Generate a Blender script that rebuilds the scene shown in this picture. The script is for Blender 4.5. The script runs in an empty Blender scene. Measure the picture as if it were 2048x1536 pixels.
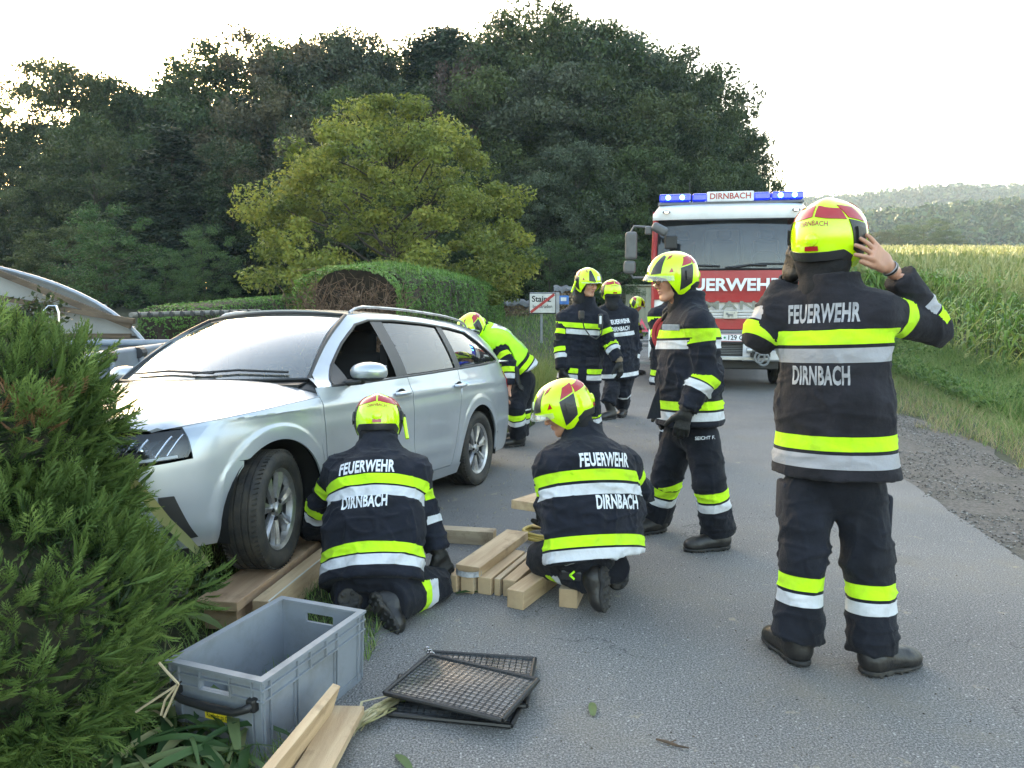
import bpy, bmesh, math, random
import numpy as np
from mathutils import Vector, Matrix, Euler
from mathutils.bvhtree import BVHTree
PI = math.pi
R = math.radians
scene = bpy.context.scene
COL = scene.collection

# ------------------------------------------------------------------ camera
CAMZ = 1.47
PITCH = R(6.3)
FPX = 1538.0
cam_data = bpy.data.cameras.new('camera')
cam_data.sensor_width = 36.0
cam_data.lens = FPX / 2048 * 36
cam_data.clip_start = 0.05
cam_data.clip_end = 6000
cam = bpy.data.objects.new('camera', cam_data)
cam.location = (0, 0, CAMZ)
cam.rotation_euler = (PI / 2 - PITCH, 0, 0)
COL.objects.link(cam)
scene.camera = cam

# ------------------------------------------------------------------ world, sun, exposure
SUN_AZ = R(-25)      # clockwise from +Y
SUN_EL = R(7.5)
world = bpy.data.worlds.new('World')
scene.world = world
world.use_nodes = True
wn = world.node_tree
wn.nodes.clear()
_out = wn.nodes.new('ShaderNodeOutputWorld')
_bg = wn.nodes.new('ShaderNodeBackground')
_sky = wn.nodes.new('ShaderNodeTexSky')
_sky.sky_type = 'NISHITA'
_sky.sun_disc = False
_sky.sun_elevation = SUN_EL
_sky.sun_rotation = SUN_AZ
_sky.air_density = 1.0
_sky.dust_density = 4.0
_sky.ozone_density = 0.4
_sky.altitude = 300
_bg.inputs['Strength'].default_value = 0.15
wn.links.new(_sky.outputs[0], _bg.inputs['Color'])
wn.links.new(_bg.outputs[0], _out.inputs['Surface'])

sun = bpy.data.lights.new('sun', 'SUN')
sun.energy = 2.0
sun.angle = R(0.5)
sun.color = (1.0, 0.86, 0.68)
sun_o = bpy.data.objects.new('sun', sun)
_sd = Vector((math.sin(SUN_AZ) * math.cos(SUN_EL), math.cos(SUN_AZ) * math.cos(SUN_EL), math.sin(SUN_EL)))
sun_o.rotation_euler = _sd.to_track_quat('Z', 'Y').to_euler()
COL.objects.link(sun_o)

scene.view_settings.view_transform = 'Standard'
scene.view_settings.look = 'None'
scene.view_settings.gamma = 1
scene.view_settings.use_curve_mapping = False
scene.view_settings.exposure = 3.3
scene.cycles.max_bounces = 8
scene.cycles.diffuse_bounces = 3
scene.cycles.glossy_bounces = 3
scene.cycles.transparent_max_bounces = 8
scene.cycles.volume_bounces = 0
scene.cycles.volume_step_rate = 4

# ------------------------------------------------------------------ pixel -> place
def ray(px, py):
    a = (px - 1024) / FPX
    b = (768 - py) / FPX
    return np.array((a, math.cos(PITCH) + b * math.sin(PITCH), -math.sin(PITCH) + b * math.cos(PITCH)))
def P(px, py, Y):
    r = ray(px, py)
    return np.array((0, 0, CAMZ)) + r * (Y / r[1])
def G(px, py, z=0.0):
    r = ray(px, py)
    return np.array((0, 0, CAMZ)) + r * ((z - CAMZ) / r[2])

# ------------------------------------------------------------------ naming
def tag(o, label=None, cat=None, group=None, kind=None):
    if label: o['label'] = label
    if cat: o['category'] = cat
    if group: o['group'] = group
    if kind: o['kind'] = kind
    return o
def thing(name, label, cat, loc=(0, 0, 0), rz=0, group=None, rot=None):
    o = bpy.data.objects.new(name, None)
    o.empty_display_size = 0.2
    o.location = loc
    o.rotation_euler = rot if rot is not None else (0, 0, rz)
    COL.objects.link(o)
    return tag(o, label, cat, group)
def put(o, parent):
    """parent a mesh built in world coordinates under a thing that stands elsewhere"""
    if parent is not None:
        o.parent = parent
        M = Matrix.Identity(4)
        q = parent; chain = []
        while q is not None:
            chain.append(q); q = q.parent
        for q in reversed(chain):
            M = M @ q.matrix_parent_inverse @ q.matrix_basis
        o.matrix_parent_inverse = M.inverted()
    return o
def children(o):
    return [c for c in bpy.data.objects if c.parent is o]
def copy_tree(o, parent=None, kids=None):
    if kids is None:
        kids = {}
        for c in bpy.data.objects:
            if c.parent is not None: kids.setdefault(c.parent, []).append(c)
    c = o.copy(); COL.objects.link(c)
    if parent is not None: c.parent = parent
    for ch in kids.get(o, ()): copy_tree(ch, c, kids)
    return c

# ------------------------------------------------------------------ noise in numpy
def _h(ix, iy, iz, s):
    n = (ix * 374761393 + iy * 668265263 + iz * 2147483647 + s * 974634777) & 0xFFFFFFFF
    n = ((n ^ (n >> 13)) * 1274126177) & 0xFFFFFFFF
    n = (n ^ (n >> 16)) & 0xFFFFFF
    return n / float(0xFFFFFF)
def vnoise(p, seed=0):
    p = np.asarray(p, float)
    i = np.floor(p).astype(np.int64); f = p - i
    f = f * f * (3 - 2 * f)
    x, y, z = i[:, 0], i[:, 1], i[:, 2]
    fx, fy, fz = f[:, 0], f[:, 1], f[:, 2]
    def L(a, b, t): return a + (b - a) * t
    c = lambda dx, dy, dz: _h(x + dx, y + dy, z + dz, seed)
    return L(L(L(c(0,0,0), c(1,0,0), fx), L(c(0,1,0), c(1,1,0), fx), fy),
             L(L(c(0,0,1), c(1,0,1), fx), L(c(0,1,1), c(1,1,1), fx), fy), fz) * 2 - 1
def fbm(p, seed=0, oct=3):
    a, s, t = 1.0, 0.0, 0.0
    p = np.asarray(p, float)
    for k in range(oct):
        s = s + a * vnoise(p, seed + k); t += a
        p = p * 2.03; a *= .5
    return s / t

# ------------------------------------------------------------------ materials
def _lin(c):
    return tuple(c) + ((1.0,) if len(c) == 3 else ())
MATS = {}
def pm(name, col, rough=.6, metal=0.0, var=.12, scale=6.0, bump=0.0, bscale=60.0, coat=0.0, spec=.5,
       emis=None, estr=0.0, trans=0.0, sss=0.0, col2=None, thr=None, stretch=None, alpha=1.0, dirt=None, ior=None, objinfo=0.0):
    if name in MATS: return MATS[name]
    m = bpy.data.materials.new(name); m.use_nodes = True
    nt = m.node_tree; N = nt.nodes; Lk = nt.links
    b = N['Principled BSDF']
    b.inputs['Roughness'].default_value = rough
    b.inputs['Metallic'].default_value = metal
    b.inputs['Specular IOR Level'].default_value = spec
    b.inputs['Coat Weight'].default_value = coat
    b.inputs['Coat Roughness'].default_value = .04
    b.inputs['Transmission Weight'].default_value = trans
    b.inputs['Alpha'].default_value = alpha
    if ior: b.inputs['IOR'].default_value = ior
    if sss:
        b.inputs['Subsurface Weight'].default_value = sss
        b.inputs['Subsurface Radius'].default_value = (.012, .005, .003)
        b.inputs['Subsurface Scale'].default_value = 1.0
    tc = N.new('ShaderNodeTexCoord'); mp = N.new('ShaderNodeMapping')
    Lk.new(tc.outputs['Object'], mp.inputs[0])
    if stretch: mp.inputs['Scale'].default_value = stretch
    ns = N.new('ShaderNodeTexNoise'); ns.inputs['Scale'].default_value = scale; ns.inputs['Detail'].default_value = 5
    Lk.new(mp.outputs[0], ns.inputs['Vector'])
    rp = N.new('ShaderNodeValToRGB')
    c2 = col2 if col2 is not None else tuple(min(1, c * (1 + var)) for c in col)
    c1 = tuple(c * (1 - var) for c in col) if col2 is None else col
    lo, hi = thr if thr else (.35, .65)
    rp.color_ramp.elements[0].position = lo; rp.color_ramp.elements[0].color = _lin(c1)
    rp.color_ramp.elements[1].position = hi; rp.color_ramp.elements[1].color = _lin(c2)
    Lk.new(ns.outputs['Fac'], rp.inputs[0])
    csock = rp.outputs[0]
    if objinfo:
        oi = N.new('ShaderNodeObjectInfo'); hs = N.new('ShaderNodeHueSaturation')
        mr = N.new('ShaderNodeMapRange'); mr.inputs['To Min'].default_value = 1 - objinfo; mr.inputs['To Max'].default_value = 1 + objinfo
        Lk.new(oi.outputs['Random'], mr.inputs[0]); Lk.new(mr.outputs[0], hs.inputs['Value']); Lk.new(csock, hs.inputs['Color'])
        csock = hs.outputs[0]
    if dirt:
        dc, dscale, dlo, dhi, damt = dirt
        n2 = N.new('ShaderNodeTexNoise'); n2.inputs['Scale'].default_value = dscale; n2.inputs['Detail'].default_value = 8
        n2.inputs['Roughness'].default_value = .65
        Lk.new(tc.outputs['Object'], n2.inputs['Vector'])
        mr = N.new('ShaderNodeMapRange'); mr.inputs['From Min'].default_value = dlo; mr.inputs['From Max'].default_value = dhi
        mr.inputs['To Max'].default_value = damt
        Lk.new(n2.outputs['Fac'], mr.inputs[0])
        mx = N.new('ShaderNodeMix'); mx.data_type = 'RGBA'
        Lk.new(mr.outputs[0], mx.inputs['Factor']); Lk.new(csock, mx.inputs['A']); mx.inputs['B'].default_value = _lin(dc)
        csock = mx.outputs['Result']
        rm = N.new('ShaderNodeMapRange'); rm.inputs['To Min'].default_value = rough; rm.inputs['To Max'].default_value = .9
        Lk.new(mr.outputs[0], rm.inputs[0]); Lk.new(rm.outputs[0], b.inputs['Roughness'])
    Lk.new(csock, b.inputs['Base Color'])
    if bump:
        nb = N.new('ShaderNodeTexNoise'); nb.inputs['Scale'].default_value = bscale; nb.inputs['Detail'].default_value = 4
        Lk.new(mp.outputs[0], nb.inputs['Vector'])
        bp = N.new('ShaderNodeBump'); bp.inputs['Strength'].default_value = min(1, bump); bp.inputs['Distance'].default_value = .01
        Lk.new(nb.outputs['Fac'], bp.inputs['Height']); Lk.new(bp.outputs[0], b.inputs['Normal'])
    if emis:
        b.inputs['Emission Color'].default_value = _lin(emis); b.inputs['Emission Strength'].default_value = estr
    MATS[name] = m
    return m

def glass_mat(name, tint, refl=1.0, rough=.0, film=0.0, filmc=(.5, .5, .48)):
    m = bpy.data.materials.new(name); m.use_nodes = True; nt = m.node_tree; N = nt.nodes; Lk = nt.links; N.remove(N['Principled BSDF'])
    tr = N.new('ShaderNodeBsdfTransparent'); tr.inputs[0].default_value = _lin(tint)
    gl = N.new('ShaderNodeBsdfGlossy'); gl.inputs['Roughness'].default_value = rough; gl.inputs['Color'].default_value = (1, 1, 1, 1)
    fr = N.new('ShaderNodeFresnel'); fr.inputs[0].default_value = 1.52
    mu = N.new('ShaderNodeMath'); mu.operation = 'MULTIPLY'; mu.inputs[1].default_value = refl; mu.use_clamp = True
    mx = N.new('ShaderNodeMixShader'); Lk.new(fr.outputs[0], mu.inputs[0]); Lk.new(mu.outputs[0], mx.inputs[0]); Lk.new(tr.outputs[0], mx.inputs[1]); Lk.new(gl.outputs[0], mx.inputs[2])
    last = mx.outputs[0]
    if film:
        df = N.new('ShaderNodeBsdfDiffuse'); df.inputs[0].default_value = _lin(filmc); m2 = N.new('ShaderNodeMixShader')
        tc = N.new('ShaderNodeTexCoord'); ns = N.new('ShaderNodeTexNoise'); ns.inputs['Scale'].default_value = 5; ns.inputs['Detail'].default_value = 8
        mr = N.new('ShaderNodeMapRange'); mr.inputs['From Min'].default_value = .35; mr.inputs['From Max'].default_value = .75; mr.inputs['To Min'].default_value = film * .6; mr.inputs['To Max'].default_value = film * 1.5
        Lk.new(tc.outputs['Object'], ns.inputs['Vector']); Lk.new(ns.outputs[0], mr.inputs[0]); Lk.new(mr.outputs[0], m2.inputs[0]); Lk.new(last, m2.inputs[1]); Lk.new(df.outputs[0], m2.inputs[2]); last = m2.outputs[0]
    Lk.new(last, N['Material Output'].inputs['Surface']); return m

# ------------------------------------------------------------------ mesh from arrays
def mesh_np(name, V, F, mats=None, parent=None, smooth=True, midx=None, world=True, link=True, attrs=None):
    """V (n,3); F (m,k) int array or list of tuples"""
    me = bpy.data.meshes.new(name)
    V = np.asarray(V, np.float32)
    if isinstance(F, np.ndarray):
        k = F.shape[1]; m = F.shape[0]
        me.vertices.add(len(V)); me.vertices.foreach_set('co', V.ravel())
        me.loops.add(m * k); me.loops.foreach_set('vertex_index', F.astype(np.int32).ravel())
        me.polygons.add(m)
        me.polygons.foreach_set('loop_start', np.arange(0, m * k, k, dtype=np.int32))
        me.polygons.foreach_set('loop_total', np.full(m, k, np.int32))
    else:
        me.from_pydata([tuple(map(float, v)) for v in V], [], [tuple(map(int, f)) for f in F])
    if mats is not None:
        for q in (mats if isinstance(mats, (list, tuple)) else [mats]): me.materials.append(q)
    if midx is not None: me.polygons.foreach_set('material_index', np.asarray(midx, np.int32))
    me.polygons.foreach_set('use_smooth', np.full(len(me.polygons), bool(smooth)))
    if attrs:
        for an, av in attrs.items():
            a = me.attributes.new(an, 'FLOAT', 'POINT'); a.data.foreach_set('value', np.asarray(av, np.float32))
    me.update(calc_edges=True)
    me.validate()
    o = bpy.data.objects.new(name, me)
    if link: COL.objects.link(o)
    if parent is not None:
        if world: put(o, parent)
        else: o.parent = parent
    return o

class MB:
    """collects shapes and links them as one mesh object"""
    def __init__(s): s.V = []; s.F = []; s.M = []; s.n = 0
    def add(s, V, F, mi=0):
        V = np.asarray(V, float).reshape(-1, 3)
        s.V.append(V)
        for f in F: s.F.append(tuple(int(i) + s.n for i in f)); s.M.append(mi)
        s.n += len(V); return s
    def box(s, c, size, rot=None, bev=0.0, mi=0, taper=1.0):
        x, y, z = [q / 2 for q in size]
        b = min(bev, x * .9, y * .9, z * .9)
        if b <= 0:
            V = np.array([(i * x * (taper if k > 0 else 1), j * y * (taper if k > 0 else 1), k * z) for k in (-1, 1) for j in (-1, 1) for i in (-1, 1)])
            F = [(0, 2, 3, 1), (4, 5, 7, 6), (0, 1, 5, 4), (2, 6, 7, 3), (0, 4, 6, 2), (1, 3, 7, 5)]
        else:
            bm = bmesh.new(); bmesh.ops.create_cube(bm, size=1)
            for v in bm.verts: v.co = Vector((v.co.x * 2 * x, v.co.y * 2 * y, v.co.z * 2 * z))
            bmesh.ops.bevel(bm, geom=bm.edges[:], offset=b, segments=2, profile=.5, affect='EDGES')
            V = np.array([v.co[:] for v in bm.verts]); bm.verts.index_update()
            F = [[v.index for v in f.verts] for f in bm.faces]; bm.free()
        if rot is not None: V = V @ np.array(rot).T
        return s.add(V + np.asarray(c, float), F, mi)
    def cyl(s, a, b, r0, r1=None, n=16, mi=0, caps=True):
        r1 = r0 if r1 is None else r1
        a = np.asarray(a, float); b = np.asarray(b, float)
        d = b - a; L = np.linalg.norm(d); d = d / max(L, 1e-9)
        u = np.cross(d, (0, 0, 1.0)) if abs(d[2]) < .9 else np.cross(d, (1.0, 0, 0))
        u /= np.linalg.norm(u); w = np.cross(d, u)
        t = np.arange(n) * 2 * PI / n
        ring = np.outer(np.cos(t), u) + np.outer(np.sin(t), w)
        V = np.vstack([a + ring * r0, b + ring * r1])
        F = [(i, (i + 1) % n, n + (i + 1) % n, n + i) for i in range(n)]
        if caps: F += [tuple(range(n - 1, -1, -1)), tuple(range(n, 2 * n))]
        return s.add(V, F, mi)
    def tube(s, pts, r, n=8, mi=0, closed=False):
        pts = np.asarray(pts, float); m = len(pts)
        rr = np.broadcast_to(np.asarray(r, float), (m,))
        T = np.gradient(pts, axis=0)
        if closed: T = np.roll(pts, -1, 0) - np.roll(pts, 1, 0)
        T /= np.linalg.norm(T, axis=1)[:, None] + 1e-12
        u = np.cross(T[0], (0, 0, 1.0));
        if np.linalg.norm(u) < .1: u = np.cross(T[0], (1.0, 0, 0))
        t = np.arange(n) * 2 * PI / n; V = []
        for i in range(m):
            u = u - T[i] * np.dot(u, T[i]); u /= np.linalg.norm(u) + 1e-12
            w = np.cross(T[i], u)
            V.append(pts[i] + (np.outer(np.cos(t), u) + np.outer(np.sin(t), w)) * rr[i])
        V = np.vstack(V); F = []
        for i in range(m if closed else m - 1):
            j = (i + 1) % m
            for k in range(n): F.append((i * n + k, i * n + (k + 1) % n, j * n + (k + 1) % n, j * n + k))
        if not closed: F += [tuple(range(n - 1, -1, -1)), tuple(range((m - 1) * n, m * n))]
        return s.add(V, F, mi)
    def grid(s, A, mi=0, flip=False):
        A = np.asarray(A, float); h, w = A.shape[:2]; F = []
        for i in range(h - 1):
            for j in range(w - 1):
                f = (i * w + j, i * w + j + 1, (i + 1) * w + j + 1, (i + 1) * w + j)
                F.append(f[::-1] if flip else f)
        return s.add(A.reshape(-1, 3), F, mi)
    def poly(s, pts, mi=0): return s.add(pts, [tuple(range(len(pts)))], mi)
    def prism(s, pts, d, mi=0):
        """outline pts (n,3) pushed along vector d"""
        pts = np.asarray(pts, float); n = len(pts)
        V = np.vstack([pts, pts + np.asarray(d, float)])
        F = [tuple(range(n - 1, -1, -1)), tuple(range(n, 2 * n))] + [(i, (i + 1) % n, n + (i + 1) % n, n + i) for i in range(n)]
        return s.add(V, F, mi)
    def lathe(s, prof, c, axis, n=32, mi=0, up=None):
        """prof: (r, h) pairs, h along axis"""
        a = np.asarray(axis, float); a /= np.linalg.norm(a)
        u = np.cross(a, (0, 0, 1.0))
        if np.linalg.norm(u) < .1: u = np.cross(a, (1.0, 0, 0))
        u /= np.linalg.norm(u); w = np.cross(a, u)
        t = np.arange(n) * 2 * PI / n; V = []
        for r, h in prof: V.append(np.asarray(c, float) + a * h + (np.outer(np.cos(t), u) + np.outer(np.sin(t), w)) * r)
        V = np.vstack(V); m = len(prof)
        F = [(i * n + k, i * n + (k + 1) % n, (i + 1) * n + (k + 1) % n, (i + 1) * n + k) for i in range(m - 1) for k in range(n)]
        return s.add(V, F, mi)
    def build(s, name, mats, parent=None, smooth=False, world=True, link=True, fix=True):
        V = np.vstack(s.V) if s.V else np.zeros((0, 3))
        o = mesh_np(name, V, s.F, mats, None, smooth, s.M, link=link)
        if fix and len(s.F) < 60000:
            bm = bmesh.new(); bm.from_mesh(o.data)
            bmesh.ops.recalc_face_normals(bm, faces=bm.faces[:]); bm.to_mesh(o.data); bm.free()
        if smooth:
            try: o.data.set_sharp_from_angle(angle=R(38))
            except Exception: pass
        if parent is not None:
            if world: put(o, parent)
            else: o.parent = parent
        return o

def rotz(a): c, s_ = math.cos(a), math.sin(a); return np.array(((c, -s_, 0), (s_, c, 0), (0, 0, 1.0)))
def unit(v): v = np.asarray(v, float); return v / (np.linalg.norm(v) + 1e-12)

# ------------------------------------------------------------------ text mesh (flat, x right, y up), cut fine so that it can be wrapped
def text_tri(s, size=1.0, bold=0.0, sx=1.0, cut=None, extrude=0.0, align='CENTER', spacing=1.0):
    cu = bpy.data.curves.new('t', 'FONT'); cu.body = s; cu.size = size; cu.offset = bold * size
    cu.align_x = align; cu.align_y = 'CENTER'; cu.resolution_u = 3; cu.extrude = extrude; cu.space_character = spacing
    o = bpy.data.objects.new('t', cu); COL.objects.link(o)
    dg = bpy.context.evaluated_depsgraph_get(); dg.update()
    me = bpy.data.meshes.new_from_object(o.evaluated_get(dg))
    bm = bmesh.new(); bm.from_mesh(me)
    for v in bm.verts: v.co.x *= sx
    if cut:
        for ax in (0, 1):
            cs = [v.co[ax] for v in bm.verts]
            if not cs: continue
            a, b = min(cs), max(cs); k = math.floor(a / cut) + 1
            while k * cut < b:
                no = [0, 0, 0]; no[ax] = 1; co = [0, 0, 0]; co[ax] = k * cut
                bmesh.ops.bisect_plane(bm, geom=bm.verts[:] + bm.edges[:] + bm.faces[:], plane_co=co, plane_no=no)
                k += 1
    bmesh.ops.triangulate(bm, faces=bm.faces[:])
    bm.verts.index_update()
    V = np.array([v.co[:] for v in bm.verts]).reshape(-1, 3); F = [[v.index for v in f.verts] for f in bm.faces]
    bm.free(); COL.objects.unlink(o); bpy.data.objects.remove(o); bpy.data.curves.remove(cu); bpy.data.meshes.remove(me)
    return V, F
def text_on(s, c, right, up, size, mat_, parent, name='lettering', bold=.02, sx=1.0, off=.003, width=None, depth=0.0, spacing=1.0, world=True):
    V, F = text_tri(s, size, bold, sx, extrude=depth, spacing=spacing)
    if width: V[:, 0] *= width / (V[:, 0].max() - V[:, 0].min())
    r = unit(right); u = unit(up); n = np.cross(r, u)
    W = np.asarray(c) + np.outer(V[:, 0], r) + np.outer(V[:, 1], u) + np.outer(V[:, 2] + off, n)
    return mesh_np(name, W, F, mat_, parent, False, world=world)

# ------------------------------------------------------------------ signed distance modelling
def smin(a, b, k):
    h = np.clip(.5 + .5 * (b - a) / k, 0, 1)
    return b + (a - b) * h - k * h * (1 - h)
def smax(a, b, k): return -smin(-a, -b, k)
def cap(Pn, a, b, ra, rb=None, lat=None, flat=1.0, flatb=None):
    """tapered capsule; across the direction lat it is flat times wider"""
    rb = ra if rb is None else rb
    a = np.asarray(a, float); b = np.asarray(b, float); ab = b - a
    t = np.clip(((Pn - a) @ ab) / max(ab @ ab, 1e-9), 0, 1)
    q = Pn - (a + t[:, None] * ab)
    r = ra + (rb - ra) * t
    if lat is None: return np.linalg.norm(q, axis=1) - r
    l = unit(lat); ql = q @ l
    rem = q - ql[:, None] * l
    fl = flat + ((flatb if flatb is not None else flat) - flat) * t
    d = np.sqrt((ql / fl) ** 2 + (rem ** 2).sum(1))
    return (d - r) * np.minimum(1, 1)
def ell(Pn, c, r, M=None):
    q = Pn - np.asarray(c, float)
    if M is not None: q = q @ M          # columns of M = local axes
    r = np.asarray(r, float)
    k0 = np.linalg.norm(q / r, axis=1); k1 = np.linalg.norm(q / (r * r), axis=1) + 1e-9
    return k0 * (k0 - 1) / k1
def rbox(Pn, c, half, M=None, rad=.01):
    q = Pn - np.asarray(c, float)
    if M is not None: q = q @ M
    q = np.abs(q) - (np.asarray(half, float) - rad)
    return np.linalg.norm(np.maximum(q, 0), axis=1) + np.minimum(q.max(1), 0) - rad
def sdf_mesh(fn, lo, hi, h):
    lo = np.asarray(lo, float) - 2 * h; hi = np.asarray(hi, float) + 2 * h
    B = 6
    nb = np.maximum(1, np.ceil((hi - lo) / (h * B)).astype(int)); n = nb * B
    gx, gy, gz = [np.arange(k) for k in nb]
    bc = np.stack(np.meshgrid(gx, gy, gz, indexing='ij'), -1).reshape(-1, 3)
    cen = lo + (bc * B + (B - 1) / 2) * h
    dc = fn(cen)
    D = np.repeat(np.repeat(np.repeat(dc.reshape(nb), B, 0), B, 1), B, 2).astype(np.float32)
    act = np.abs(dc) < h * B * 1.25 + .01
    off = np.stack(np.meshgrid(*[np.arange(B)] * 3, indexing='ij'), -1).reshape(-1, 3)
    ab = bc[act]
    if len(ab) == 0: return np.zeros((0, 3)), np.zeros((0, 4), int)
    idx = (ab[:, None, :] * B + off[None]).reshape(-1, 3)
    D[idx[:, 0], idx[:, 1], idx[:, 2]] = fn(lo + idx * h)
    S = D < 0
    cs = sum(S[i:n[0]-1+i, j:n[1]-1+j, k:n[2]-1+k].astype(np.int8) for i in (0,1) for j in (0,1) for k in (0,1))
    cells = np.argwhere((cs > 0) & (cs < 8))
    ci = -np.ones(tuple(n - 1), np.int64); ci[cells[:, 0], cells[:, 1], cells[:, 2]] = np.arange(len(cells))
    acc = np.zeros((len(cells), 3)); cnt = np.zeros(len(cells))
    cor = [(i, j, k) for i in (0, 1) for j in (0, 1) for k in (0, 1)]
    g = lambda c: D[cells[:, 0] + c[0], cells[:, 1] + c[1], cells[:, 2] + c[2]]
    vals = {c: g(c) for c in cor}
    for c in cor:
        for ax in range(3):
            if c[ax]: continue
            e = list(c); e[ax] = 1; e = tuple(e)
            a, b = vals[c], vals[e]; m = (a < 0) != (b < 0)
            t = np.where(m, a / np.where(m, a - b, 1), 0)
            p = np.tile(np.array(c, float), (len(cells), 1)); p[:, ax] += t
            acc[m] += p[m]; cnt[m] += 1
    V = lo + (cells + acc / cnt[:, None]) * h
    Q = []
    for ax in range(3):
        u, w = (ax + 1) % 3, (ax + 2) % 3
        sl0 = [slice(None)] * 3; sl1 = [slice(None)] * 3
        sl0[ax] = slice(0, n[ax] - 1); sl1[ax] = slice(1, n[ax])
        m = S[tuple(sl0)] != S[tuple(sl1)]
        e = np.argwhere(m); e = e[(e[:, u] > 0) & (e[:, w] > 0) & (e[:, u] < n[u] - 1) & (e[:, w] < n[w] - 1)]
        if len(e) == 0: continue
        eu = np.eye(3, dtype=int)[u]; ew = np.eye(3, dtype=int)[w]
        q = np.stack([ci[tuple((e - eu * a - ew * b).T)] for a, b in ((0, 0), (1, 0), (1, 1), (0, 1))], 1)
        ins = S[e[:, 0], e[:, 1], e[:, 2]]
        q[~ins] = q[~ins][:, ::-1]
        Q.append(q[(q >= 0).all(1)])
    return V, np.vstack(Q)
def vnormals(V, F):
    n = np.cross(V[F[:, 2]] - V[F[:, 0]], V[F[:, 3]] - V[F[:, 1]])
    N = np.zeros_like(V)
    for k in range(4): np.add.at(N, F[:, k], n)
    return N / (np.linalg.norm(N, axis=1)[:, None] + 1e-12)

# ================================================================== SETTING
rng = np.random.default_rng(7)
def leaf_mat(name, cols, rough=.55, transl=.35, vary=0.0, spec=.35):
    if name in MATS: return MATS[name]
    m = bpy.data.materials.new(name); m.use_nodes = True
    nt = m.node_tree; N = nt.nodes; Lk = nt.links
    b = N['Principled BSDF']; b.inputs['Roughness'].default_value = rough; b.inputs['Specular IOR Level'].default_value = spec
    at = N.new('ShaderNodeAttribute'); at.attribute_name = 'rnd'
    rp = N.new('ShaderNodeValToRGB'); e = rp.color_ramp.elements
    e[0].position = 0; e[0].color = _lin(cols[0]); e[1].position = 1; e[1].color = _lin(cols[-1])
    for i, c in enumerate(cols[1:-1]):
        q = e.new((i + 1) / (len(cols) - 1)); q.color = _lin(c)
    Lk.new(at.outputs['Fac'], rp.inputs[0]); cs = rp.outputs[0]
    if vary:
        oi = N.new('ShaderNodeObjectInfo'); hs = N.new('ShaderNodeHueSaturation')
        mr = N.new('ShaderNodeMapRange'); mr.inputs['To Min'].default_value = 1 - vary; mr.inputs['To Max'].default_value = 1 + vary
        Lk.new(oi.outputs['Random'], mr.inputs[0]); Lk.new(mr.outputs[0], hs.inputs['Value']); Lk.new(cs, hs.inputs['Color'])
        mh = N.new('ShaderNodeMapRange'); mh.inputs['To Min'].default_value = .48; mh.inputs['To Max'].default_value = .515
        ml = N.new('ShaderNodeMath'); ml.operation = 'FRACT'; mm = N.new('ShaderNodeMath'); mm.operation = 'MULTIPLY'; mm.inputs[1].default_value = 7.31
        Lk.new(oi.outputs['Random'], mm.inputs[0]); Lk.new(mm.outputs[0], ml.inputs[0]); Lk.new(ml.outputs[0], mh.inputs[0]); Lk.new(mh.outputs[0], hs.inputs['Hue'])
        cs = hs.outputs[0]
    Lk.new(cs, b.inputs['Base Color'])
    tr = N.new('ShaderNodeBsdfTranslucent'); mx = N.new('ShaderNodeMixShader'); mx.inputs[0].default_value = transl
    Lk.new(cs, tr.inputs['Color']); Lk.new(b.outputs[0], mx.inputs[1]); Lk.new(tr.outputs[0], mx.inputs[2])
    Lk.new(mx.outputs[0], N['Material Output'].inputs['Surface'])
    MATS[name] = m
    return m

RL = np.array([(-6, -1.5), (-2, -1.2), (2, -.88), (2.5, -.84), (3.1, -.72), (3.5, -.71), (3.9, -.95), (4.6, -1.35), (5.6, -1.2), (6.6, -.7), (8, -.02), (11, .75), (14, 1.55), (18, 2.5), (24, 3.75), (32, 5.6), (45, 8.0), (70, 11)])
RR = np.array([(-6, 2.6), (2, 2.75), (4.2, 2.92), (5.75, 3.15), (8, 3.5), (12, 4.6), (16, 5.8), (24, 8.2), (32, 10), (45, 12.3), (70, 15.3)])
GR = np.array([(-6, 3.5), (2, 3.75), (4.2, 4.0), (6.35, 4.3), (8.9, 4.75), (12, 5.5), (16, 6.5), (24, 8.7), (32, 10.5), (45, 12.8), (70, 15.8)])
def roadL(y): return np.interp(y, RL[:, 0], RL[:, 1])
def roadR(y): return np.interp(y, RR[:, 0], RR[:, 1])
def gravR(y): return np.interp(y, GR[:, 0], GR[:, 1])
def terr(x, y):
    x = np.asarray(x, float); y = np.asarray(y, float)
    z = np.full(np.broadcast(x, y).shape, -.02)
    sm = lambda t: np.clip(t, 0, 1) ** 2 * (3 - 2 * np.clip(t, 0, 1))
    right = sm((x - 3 - .15 * y) / 6)
    z = z + right * np.clip((y - 15) * .075, 0, 9) * sm((y - 15) / 10)
    z = z - .25 * sm((x - gravR(y) - .8) / 1.0) * (1 - sm((x - gravR(y) - 2.2) / 1.2)) * sm((20 - y) / 6)
    left = sm((-x + roadL(y) - .3) / 2.0)
    z = z + left * (.05 + .035 * np.clip(y - 8, 0, 40)) * sm((y - 6) / 6)
    z = z + .02 * np.sin(x * 1.7 + y * .6) * left
    return z
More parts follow.
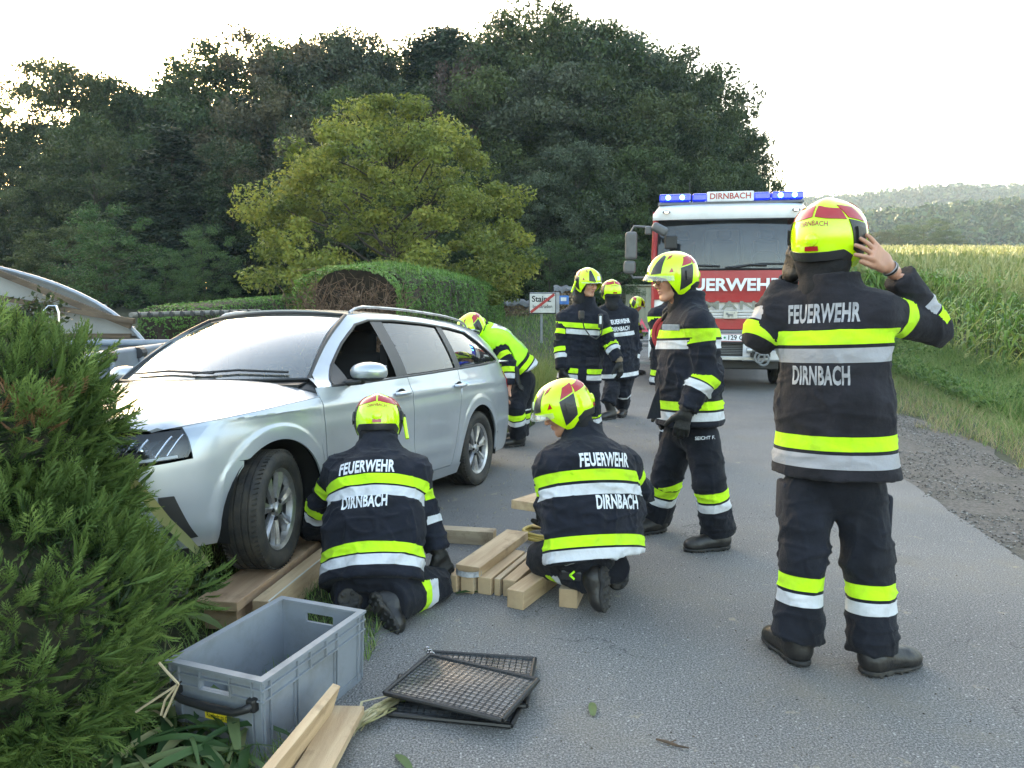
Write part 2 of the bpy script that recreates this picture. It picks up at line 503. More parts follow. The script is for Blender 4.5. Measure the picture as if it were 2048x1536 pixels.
# the ground as one sheet to the horizon
ax = np.concatenate([-np.geomspace(1100, 14, 26), np.arange(-12, 20.1, .4), np.geomspace(22, 1100, 26)])
ay = np.concatenate([-np.geomspace(400, 8, 12), np.arange(-6, 40, .5), np.geomspace(41, 1100, 34)])
XX, YY = np.meshgrid(ax, ay)
ZZ = terr(XX, YY)
q = np.stack([XX, YY, ZZ], -1)
m_ground = pm('ground_soil', (.025, .035, .012), rough=.95, col2=(.05, .052, .025), scale=1.3, bump=.8, bscale=22)
mb = MB(); mb.grid(q); o = mb.build('ground', m_ground, smooth=True, fix=False); tag(o, kind='structure')

def asphalt():
    m = bpy.data.materials.new('asphalt'); m.use_nodes = True
    nt = m.node_tree; N = nt.nodes; Lk = nt.links; b = N['Principled BSDF']
    tc = N.new('ShaderNodeTexCoord')
    def noise(sc, det=4, ro=.6):
        n = N.new('ShaderNodeTexNoise'); n.inputs['Scale'].default_value = sc; n.inputs['Detail'].default_value = det; n.inputs['Roughness'].default_value = ro
        Lk.new(tc.outputs['Object'], n.inputs['Vector']); return n
    def ramp(src, stops):
        r = N.new('ShaderNodeValToRGB'); e = r.color_ramp.elements
        e[0].position, e[0].color = stops[0][0], _lin(stops[0][1]); e[1].position, e[1].color = stops[-1][0], _lin(stops[-1][1])
        for p_, c_ in stops[1:-1]: q_ = e.new(p_); q_.color = _lin(c_)
        Lk.new(src, r.inputs[0]); return r
    def mix(f, a, c, mode='MIX'):
        x = N.new('ShaderNodeMix'); x.data_type = 'RGBA'; x.blend_type = mode
        for s_, v in (('Factor', f), ('A', a), ('B', c)):
            if isinstance(v, (float, int)): x.inputs[s_].default_value = v
            elif isinstance(v, tuple): x.inputs[s_].default_value = _lin(v)
            else: Lk.new(v, x.inputs[s_])
        return x.outputs['Result']
    big = noise(.55, 6); fine = noise(130, 3, .9)
    base = ramp(big.outputs[0], [(.3, (.122, .118, .115)), (.52, (.150, .146, .142)), (.75, (.185, .178, .170))])
    fr = ramp(fine.outputs[0], [(.34, (.25, .25, .26)), (.5, (.92, .92, .93)), (.64, (2.3, 2.28, 2.2))])
    c = mix(1.0, base.outputs[0], fr.outputs[0], 'MULTIPLY')
    vo = N.new('ShaderNodeTexVoronoi'); vo.inputs['Scale'].default_value = 48; Lk.new(tc.outputs['Object'], vo.inputs['Vector'])
    vr = ramp(vo.outputs['Distance'], [(.0, (1, 1, 1)), (.27, (0, 0, 0))])
    wn_ = N.new('ShaderNodeTexWhiteNoise'); Lk.new(vo.outputs['Position'], wn_.inputs[0])
    wr = ramp(wn_.outputs[0], [(.74, (0, 0, 0)), (.80, (1, 1, 1))])
    c = mix(mix(1.0, vr.outputs[0], wr.outputs[0], 'MULTIPLY'), c, (.48, .47, .44))
    # dried mud patches
    mu = noise(1.15, 9, .72)
    mr = ramp(mu.outputs[0], [(.50, (0, 0, 0)), (.68, (.5, .5, .5))])
    c = mix(mr.outputs[0], c, (.19, .165, .125))
    ms = noise(5.5, 6, .7); mr2 = ramp(ms.outputs[0], [(.635, (0, 0, 0)), (.69, (.8, .8, .8))])
    c = mix(mr2.outputs[0], c, (.30, .265, .19))
    # hairline cracks and dark tyre-worn lanes
    vc = N.new('ShaderNodeTexVoronoi'); vc.feature = 'DISTANCE_TO_EDGE'; vc.inputs['Scale'].default_value = .85
    wv_ = noise(2.3, 5); av = N.new('ShaderNodeVectorMath'); av.operation = 'MULTIPLY_ADD'; av.inputs[1].default_value = (.5, .5, .5); Lk.new(wv_.outputs['Color'], av.inputs[0]); Lk.new(tc.outputs['Object'], av.inputs[2]); Lk.new(av.outputs[0], vc.inputs['Vector'])
    cr = ramp(vc.outputs['Distance'], [(0, (1, 1, 1)), (.0045, (0, 0, 0))]); cm = ramp(noise(.9, 3).outputs[0], [(.50, (0, 0, 0)), (.56, (.75, .75, .75))])
    c = mix(mix(1.0, cr.outputs[0], cm.outputs[0], 'MULTIPLY'), c, (.035, .034, .034))
    st = noise(.33, 4); sr = ramp(st.outputs[0], [(.48, (0, 0, 0)), (.66, (.38, .38, .38))]); c = mix(sr.outputs[0], c, (.07, .07, .075))
    Lk.new(c, b.inputs['Base Color'])
    # fine relief
    b.inputs['Roughness'].default_value = .82; b.inputs['Specular IOR Level'].default_value = .35
    vb = N.new('ShaderNodeTexVoronoi'); vb.inputs['Scale'].default_value = 190; Lk.new(tc.outputs['Object'], vb.inputs['Vector'])
    bp = N.new('ShaderNodeBump'); bp.inputs['Strength'].default_value = .3; bp.inputs['Distance'].default_value = .003
    Lk.new(vb.outputs['Distance'], bp.inputs['Height']); Lk.new(bp.outputs[0], b.inputs['Normal'])
    return m
m_asph = asphalt()
ys = np.concatenate([np.arange(-6, 16, .25), np.arange(16, 70.1, 1.0)])
t = np.linspace(0, 1, 25)
jl = fbm(np.stack([ys * 1.7, ys * 0, ys * 0 + 3], 1), 3) * .06; jr = fbm(np.stack([ys * 1.7, ys * 0 + 9, ys * 0], 1), 4) * .06
xl = roadL(ys) + jl; xr = roadR(ys) + jr
X = xl[:, None] + (xr - xl)[:, None] * t
Z = np.where(ys[:, None] > 15, terr(X, ys[:, None] + 0 * X) + .02, 0) + .03 * np.sin(PI * t)[None, :] * 0
mb = MB(); mb.grid(np.stack([X, ys[:, None] + 0 * X, Z], -1)); o = mb.build('road', m_asph, smooth=True, fix=False); tag(o, kind='structure')
m_grav = pm('gravel_ground', (.085, .075, .065), rough=.95, col2=(.15, .135, .12), scale=40, bump=1.0, bscale=120, dirt=((.05, .05, .03), 2.2, .5, .7, .6))
xg = gravR(ys) + fbm(np.stack([ys * 1.3, ys * 0, ys * 0 + 8], 1), 8) * .25 + .1
X = (xr - .12)[:, None] + (xg - xr + .12)[:, None] * t
Z = np.where(ys[:, None] > 15, terr(X, ys[:, None] + 0 * X) + .012, -.006 + .0 * X)
mb = MB(); mb.grid(np.stack([X, ys[:, None] + 0 * X, Z], -1)); o = mb.build('gravel_shoulder', m_grav, smooth=True, fix=False); tag(o, kind='structure')

# loose stones on the shoulder, one heap nobody could count
def scatter_stones(name, pts, r0, r1, mat_):
    n = len(pts); base = np.array([(1,0,0),(-1,0,0),(0,1,0),(0,-1,0),(0,0,1),(0,0,-1)], float)
    fo = np.array([(0,2,4),(2,1,4),(1,3,4),(3,0,4),(2,0,5),(1,2,5),(3,1,5),(0,3,5)])
    s_ = rng.uniform(r0, r1, (n, 1, 1)) * rng.uniform(.6, 1.2, (n, 6, 1)) * np.array([1, 1, .55])
    a = rng.uniform(0, 2 * PI, n); ca, sa = np.cos(a), np.sin(a)
    v = base[None] * s_; vx = v[..., 0] * ca[:, None] - v[..., 1] * sa[:, None]; vy = v[..., 0] * sa[:, None] + v[..., 1] * ca[:, None]
    V = np.stack([vx, vy, v[..., 2]], -1) + pts[:, None, :]
    F = fo[None] + (np.arange(n) * 6)[:, None, None]
    return mesh_np(name, V.reshape(-1, 3), F.reshape(-1, 3), mat_, None, False, attrs={'rnd': np.repeat(rng.random(n), 6)})
m_stone = leaf_mat('loose_stone', [(.06, .055, .05), (.13, .12, .11), (.30, .29, .27)], rough=.85, transl=.0)
n = 9000; yy = 3.2 + rng.random(n) ** 1.2 * 9; u = rng.random(n); xx = roadR(yy) - .05 + (gravR(yy) - roadR(yy) + .15) * u
keep = fbm(np.stack([xx * 2, yy * 2, yy * 0], 1), 5) > -.25
o = scatter_stones('loose_gravel', np.stack([xx, yy, np.full(n, .0)], 1)[keep], .004, .014, m_stone)
tag(o, 'loose grey gravel strewn along the right edge of the road', 'gravel', kind='stuff')

# ------------------------------------------------------------------ blades
def blades(name, pts, h, w, lean, mat_, segs=2, curl=.5):
    """pts (n,3) foot points; joined curved blades"""
    n = len(pts); h = np.broadcast_to(h, (n,)); w = np.broadcast_to(w, (n,))
    a = rng.uniform(0, 2 * PI, n); le = np.broadcast_to(lean, (n,)) * rng.uniform(.3, 1.3, n)
    d = np.stack([np.cos(a), np.sin(a), 0 * a], 1); s_ = np.stack([-np.sin(a), np.cos(a), 0 * a], 1)
    rows = []
    for k in range(segs + 1):
        t = k / segs
        c = pts + d * (le * h * (t ** 1.6))[:, None] + np.array([0, 0, 1.0]) * (h * (t - curl * le * t * t * .5))[:, None]
        ww = (w * (1 - t ** 1.5) * .5)[:, None]
        if k < segs: rows += [c - s_ * ww, c + s_ * ww]
        else: rows += [c]
    m = 2 * segs + 1
    V = np.stack(rows, 1).reshape(-1, 3); F = []
    for k in range(segs - 1): F += [(2*k, 2*k+1, 2*k+3), (2*k, 2*k+3, 2*k+2)]
    F += [(2*segs-2, 2*segs-1, 2*segs)]
    F = np.array(F)[None] + (np.arange(n) * m)[:, None, None]
    return mesh_np(name, V, F.reshape(-1, 3), mat_, None, True, attrs={'rnd': np.repeat(np.clip(rng.normal(.5, .25, n), 0, 1), m)})
G_COLS = [(.07, .135, .03), (.125, .22, .048), (.19, .29, .075), (.35, .33, .15)]
m_grass = leaf_mat('grass_blade', G_COLS, rough=.6, transl=.35)
m_grass2 = leaf_mat('grass_dry', [(.12, .16, .05), (.24, .22, .09), (.40, .32, .17), (.48, .39, .23)], rough=.7, transl=.3)
def on_ground(x, y, dz=0): return np.stack([x, y, terr(x, y) + dz], 1)
# right verge: short turf, dry near the gravel, long weeds before the corn
n = 36000; yy = 4.8 + rng.random(n) ** 1.3 * 13; xx = gravR(yy) + rng.random(n) ** 1.1 * 3.6 - .15
k = (xx < .72 * yy + 1)
edge = (xx - gravR(yy)); dense = fbm(np.stack([xx * 1.5, yy * 1.5, 0 * xx], 1), 11)
k &= (edge > .1 + dense * .35)
xx, yy, edge = xx[k], yy[k], edge[k]
dryk = rng.random(len(xx)) < np.clip(.75 - edge * .45, .12, .8)
h = rng.uniform(.05, .13, len(xx)) * (1 + .9 * np.clip(edge, 0, 1.5))
tag(blades('verge_grass', on_ground(xx[~dryk], yy[~dryk]), h[~dryk], .006, .9, m_grass), 'short green grass on the verge right of the road', 'grass', kind='stuff')
tag(blades('dry_grass', on_ground(xx[dryk], yy[dryk]), h[dryk] * 1.2, .005, 1.1, m_grass2), 'dry yellowish grass along the gravel edge', 'grass', kind='stuff')
n = 15000; yy = 9.5 + rng.random(n) * 14; xx = gravR(yy) + 1.3 + rng.random(n) * 1.9
k = xx < .72 * yy + 1; xx, yy = xx[k], yy[k]
tag(blades('tall_weeds', on_ground(xx, yy), rng.uniform(.25, .75, len(xx)), .012, .8, m_grass, segs=3), 'tall dark green weeds in front of the corn', 'weeds', kind='stuff')
# broad leaved weeds in the ditch
def leaf_quads(cen, nrm_bias, size, jitter=1.0):
    """diamond leaves: (n,4,3) corners"""
    n = len(cen)
    nr = rng.normal(size=(n, 3)) * jitter + nrm_bias; nr /= np.linalg.norm(nr, axis=1)[:, None] + 1e-9
    a = np.cross(nr, rng.normal(size=(n, 3))); a /= np.linalg.norm(a, axis=1)[:, None] + 1e-9
    b = np.cross(nr, a); s_ = np.broadcast_to(size, (n,))[:, None] * rng.uniform(.6, 1.3, (n, 1))
    return np.stack([cen - a * s_ * .5, cen + b * s_ * .28 , cen + a * s_ * .5, cen - b * s_ * .28], 1)
def leaves_obj(name, Q, rnd, mat_, parent=None, link=True, world=True):
    n = len(Q); F = np.arange(n * 4).reshape(n, 4)
    return mesh_np(name, Q.reshape(-1, 3), F, mat_, parent, False, attrs={'rnd': np.repeat(rnd, 4)}, link=link, world=world)
n = 9000; yy = 10 + rng.random(n) * 12; xx = gravR(yy) + 1.2 + rng.random(n) * 1.8; zz = rng.random(n) ** .7 * (.25 + .35 * (fbm(np.stack([xx * 1.4, yy * 1.4, 0 * xx], 1), 21) + .4))
Q = leaf_quads(on_ground(xx, yy) + np.stack([0 * xx, 0 * xx, np.clip(zz, .02, 1)], 1), np.array([0, -.3, .9]), .09)
m_weed = leaf_mat('weed_leaf', [(.045, .09, .022), (.08, .15, .035), (.15, .22, .05)])
tag(leaves_obj('ditch_weeds', Q, np.clip(rng.normal(.5, .25, len(Q)), 0, 1), m_weed), 'broad leaved dark weeds in the ditch beside the field', 'weeds', kind='stuff')
# left field behind the firefighters
n = 30000; yy = 6.8 + rng.random(n) ** 1.15 * 40; xx = roadL(yy) + .05 - rng.random(n) ** .8 * (2.0 + .34 * yy)
dn = fbm(np.stack([xx * .8, yy * .8, 0 * xx], 1), 31)
near = (roadL(yy) - xx) < .9
h = rng.uniform(.06, .16, n) + np.where(near, .22, .04) * np.clip(dn + .55, 0, 1)
tag(blades('field_grass', on_ground(xx, yy), h, .008 + yy * .0006, .8, m_grass), 'green grass of the field left of the road', 'grass', kind='stuff')
c = np.array([(G(1095, 800)[0] - .1, 10.6), (.25, 11.4), (.0, 9.3)])
n = 5200; i = rng.integers(0, 3, n); xx = c[i, 0] + rng.normal(size=n) * .30 - .15; yy = c[i, 1] + rng.normal(size=n) * .7
k = xx < roadL(yy) - .02; xx, yy = xx[k], yy[k]
tag(blades('tall_grass', on_ground(xx, yy), rng.uniform(.35, .85, len(xx)), .010, .55, leaf_mat('tall_grass_blade', [(.07, .12, .02), (.14, .19, .04), (.25, .25, .10)]), segs=3), 'tuft of tall yellowish grass at the road edge beside the sign', 'grass', kind='stuff')
# ground near the car and crate
n = 16000; yy = 1.5 + rng.random(n) * 5.2; xx = roadL(yy) + .12 - rng.random(n) ** 1.4 * 2.2 + fbm(np.stack([yy * 3, yy * 0, yy * 0], 1), 2) * .1
tag(blades('lawn_grass', on_ground(xx, yy, .02), rng.uniform(.03, .11, n), .0045, 1.0, m_grass), 'short dark grass around the lifted front wheel', 'grass', kind='stuff')

# ------------------------------------------------------------------ trees
m_bark = pm('bark', (.05, .04, .03), rough=.95, scale=3, bump=.6, bscale=14, stretch=(4, 4, .6))
def limb(mb, a, b, r0, r1, wob=.12, n=6, sides=6):
    a = np.asarray(a, float); b = np.asarray(b, float); L = np.linalg.norm(b - a)
    t = np.linspace(0, 1, n)[:, None]; p = a + (b - a) * t
    p[1:-1] += rng.normal(size=(n - 2, 3)) * wob * L * .25
    p[:, 2] += np.sin(t[:, 0] * PI) * L * .05
    mb.tube(p, np.linspace(r0, r1, n), n=sides)
def make_crown(H, env, nclump, cr, nleaf, leaf, droop=.0, seed=0, inner=.3):
    """env(t, rnd) -> radius factor at height fraction t; returns clump centres, leaf quads"""
    global rng
    C = []
    while len(C) < nclump:
        t = rng.random(); th = rng.random() * 2 * PI
        rr = env(t)
        if rng.random() > rr / .5 + .15: continue
        r = rr * H * (rng.random() ** inner if rng.random() < .8 else rng.random())
        C.append((r * math.cos(th), r * math.sin(th), t * H))
    C = np.array(C)
    sz = cr * rng.uniform(.6, 1.35, len(C))
    i = rng.integers(0, len(C), nleaf * nclump)
    d = rng.normal(size=(len(i), 3)); d /= np.linalg.norm(d, axis=1)[:, None]
    rad = rng.random(len(i)) ** .45
    p = C[i] + d * (sz[i] * rad)[:, None] * np.array([1.15, 1.15, .72])
    p[:, 2] -= droop * np.linalg.norm(p[:, :2], axis=1)
    Q = leaf_quads(p, d * .8 + np.array([0, 0, .5]), leaf)
    rn = np.clip(rng.normal(.45, .16, len(i)) + (rng.random(len(C)) * .5 - .25)[i], 0, 1)
    return C, sz, Q, rn
def make_tree(name, label, cat, H, env, nclump, cr, nleaf, leaf, leafm, trunk_r, group=None, droop=0, limbs=10, th0=.15, spire=False):
    o = thing(name, label, cat, group=group)
    C, sz, Q, rn = make_crown(H, env, nclump, cr, nleaf, leaf, droop)
    mb = MB()
    top = H * (.97 if spire else .75)
    tp = np.stack([np.linspace(0, .02 * H, 9) * math.sin(H), np.linspace(0, .015 * H, 9), np.linspace(0, top, 9)], 1)
    mb.tube(tp, np.linspace(trunk_r, trunk_r * .22, 9) * np.array([1.35] + [1] * 8), n=9)
    for c in C[rng.permutation(len(C))[:limbs]]:
        z0 = max(th0 * H, c[2] - .5 * np.hypot(c[0], c[1])) if not spire else c[2]
        z0 = min(z0, top * .95); f = z0 / top
        limb(mb, (math.sin(H) * .02 * H * f, .015 * H * f, z0), c, trunk_r * .4 * (1 - f * .6), .02, n=6, sides=5)
    a = mb.build('trunk', m_bark, smooth=True, fix=False); a.parent = o
    b = leaves_obj('crown', Q, rn, leafm); b.parent = o
    tag(b, kind=None)
    return o
rnd_env = lambda t: 0 if t < .12 else .42 * math.sin(PI * min(1, (t - .10) / .93)) ** .55
wide_env = lambda t: 0 if t < .06 else .50 * math.sin(PI * min(1, (t - .04) / 1.0)) ** .6
con_env = lambda t: 0 if t < .04 else .26 * (1 - t) ** .8 + .015
TC = {
 'dark': [(.013, .025, .009), (.027, .045, .014), (.047, .072, .021), (.078, .105, .032)],
 'mid': [(.021, .038, .011), (.043, .068, .019), (.070, .10, .028), (.105, .14, .042)],
 'brown': [(.034, .040, .022), (.07, .068, .034), (.11, .092, .048), (.15, .125, .068)],
 'silver': [(.032, .046, .026), (.06, .082, .044), (.095, .125, .070), (.14, .17, .105)],
 'conifer': [(.010, .022, .011), (.018, .036, .016), (.030, .052, .022), (.045, .07, .03)],
 'light': [(.025, .058, .018), (.048, .098, .028), (.078, .14, .04), (.12, .19, .06)],
 'purple': [(.05, .035, .03), (.08, .055, .045), (.11, .075, .06), (.12, .09, .07)],
}
protos = {}
def proto(kind):
    if kind in protos: return protos[kind]
    lm = leaf_mat('leaf_' + kind, TC[kind], transl=.3, vary=.18)
    nm = {'conifer': 'spruce_tree', 'light': 'young_tree'}.get(kind, 'forest_tree')
    if kind == 'conifer': o = make_tree(nm, 'x', 'tree', 18, con_env, 150, .85, 160, .27, lm, .25, droop=.12, limbs=26, spire=True)
    elif kind == 'light': o = make_tree(nm, 'x', 'tree', 9, rnd_env, 95, .62, 170, .15, lm, .13, limbs=22)
    elif kind == 'dark': o = make_tree(nm, 'x', 'tree', 18, wide_env, 170, 1.2, 190, .30, lm, .3, limbs=30)
    elif kind == 'mid': o = make_tree(nm, 'x', 'tree', 18, rnd_env, 140, 1.15, 200, .29, lm, .3, limbs=22)
    else: o = make_tree(nm, 'x', 'tree', 18, rnd_env, 130, 1.2, 200, .29, lm, .28, limbs=22)
    o['baseH'] = 18.0 if kind != 'light' else 9.0
    protos[kind] = [o, False]
    return protos[kind]
TREE_LOOK = {'dark': 'dense dark green tree', 'mid': 'mid green leafy tree', 'brown': 'tree with brownish thinning leaves', 'silver': 'grey green leafy tree', 'conifer': 'dark spruce',
             'light': 'young bright green tree', 'purple': 'small tree with reddish brown leaves'}
def where(px, row):
    side = 'far left' if px < 130 else 'left' if px < 380 else 'left centre' if px < 640 else 'centre' if px < 1000 else 'right centre' if px < 1280 else 'right end'
    return side
TSEEN = {}
def place_tree(kind, px, py, Y, wf=1.0, row='back', base=None):
    pr = proto(kind); o = pr[0] if not pr[1] else copy_tree(pr[0]); pr[1] = True
    top = P(px, py, Y); z0 = float(terr(top[0], Y)) - .1
    H = top[2] - z0; s_ = H / pr[0]['baseH']
    wf = wf * (.88 if px > 1380 else 1.22 if row == 'back' and 240 < px < 1330 else 1.1)
    o.location = (top[0], Y, z0); o.scale = (s_ * wf, s_ * wf, s_); o.rotation_euler = (0, 0, rng.random() * 6.28)
    n_ = TSEEN.get((kind, row, where(px, row)), 0); TSEEN[(kind, row, where(px, row))] = n_ + 1
    lab = {'rear': 'in the rearmost row of the forest', 'back': 'on the skyline of the forest', 'mid': 'in the middle of the forest', 'front': 'at the front of the forest', 'low': 'low in front of the forest'}[row]
    tag(o, '%s%s %s, %s' % (('', 'farther right ', 'rightmost ', 'fourth ')[min(n_, 3)], TREE_LOOK[kind], lab, where(px, row)), 'tree', 'trees of the forest: %s' % TREE_LOOK[kind])
    return o
T = [ # kind, px, py, Y, width factor, row
 ('dark', 20, 245, 50, .75, 'back'), ('mid', 105, 108, 50, .75, 'back'), ('dark', 190, 165, 52, .7, 'back'), ('mid', 262, 165, 52, .6, 'back'), ('dark', 335, 192, 52, .65, 'back'),
 ('mid', 415, 170, 52, .6, 'back'), ('dark', 470, 105, 50, .7, 'back'), ('brown', 560, 72, 50, .8, 'back'), ('mid', 630, 95, 52, .7, 'back'), ('silver', 705, 90, 50, .75, 'back'),
 ('mid', 775, 100, 52, .7, 'back'), ('conifer', 840, 85, 52, 1.1, 'back'), ('conifer', 895, 66, 50, 1.2, 'back'), ('mid', 965, 92, 52, .65, 'back'), ('dark', 1035, 62, 51, .7, 'back'), ('dark', 1082, 36, 50, .7, 'back'),
 ('mid', 1150, 60, 51, .75, 'back'), ('silver', 1215, 78, 50, .75, 'back'), ('mid', 1270, 105, 52, .7, 'back'), ('dark', 1335, 132, 50, .7, 'back'), ('mid', 1395, 150, 50, .7, 'back'), ('dark', 1438, 190, 49, .65, 'back'), ('mid', 1478, 275, 49, .6, 'back'), ('dark', 1508, 318, 48, .6, 'back'),
 ('dark', 60, 300, 44, .8, 'mid'), ('mid', 200, 235, 44, .8, 'mid'), ('brown', 545, 175, 43, .85, 'mid'), ('brown', 620, 240, 41, .7, 'mid'), ('mid', 690, 170, 44, .8, 'mid'), ('dark', 790, 170, 44, .8, 'mid'),
 ('purple', 935, 115, 47, .45, 'mid'), ('mid', 1000, 150, 44, .8, 'mid'), ('silver', 1110, 150, 43, .85, 'mid'), ('dark', 1210, 150, 44, .8, 'mid'), ('mid', 1310, 200, 43, .8, 'mid'), ('dark', 1400, 250, 43, .8, 'mid'), ('mid', 1470, 330, 43, .7, 'mid'),
 ('dark', 180, 285, 38, .85, 'front'), ('conifer', 330, 262, 38, 1.9, 'front'), ('dark', 455, 290, 39, .8, 'front'), ('dark', 90, 330, 40, .8, 'front'), ('silver', 1150, 300, 38, .9, 'front'), ('dark', 1060, 330, 39, .8, 'front'), ('mid', 1270, 300, 39, .85, 'front'), ('dark', 1370, 330, 38, .85, 'front'), ('dark', 1465, 390, 38, .7, 'front'),
 ('dark', 600, 330, 40, .9, 'front'), ('mid', 860, 260, 40, .9, 'front'),
 ('light', 205, 412, 27, 1.05, 'low'), ('light', 405, 455, 31, .95, 'low'), ('light', 330, 500, 33, 1.0, 'low'), ('mid', 130, 450, 31, 1.2, 'low'), ('light', 1215, 470, 33, 1.1, 'low'), ('light', 1100, 480, 34, 1.1, 'low'),
 ('dark', -60, 300, 46, .8, 'mid'), ('dark', 150, 175, 58, 1.0, 'rear'), ('dark', 240, 195, 58, 1.0, 'rear'), ('mid', 310, 205, 58, 1.0, 'rear'), ('dark', 385, 200, 58, 1.0, 'rear'), ('mid', 440, 150, 58, 1.0, 'rear'), ('dark', 520, 115, 58, 1.0, 'rear'), ('dark', 600, 105, 58, 1.0, 'rear'), ('mid', 670, 118, 58, 1.0, 'rear'), ('dark', 740, 112, 58, 1.0, 'rear'), ('mid', 815, 118, 58, 1.0, 'rear'), ('dark', 880, 105, 58, 1.0, 'rear'), ('dark', 960, 105, 58, 1.0, 'rear'), ('mid', 1030, 90, 58, 1.0, 'rear'), ('dark', 1110, 72, 58, 1.0, 'rear'), ('mid', 1190, 85, 58, 1.0, 'rear'), ('dark', 1260, 110, 58, 1.0, 'rear'), ('dark', 1320, 150, 58, .8, 'rear'), ('mid', 10, 380, 40, .7, 'front'), ('dark', 500, 440, 42, 1.3, 'low'),('dark', 60, 430, 42, 1.3, 'low'),('dark', 1330, 450, 42, 1.3, 'low'),
]
for a in T: place_tree(a[0], a[1], a[2], a[3], a[4], a[5])
# understory behind, dark mass
def shrub_mass(name, label, cen, rad, n, size, leafm, kind='stuff', cat='undergrowth'):
    i = rng.integers(0, len(cen), n); d = rng.normal(size=(n, 3)); d /= np.linalg.norm(d, axis=1)[:, None]
    p = cen[i] + d * rad[i] * (rng.random((n, 1)) ** .4)
    p[:, 2] = np.abs(p[:, 2])
    Q = leaf_quads(p, d * .8 + np.array([0, 0, .5]), size)
    return tag(leaves_obj(name, Q, np.clip(rng.normal(.45, .25, n), 0, 1), leafm), label, cat, kind=kind)
pxs = np.concatenate([np.linspace(-60, 350, 10), np.linspace(450, 1560, 24)])
cen = np.array([np.r_[P(px, 640, Yc)[:2], .8] for px in pxs for Yc in (41, 46, 53)]); rad = np.tile([(2.4, 1.6, 4.0)], (len(cen), 1)) * rng.uniform(.7, 1.3, (len(cen), 1))
cen[:, 2] = terr(cen[:, 0], cen[:, 1]) + .6
shrub_mass('forest_undergrowth', 'dark undergrowth along the foot of the forest', cen, rad, 28000, .40, leaf_mat('leaf_dark', TC['dark']))

# yellow green walnut tree in front of the forest
m_walnut = leaf_mat('leaf_walnut', [(.075, .105, .020), (.15, .185, .032), (.245, .27, .048), (.38, .345, .065)], transl=.42, rough=.5)
H = 9.4
wal_env = lambda t: 0 if t < .03 else .60 * (math.sin(PI * min(1, .16 + (t - .03) * .86)) ** .75)
o = make_tree('walnut_tree', 'broad yellow green tree standing alone before the dark forest', 'tree', H, wal_env, 270, .62, 280, .16, m_walnut, .2, limbs=60, th0=.1)
w = P(790, 600, 27); o.location = (w[0], 27, 0)
top = P(790, 205, 27); o.scale = (.90, .85, top[2] / (H * .985))

# far wooded hills
def tree_blobs(name, label, pts, r, mat_, kind='stuff', cat='woods'):
    bm = bmesh.new(); bmesh.ops.create_icosphere(bm, subdivisions=2, radius=1)
    B = np.array([v.co[:] for v in bm.verts]); bm.verts.index_update(); F = np.array([[v.index for v in f.verts] for f in bm.faces]); bm.free()
    n = len(pts); m = len(B)
    s_ = r[:, None, None] * np.array([1, 1, 1.15]) * (1 + .38 * rng.normal(size=(n, m, 1)).clip(-1.4, 1.4))
    V = pts[:, None] + B[None] * s_
    FF = F[None] + (np.arange(n) * m)[:, None, None]
    return tag(mesh_np(name, V.reshape(-1, 3), FF.reshape(-1, 3), mat_, None, False, attrs={'rnd': np.clip(np.repeat(rng.random(n), m) * .7 + rng.random(n * m) * .3, 0, 1)}), label, cat, kind=kind)
m_hill = pm('hill_soil', (.03, .05, .02), rough=.95)
m_far = leaf_mat('far_leaves', [(.016, .042, .016), (.032, .075, .024), (.065, .12, .032), (.14, .19, .05)], transl=.1)
def far_leaves(name, label, pts, r, mat_):
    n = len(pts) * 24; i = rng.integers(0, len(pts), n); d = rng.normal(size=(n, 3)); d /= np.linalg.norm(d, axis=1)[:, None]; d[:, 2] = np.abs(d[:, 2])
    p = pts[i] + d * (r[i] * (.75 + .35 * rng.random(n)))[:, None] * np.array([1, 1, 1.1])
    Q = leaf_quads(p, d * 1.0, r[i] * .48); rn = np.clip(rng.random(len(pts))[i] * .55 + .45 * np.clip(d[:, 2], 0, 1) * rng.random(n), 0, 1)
    return tag(leaves_obj(name, Q, rn, mat_), label, 'woods', kind='stuff')
def hill(name, px, py, Y, depth, nb, r, label):
    px = np.array(px, float); py = np.array(py, float)
    q_ = np.linspace(px[0], px[-1], 50); yy_ = np.interp(q_, px, py)
    top = np.array([P(a, b, Y) for a, b in zip(q_, yy_)])
    rows = []
    for k in np.linspace(0, 1, 9):
        rr = top.copy(); rr[:, 1] = Y - depth * (1 - k); rr[:, 0] *= rr[:, 1] / Y; rr[:, 2] = -2 + (top[:, 2] + 1 - r) * math.sin(k * PI / 2) ** 1.3; rows.append(rr)
    for k in (1, 2): rr = top.copy(); rr[:, 1] = Y + k * depth * .5; rr[:, 2] = (top[:, 2] - r) * (1 - k * .5) - 2; rows.append(rr)
    A = np.array(rows); A[..., 2] = np.maximum(A[..., 2], -3)
    mb = MB(); mb.grid(A); tag(mb.build(name, m_hill, smooth=True, fix=False), kind='structure')
    j = rng.integers(0, 49, nb); f = rng.random(nb); u = rng.random(nb) ** .6 * 7.99; k = u.astype(int); g = u - k
    a = A[k, j] * ((1 - f) * (1 - g))[:, None] + A[k, j + 1] * (f * (1 - g))[:, None] + A[k + 1, j] * ((1 - f) * g)[:, None] + A[k + 1, j + 1] * (f * g)[:, None]
    a[:, 2] += r * .3
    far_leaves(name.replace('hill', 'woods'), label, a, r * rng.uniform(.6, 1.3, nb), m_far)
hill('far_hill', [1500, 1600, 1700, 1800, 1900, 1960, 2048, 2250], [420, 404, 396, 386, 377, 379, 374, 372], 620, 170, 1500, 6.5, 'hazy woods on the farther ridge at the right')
hill('near_hill', [1560, 1640, 1720, 1800, 1900, 2048, 2250], [470, 450, 432, 424, 415, 404, 398], 330, 110, 1500, 4.2, 'sunlit woods on the nearer ridge at the right')
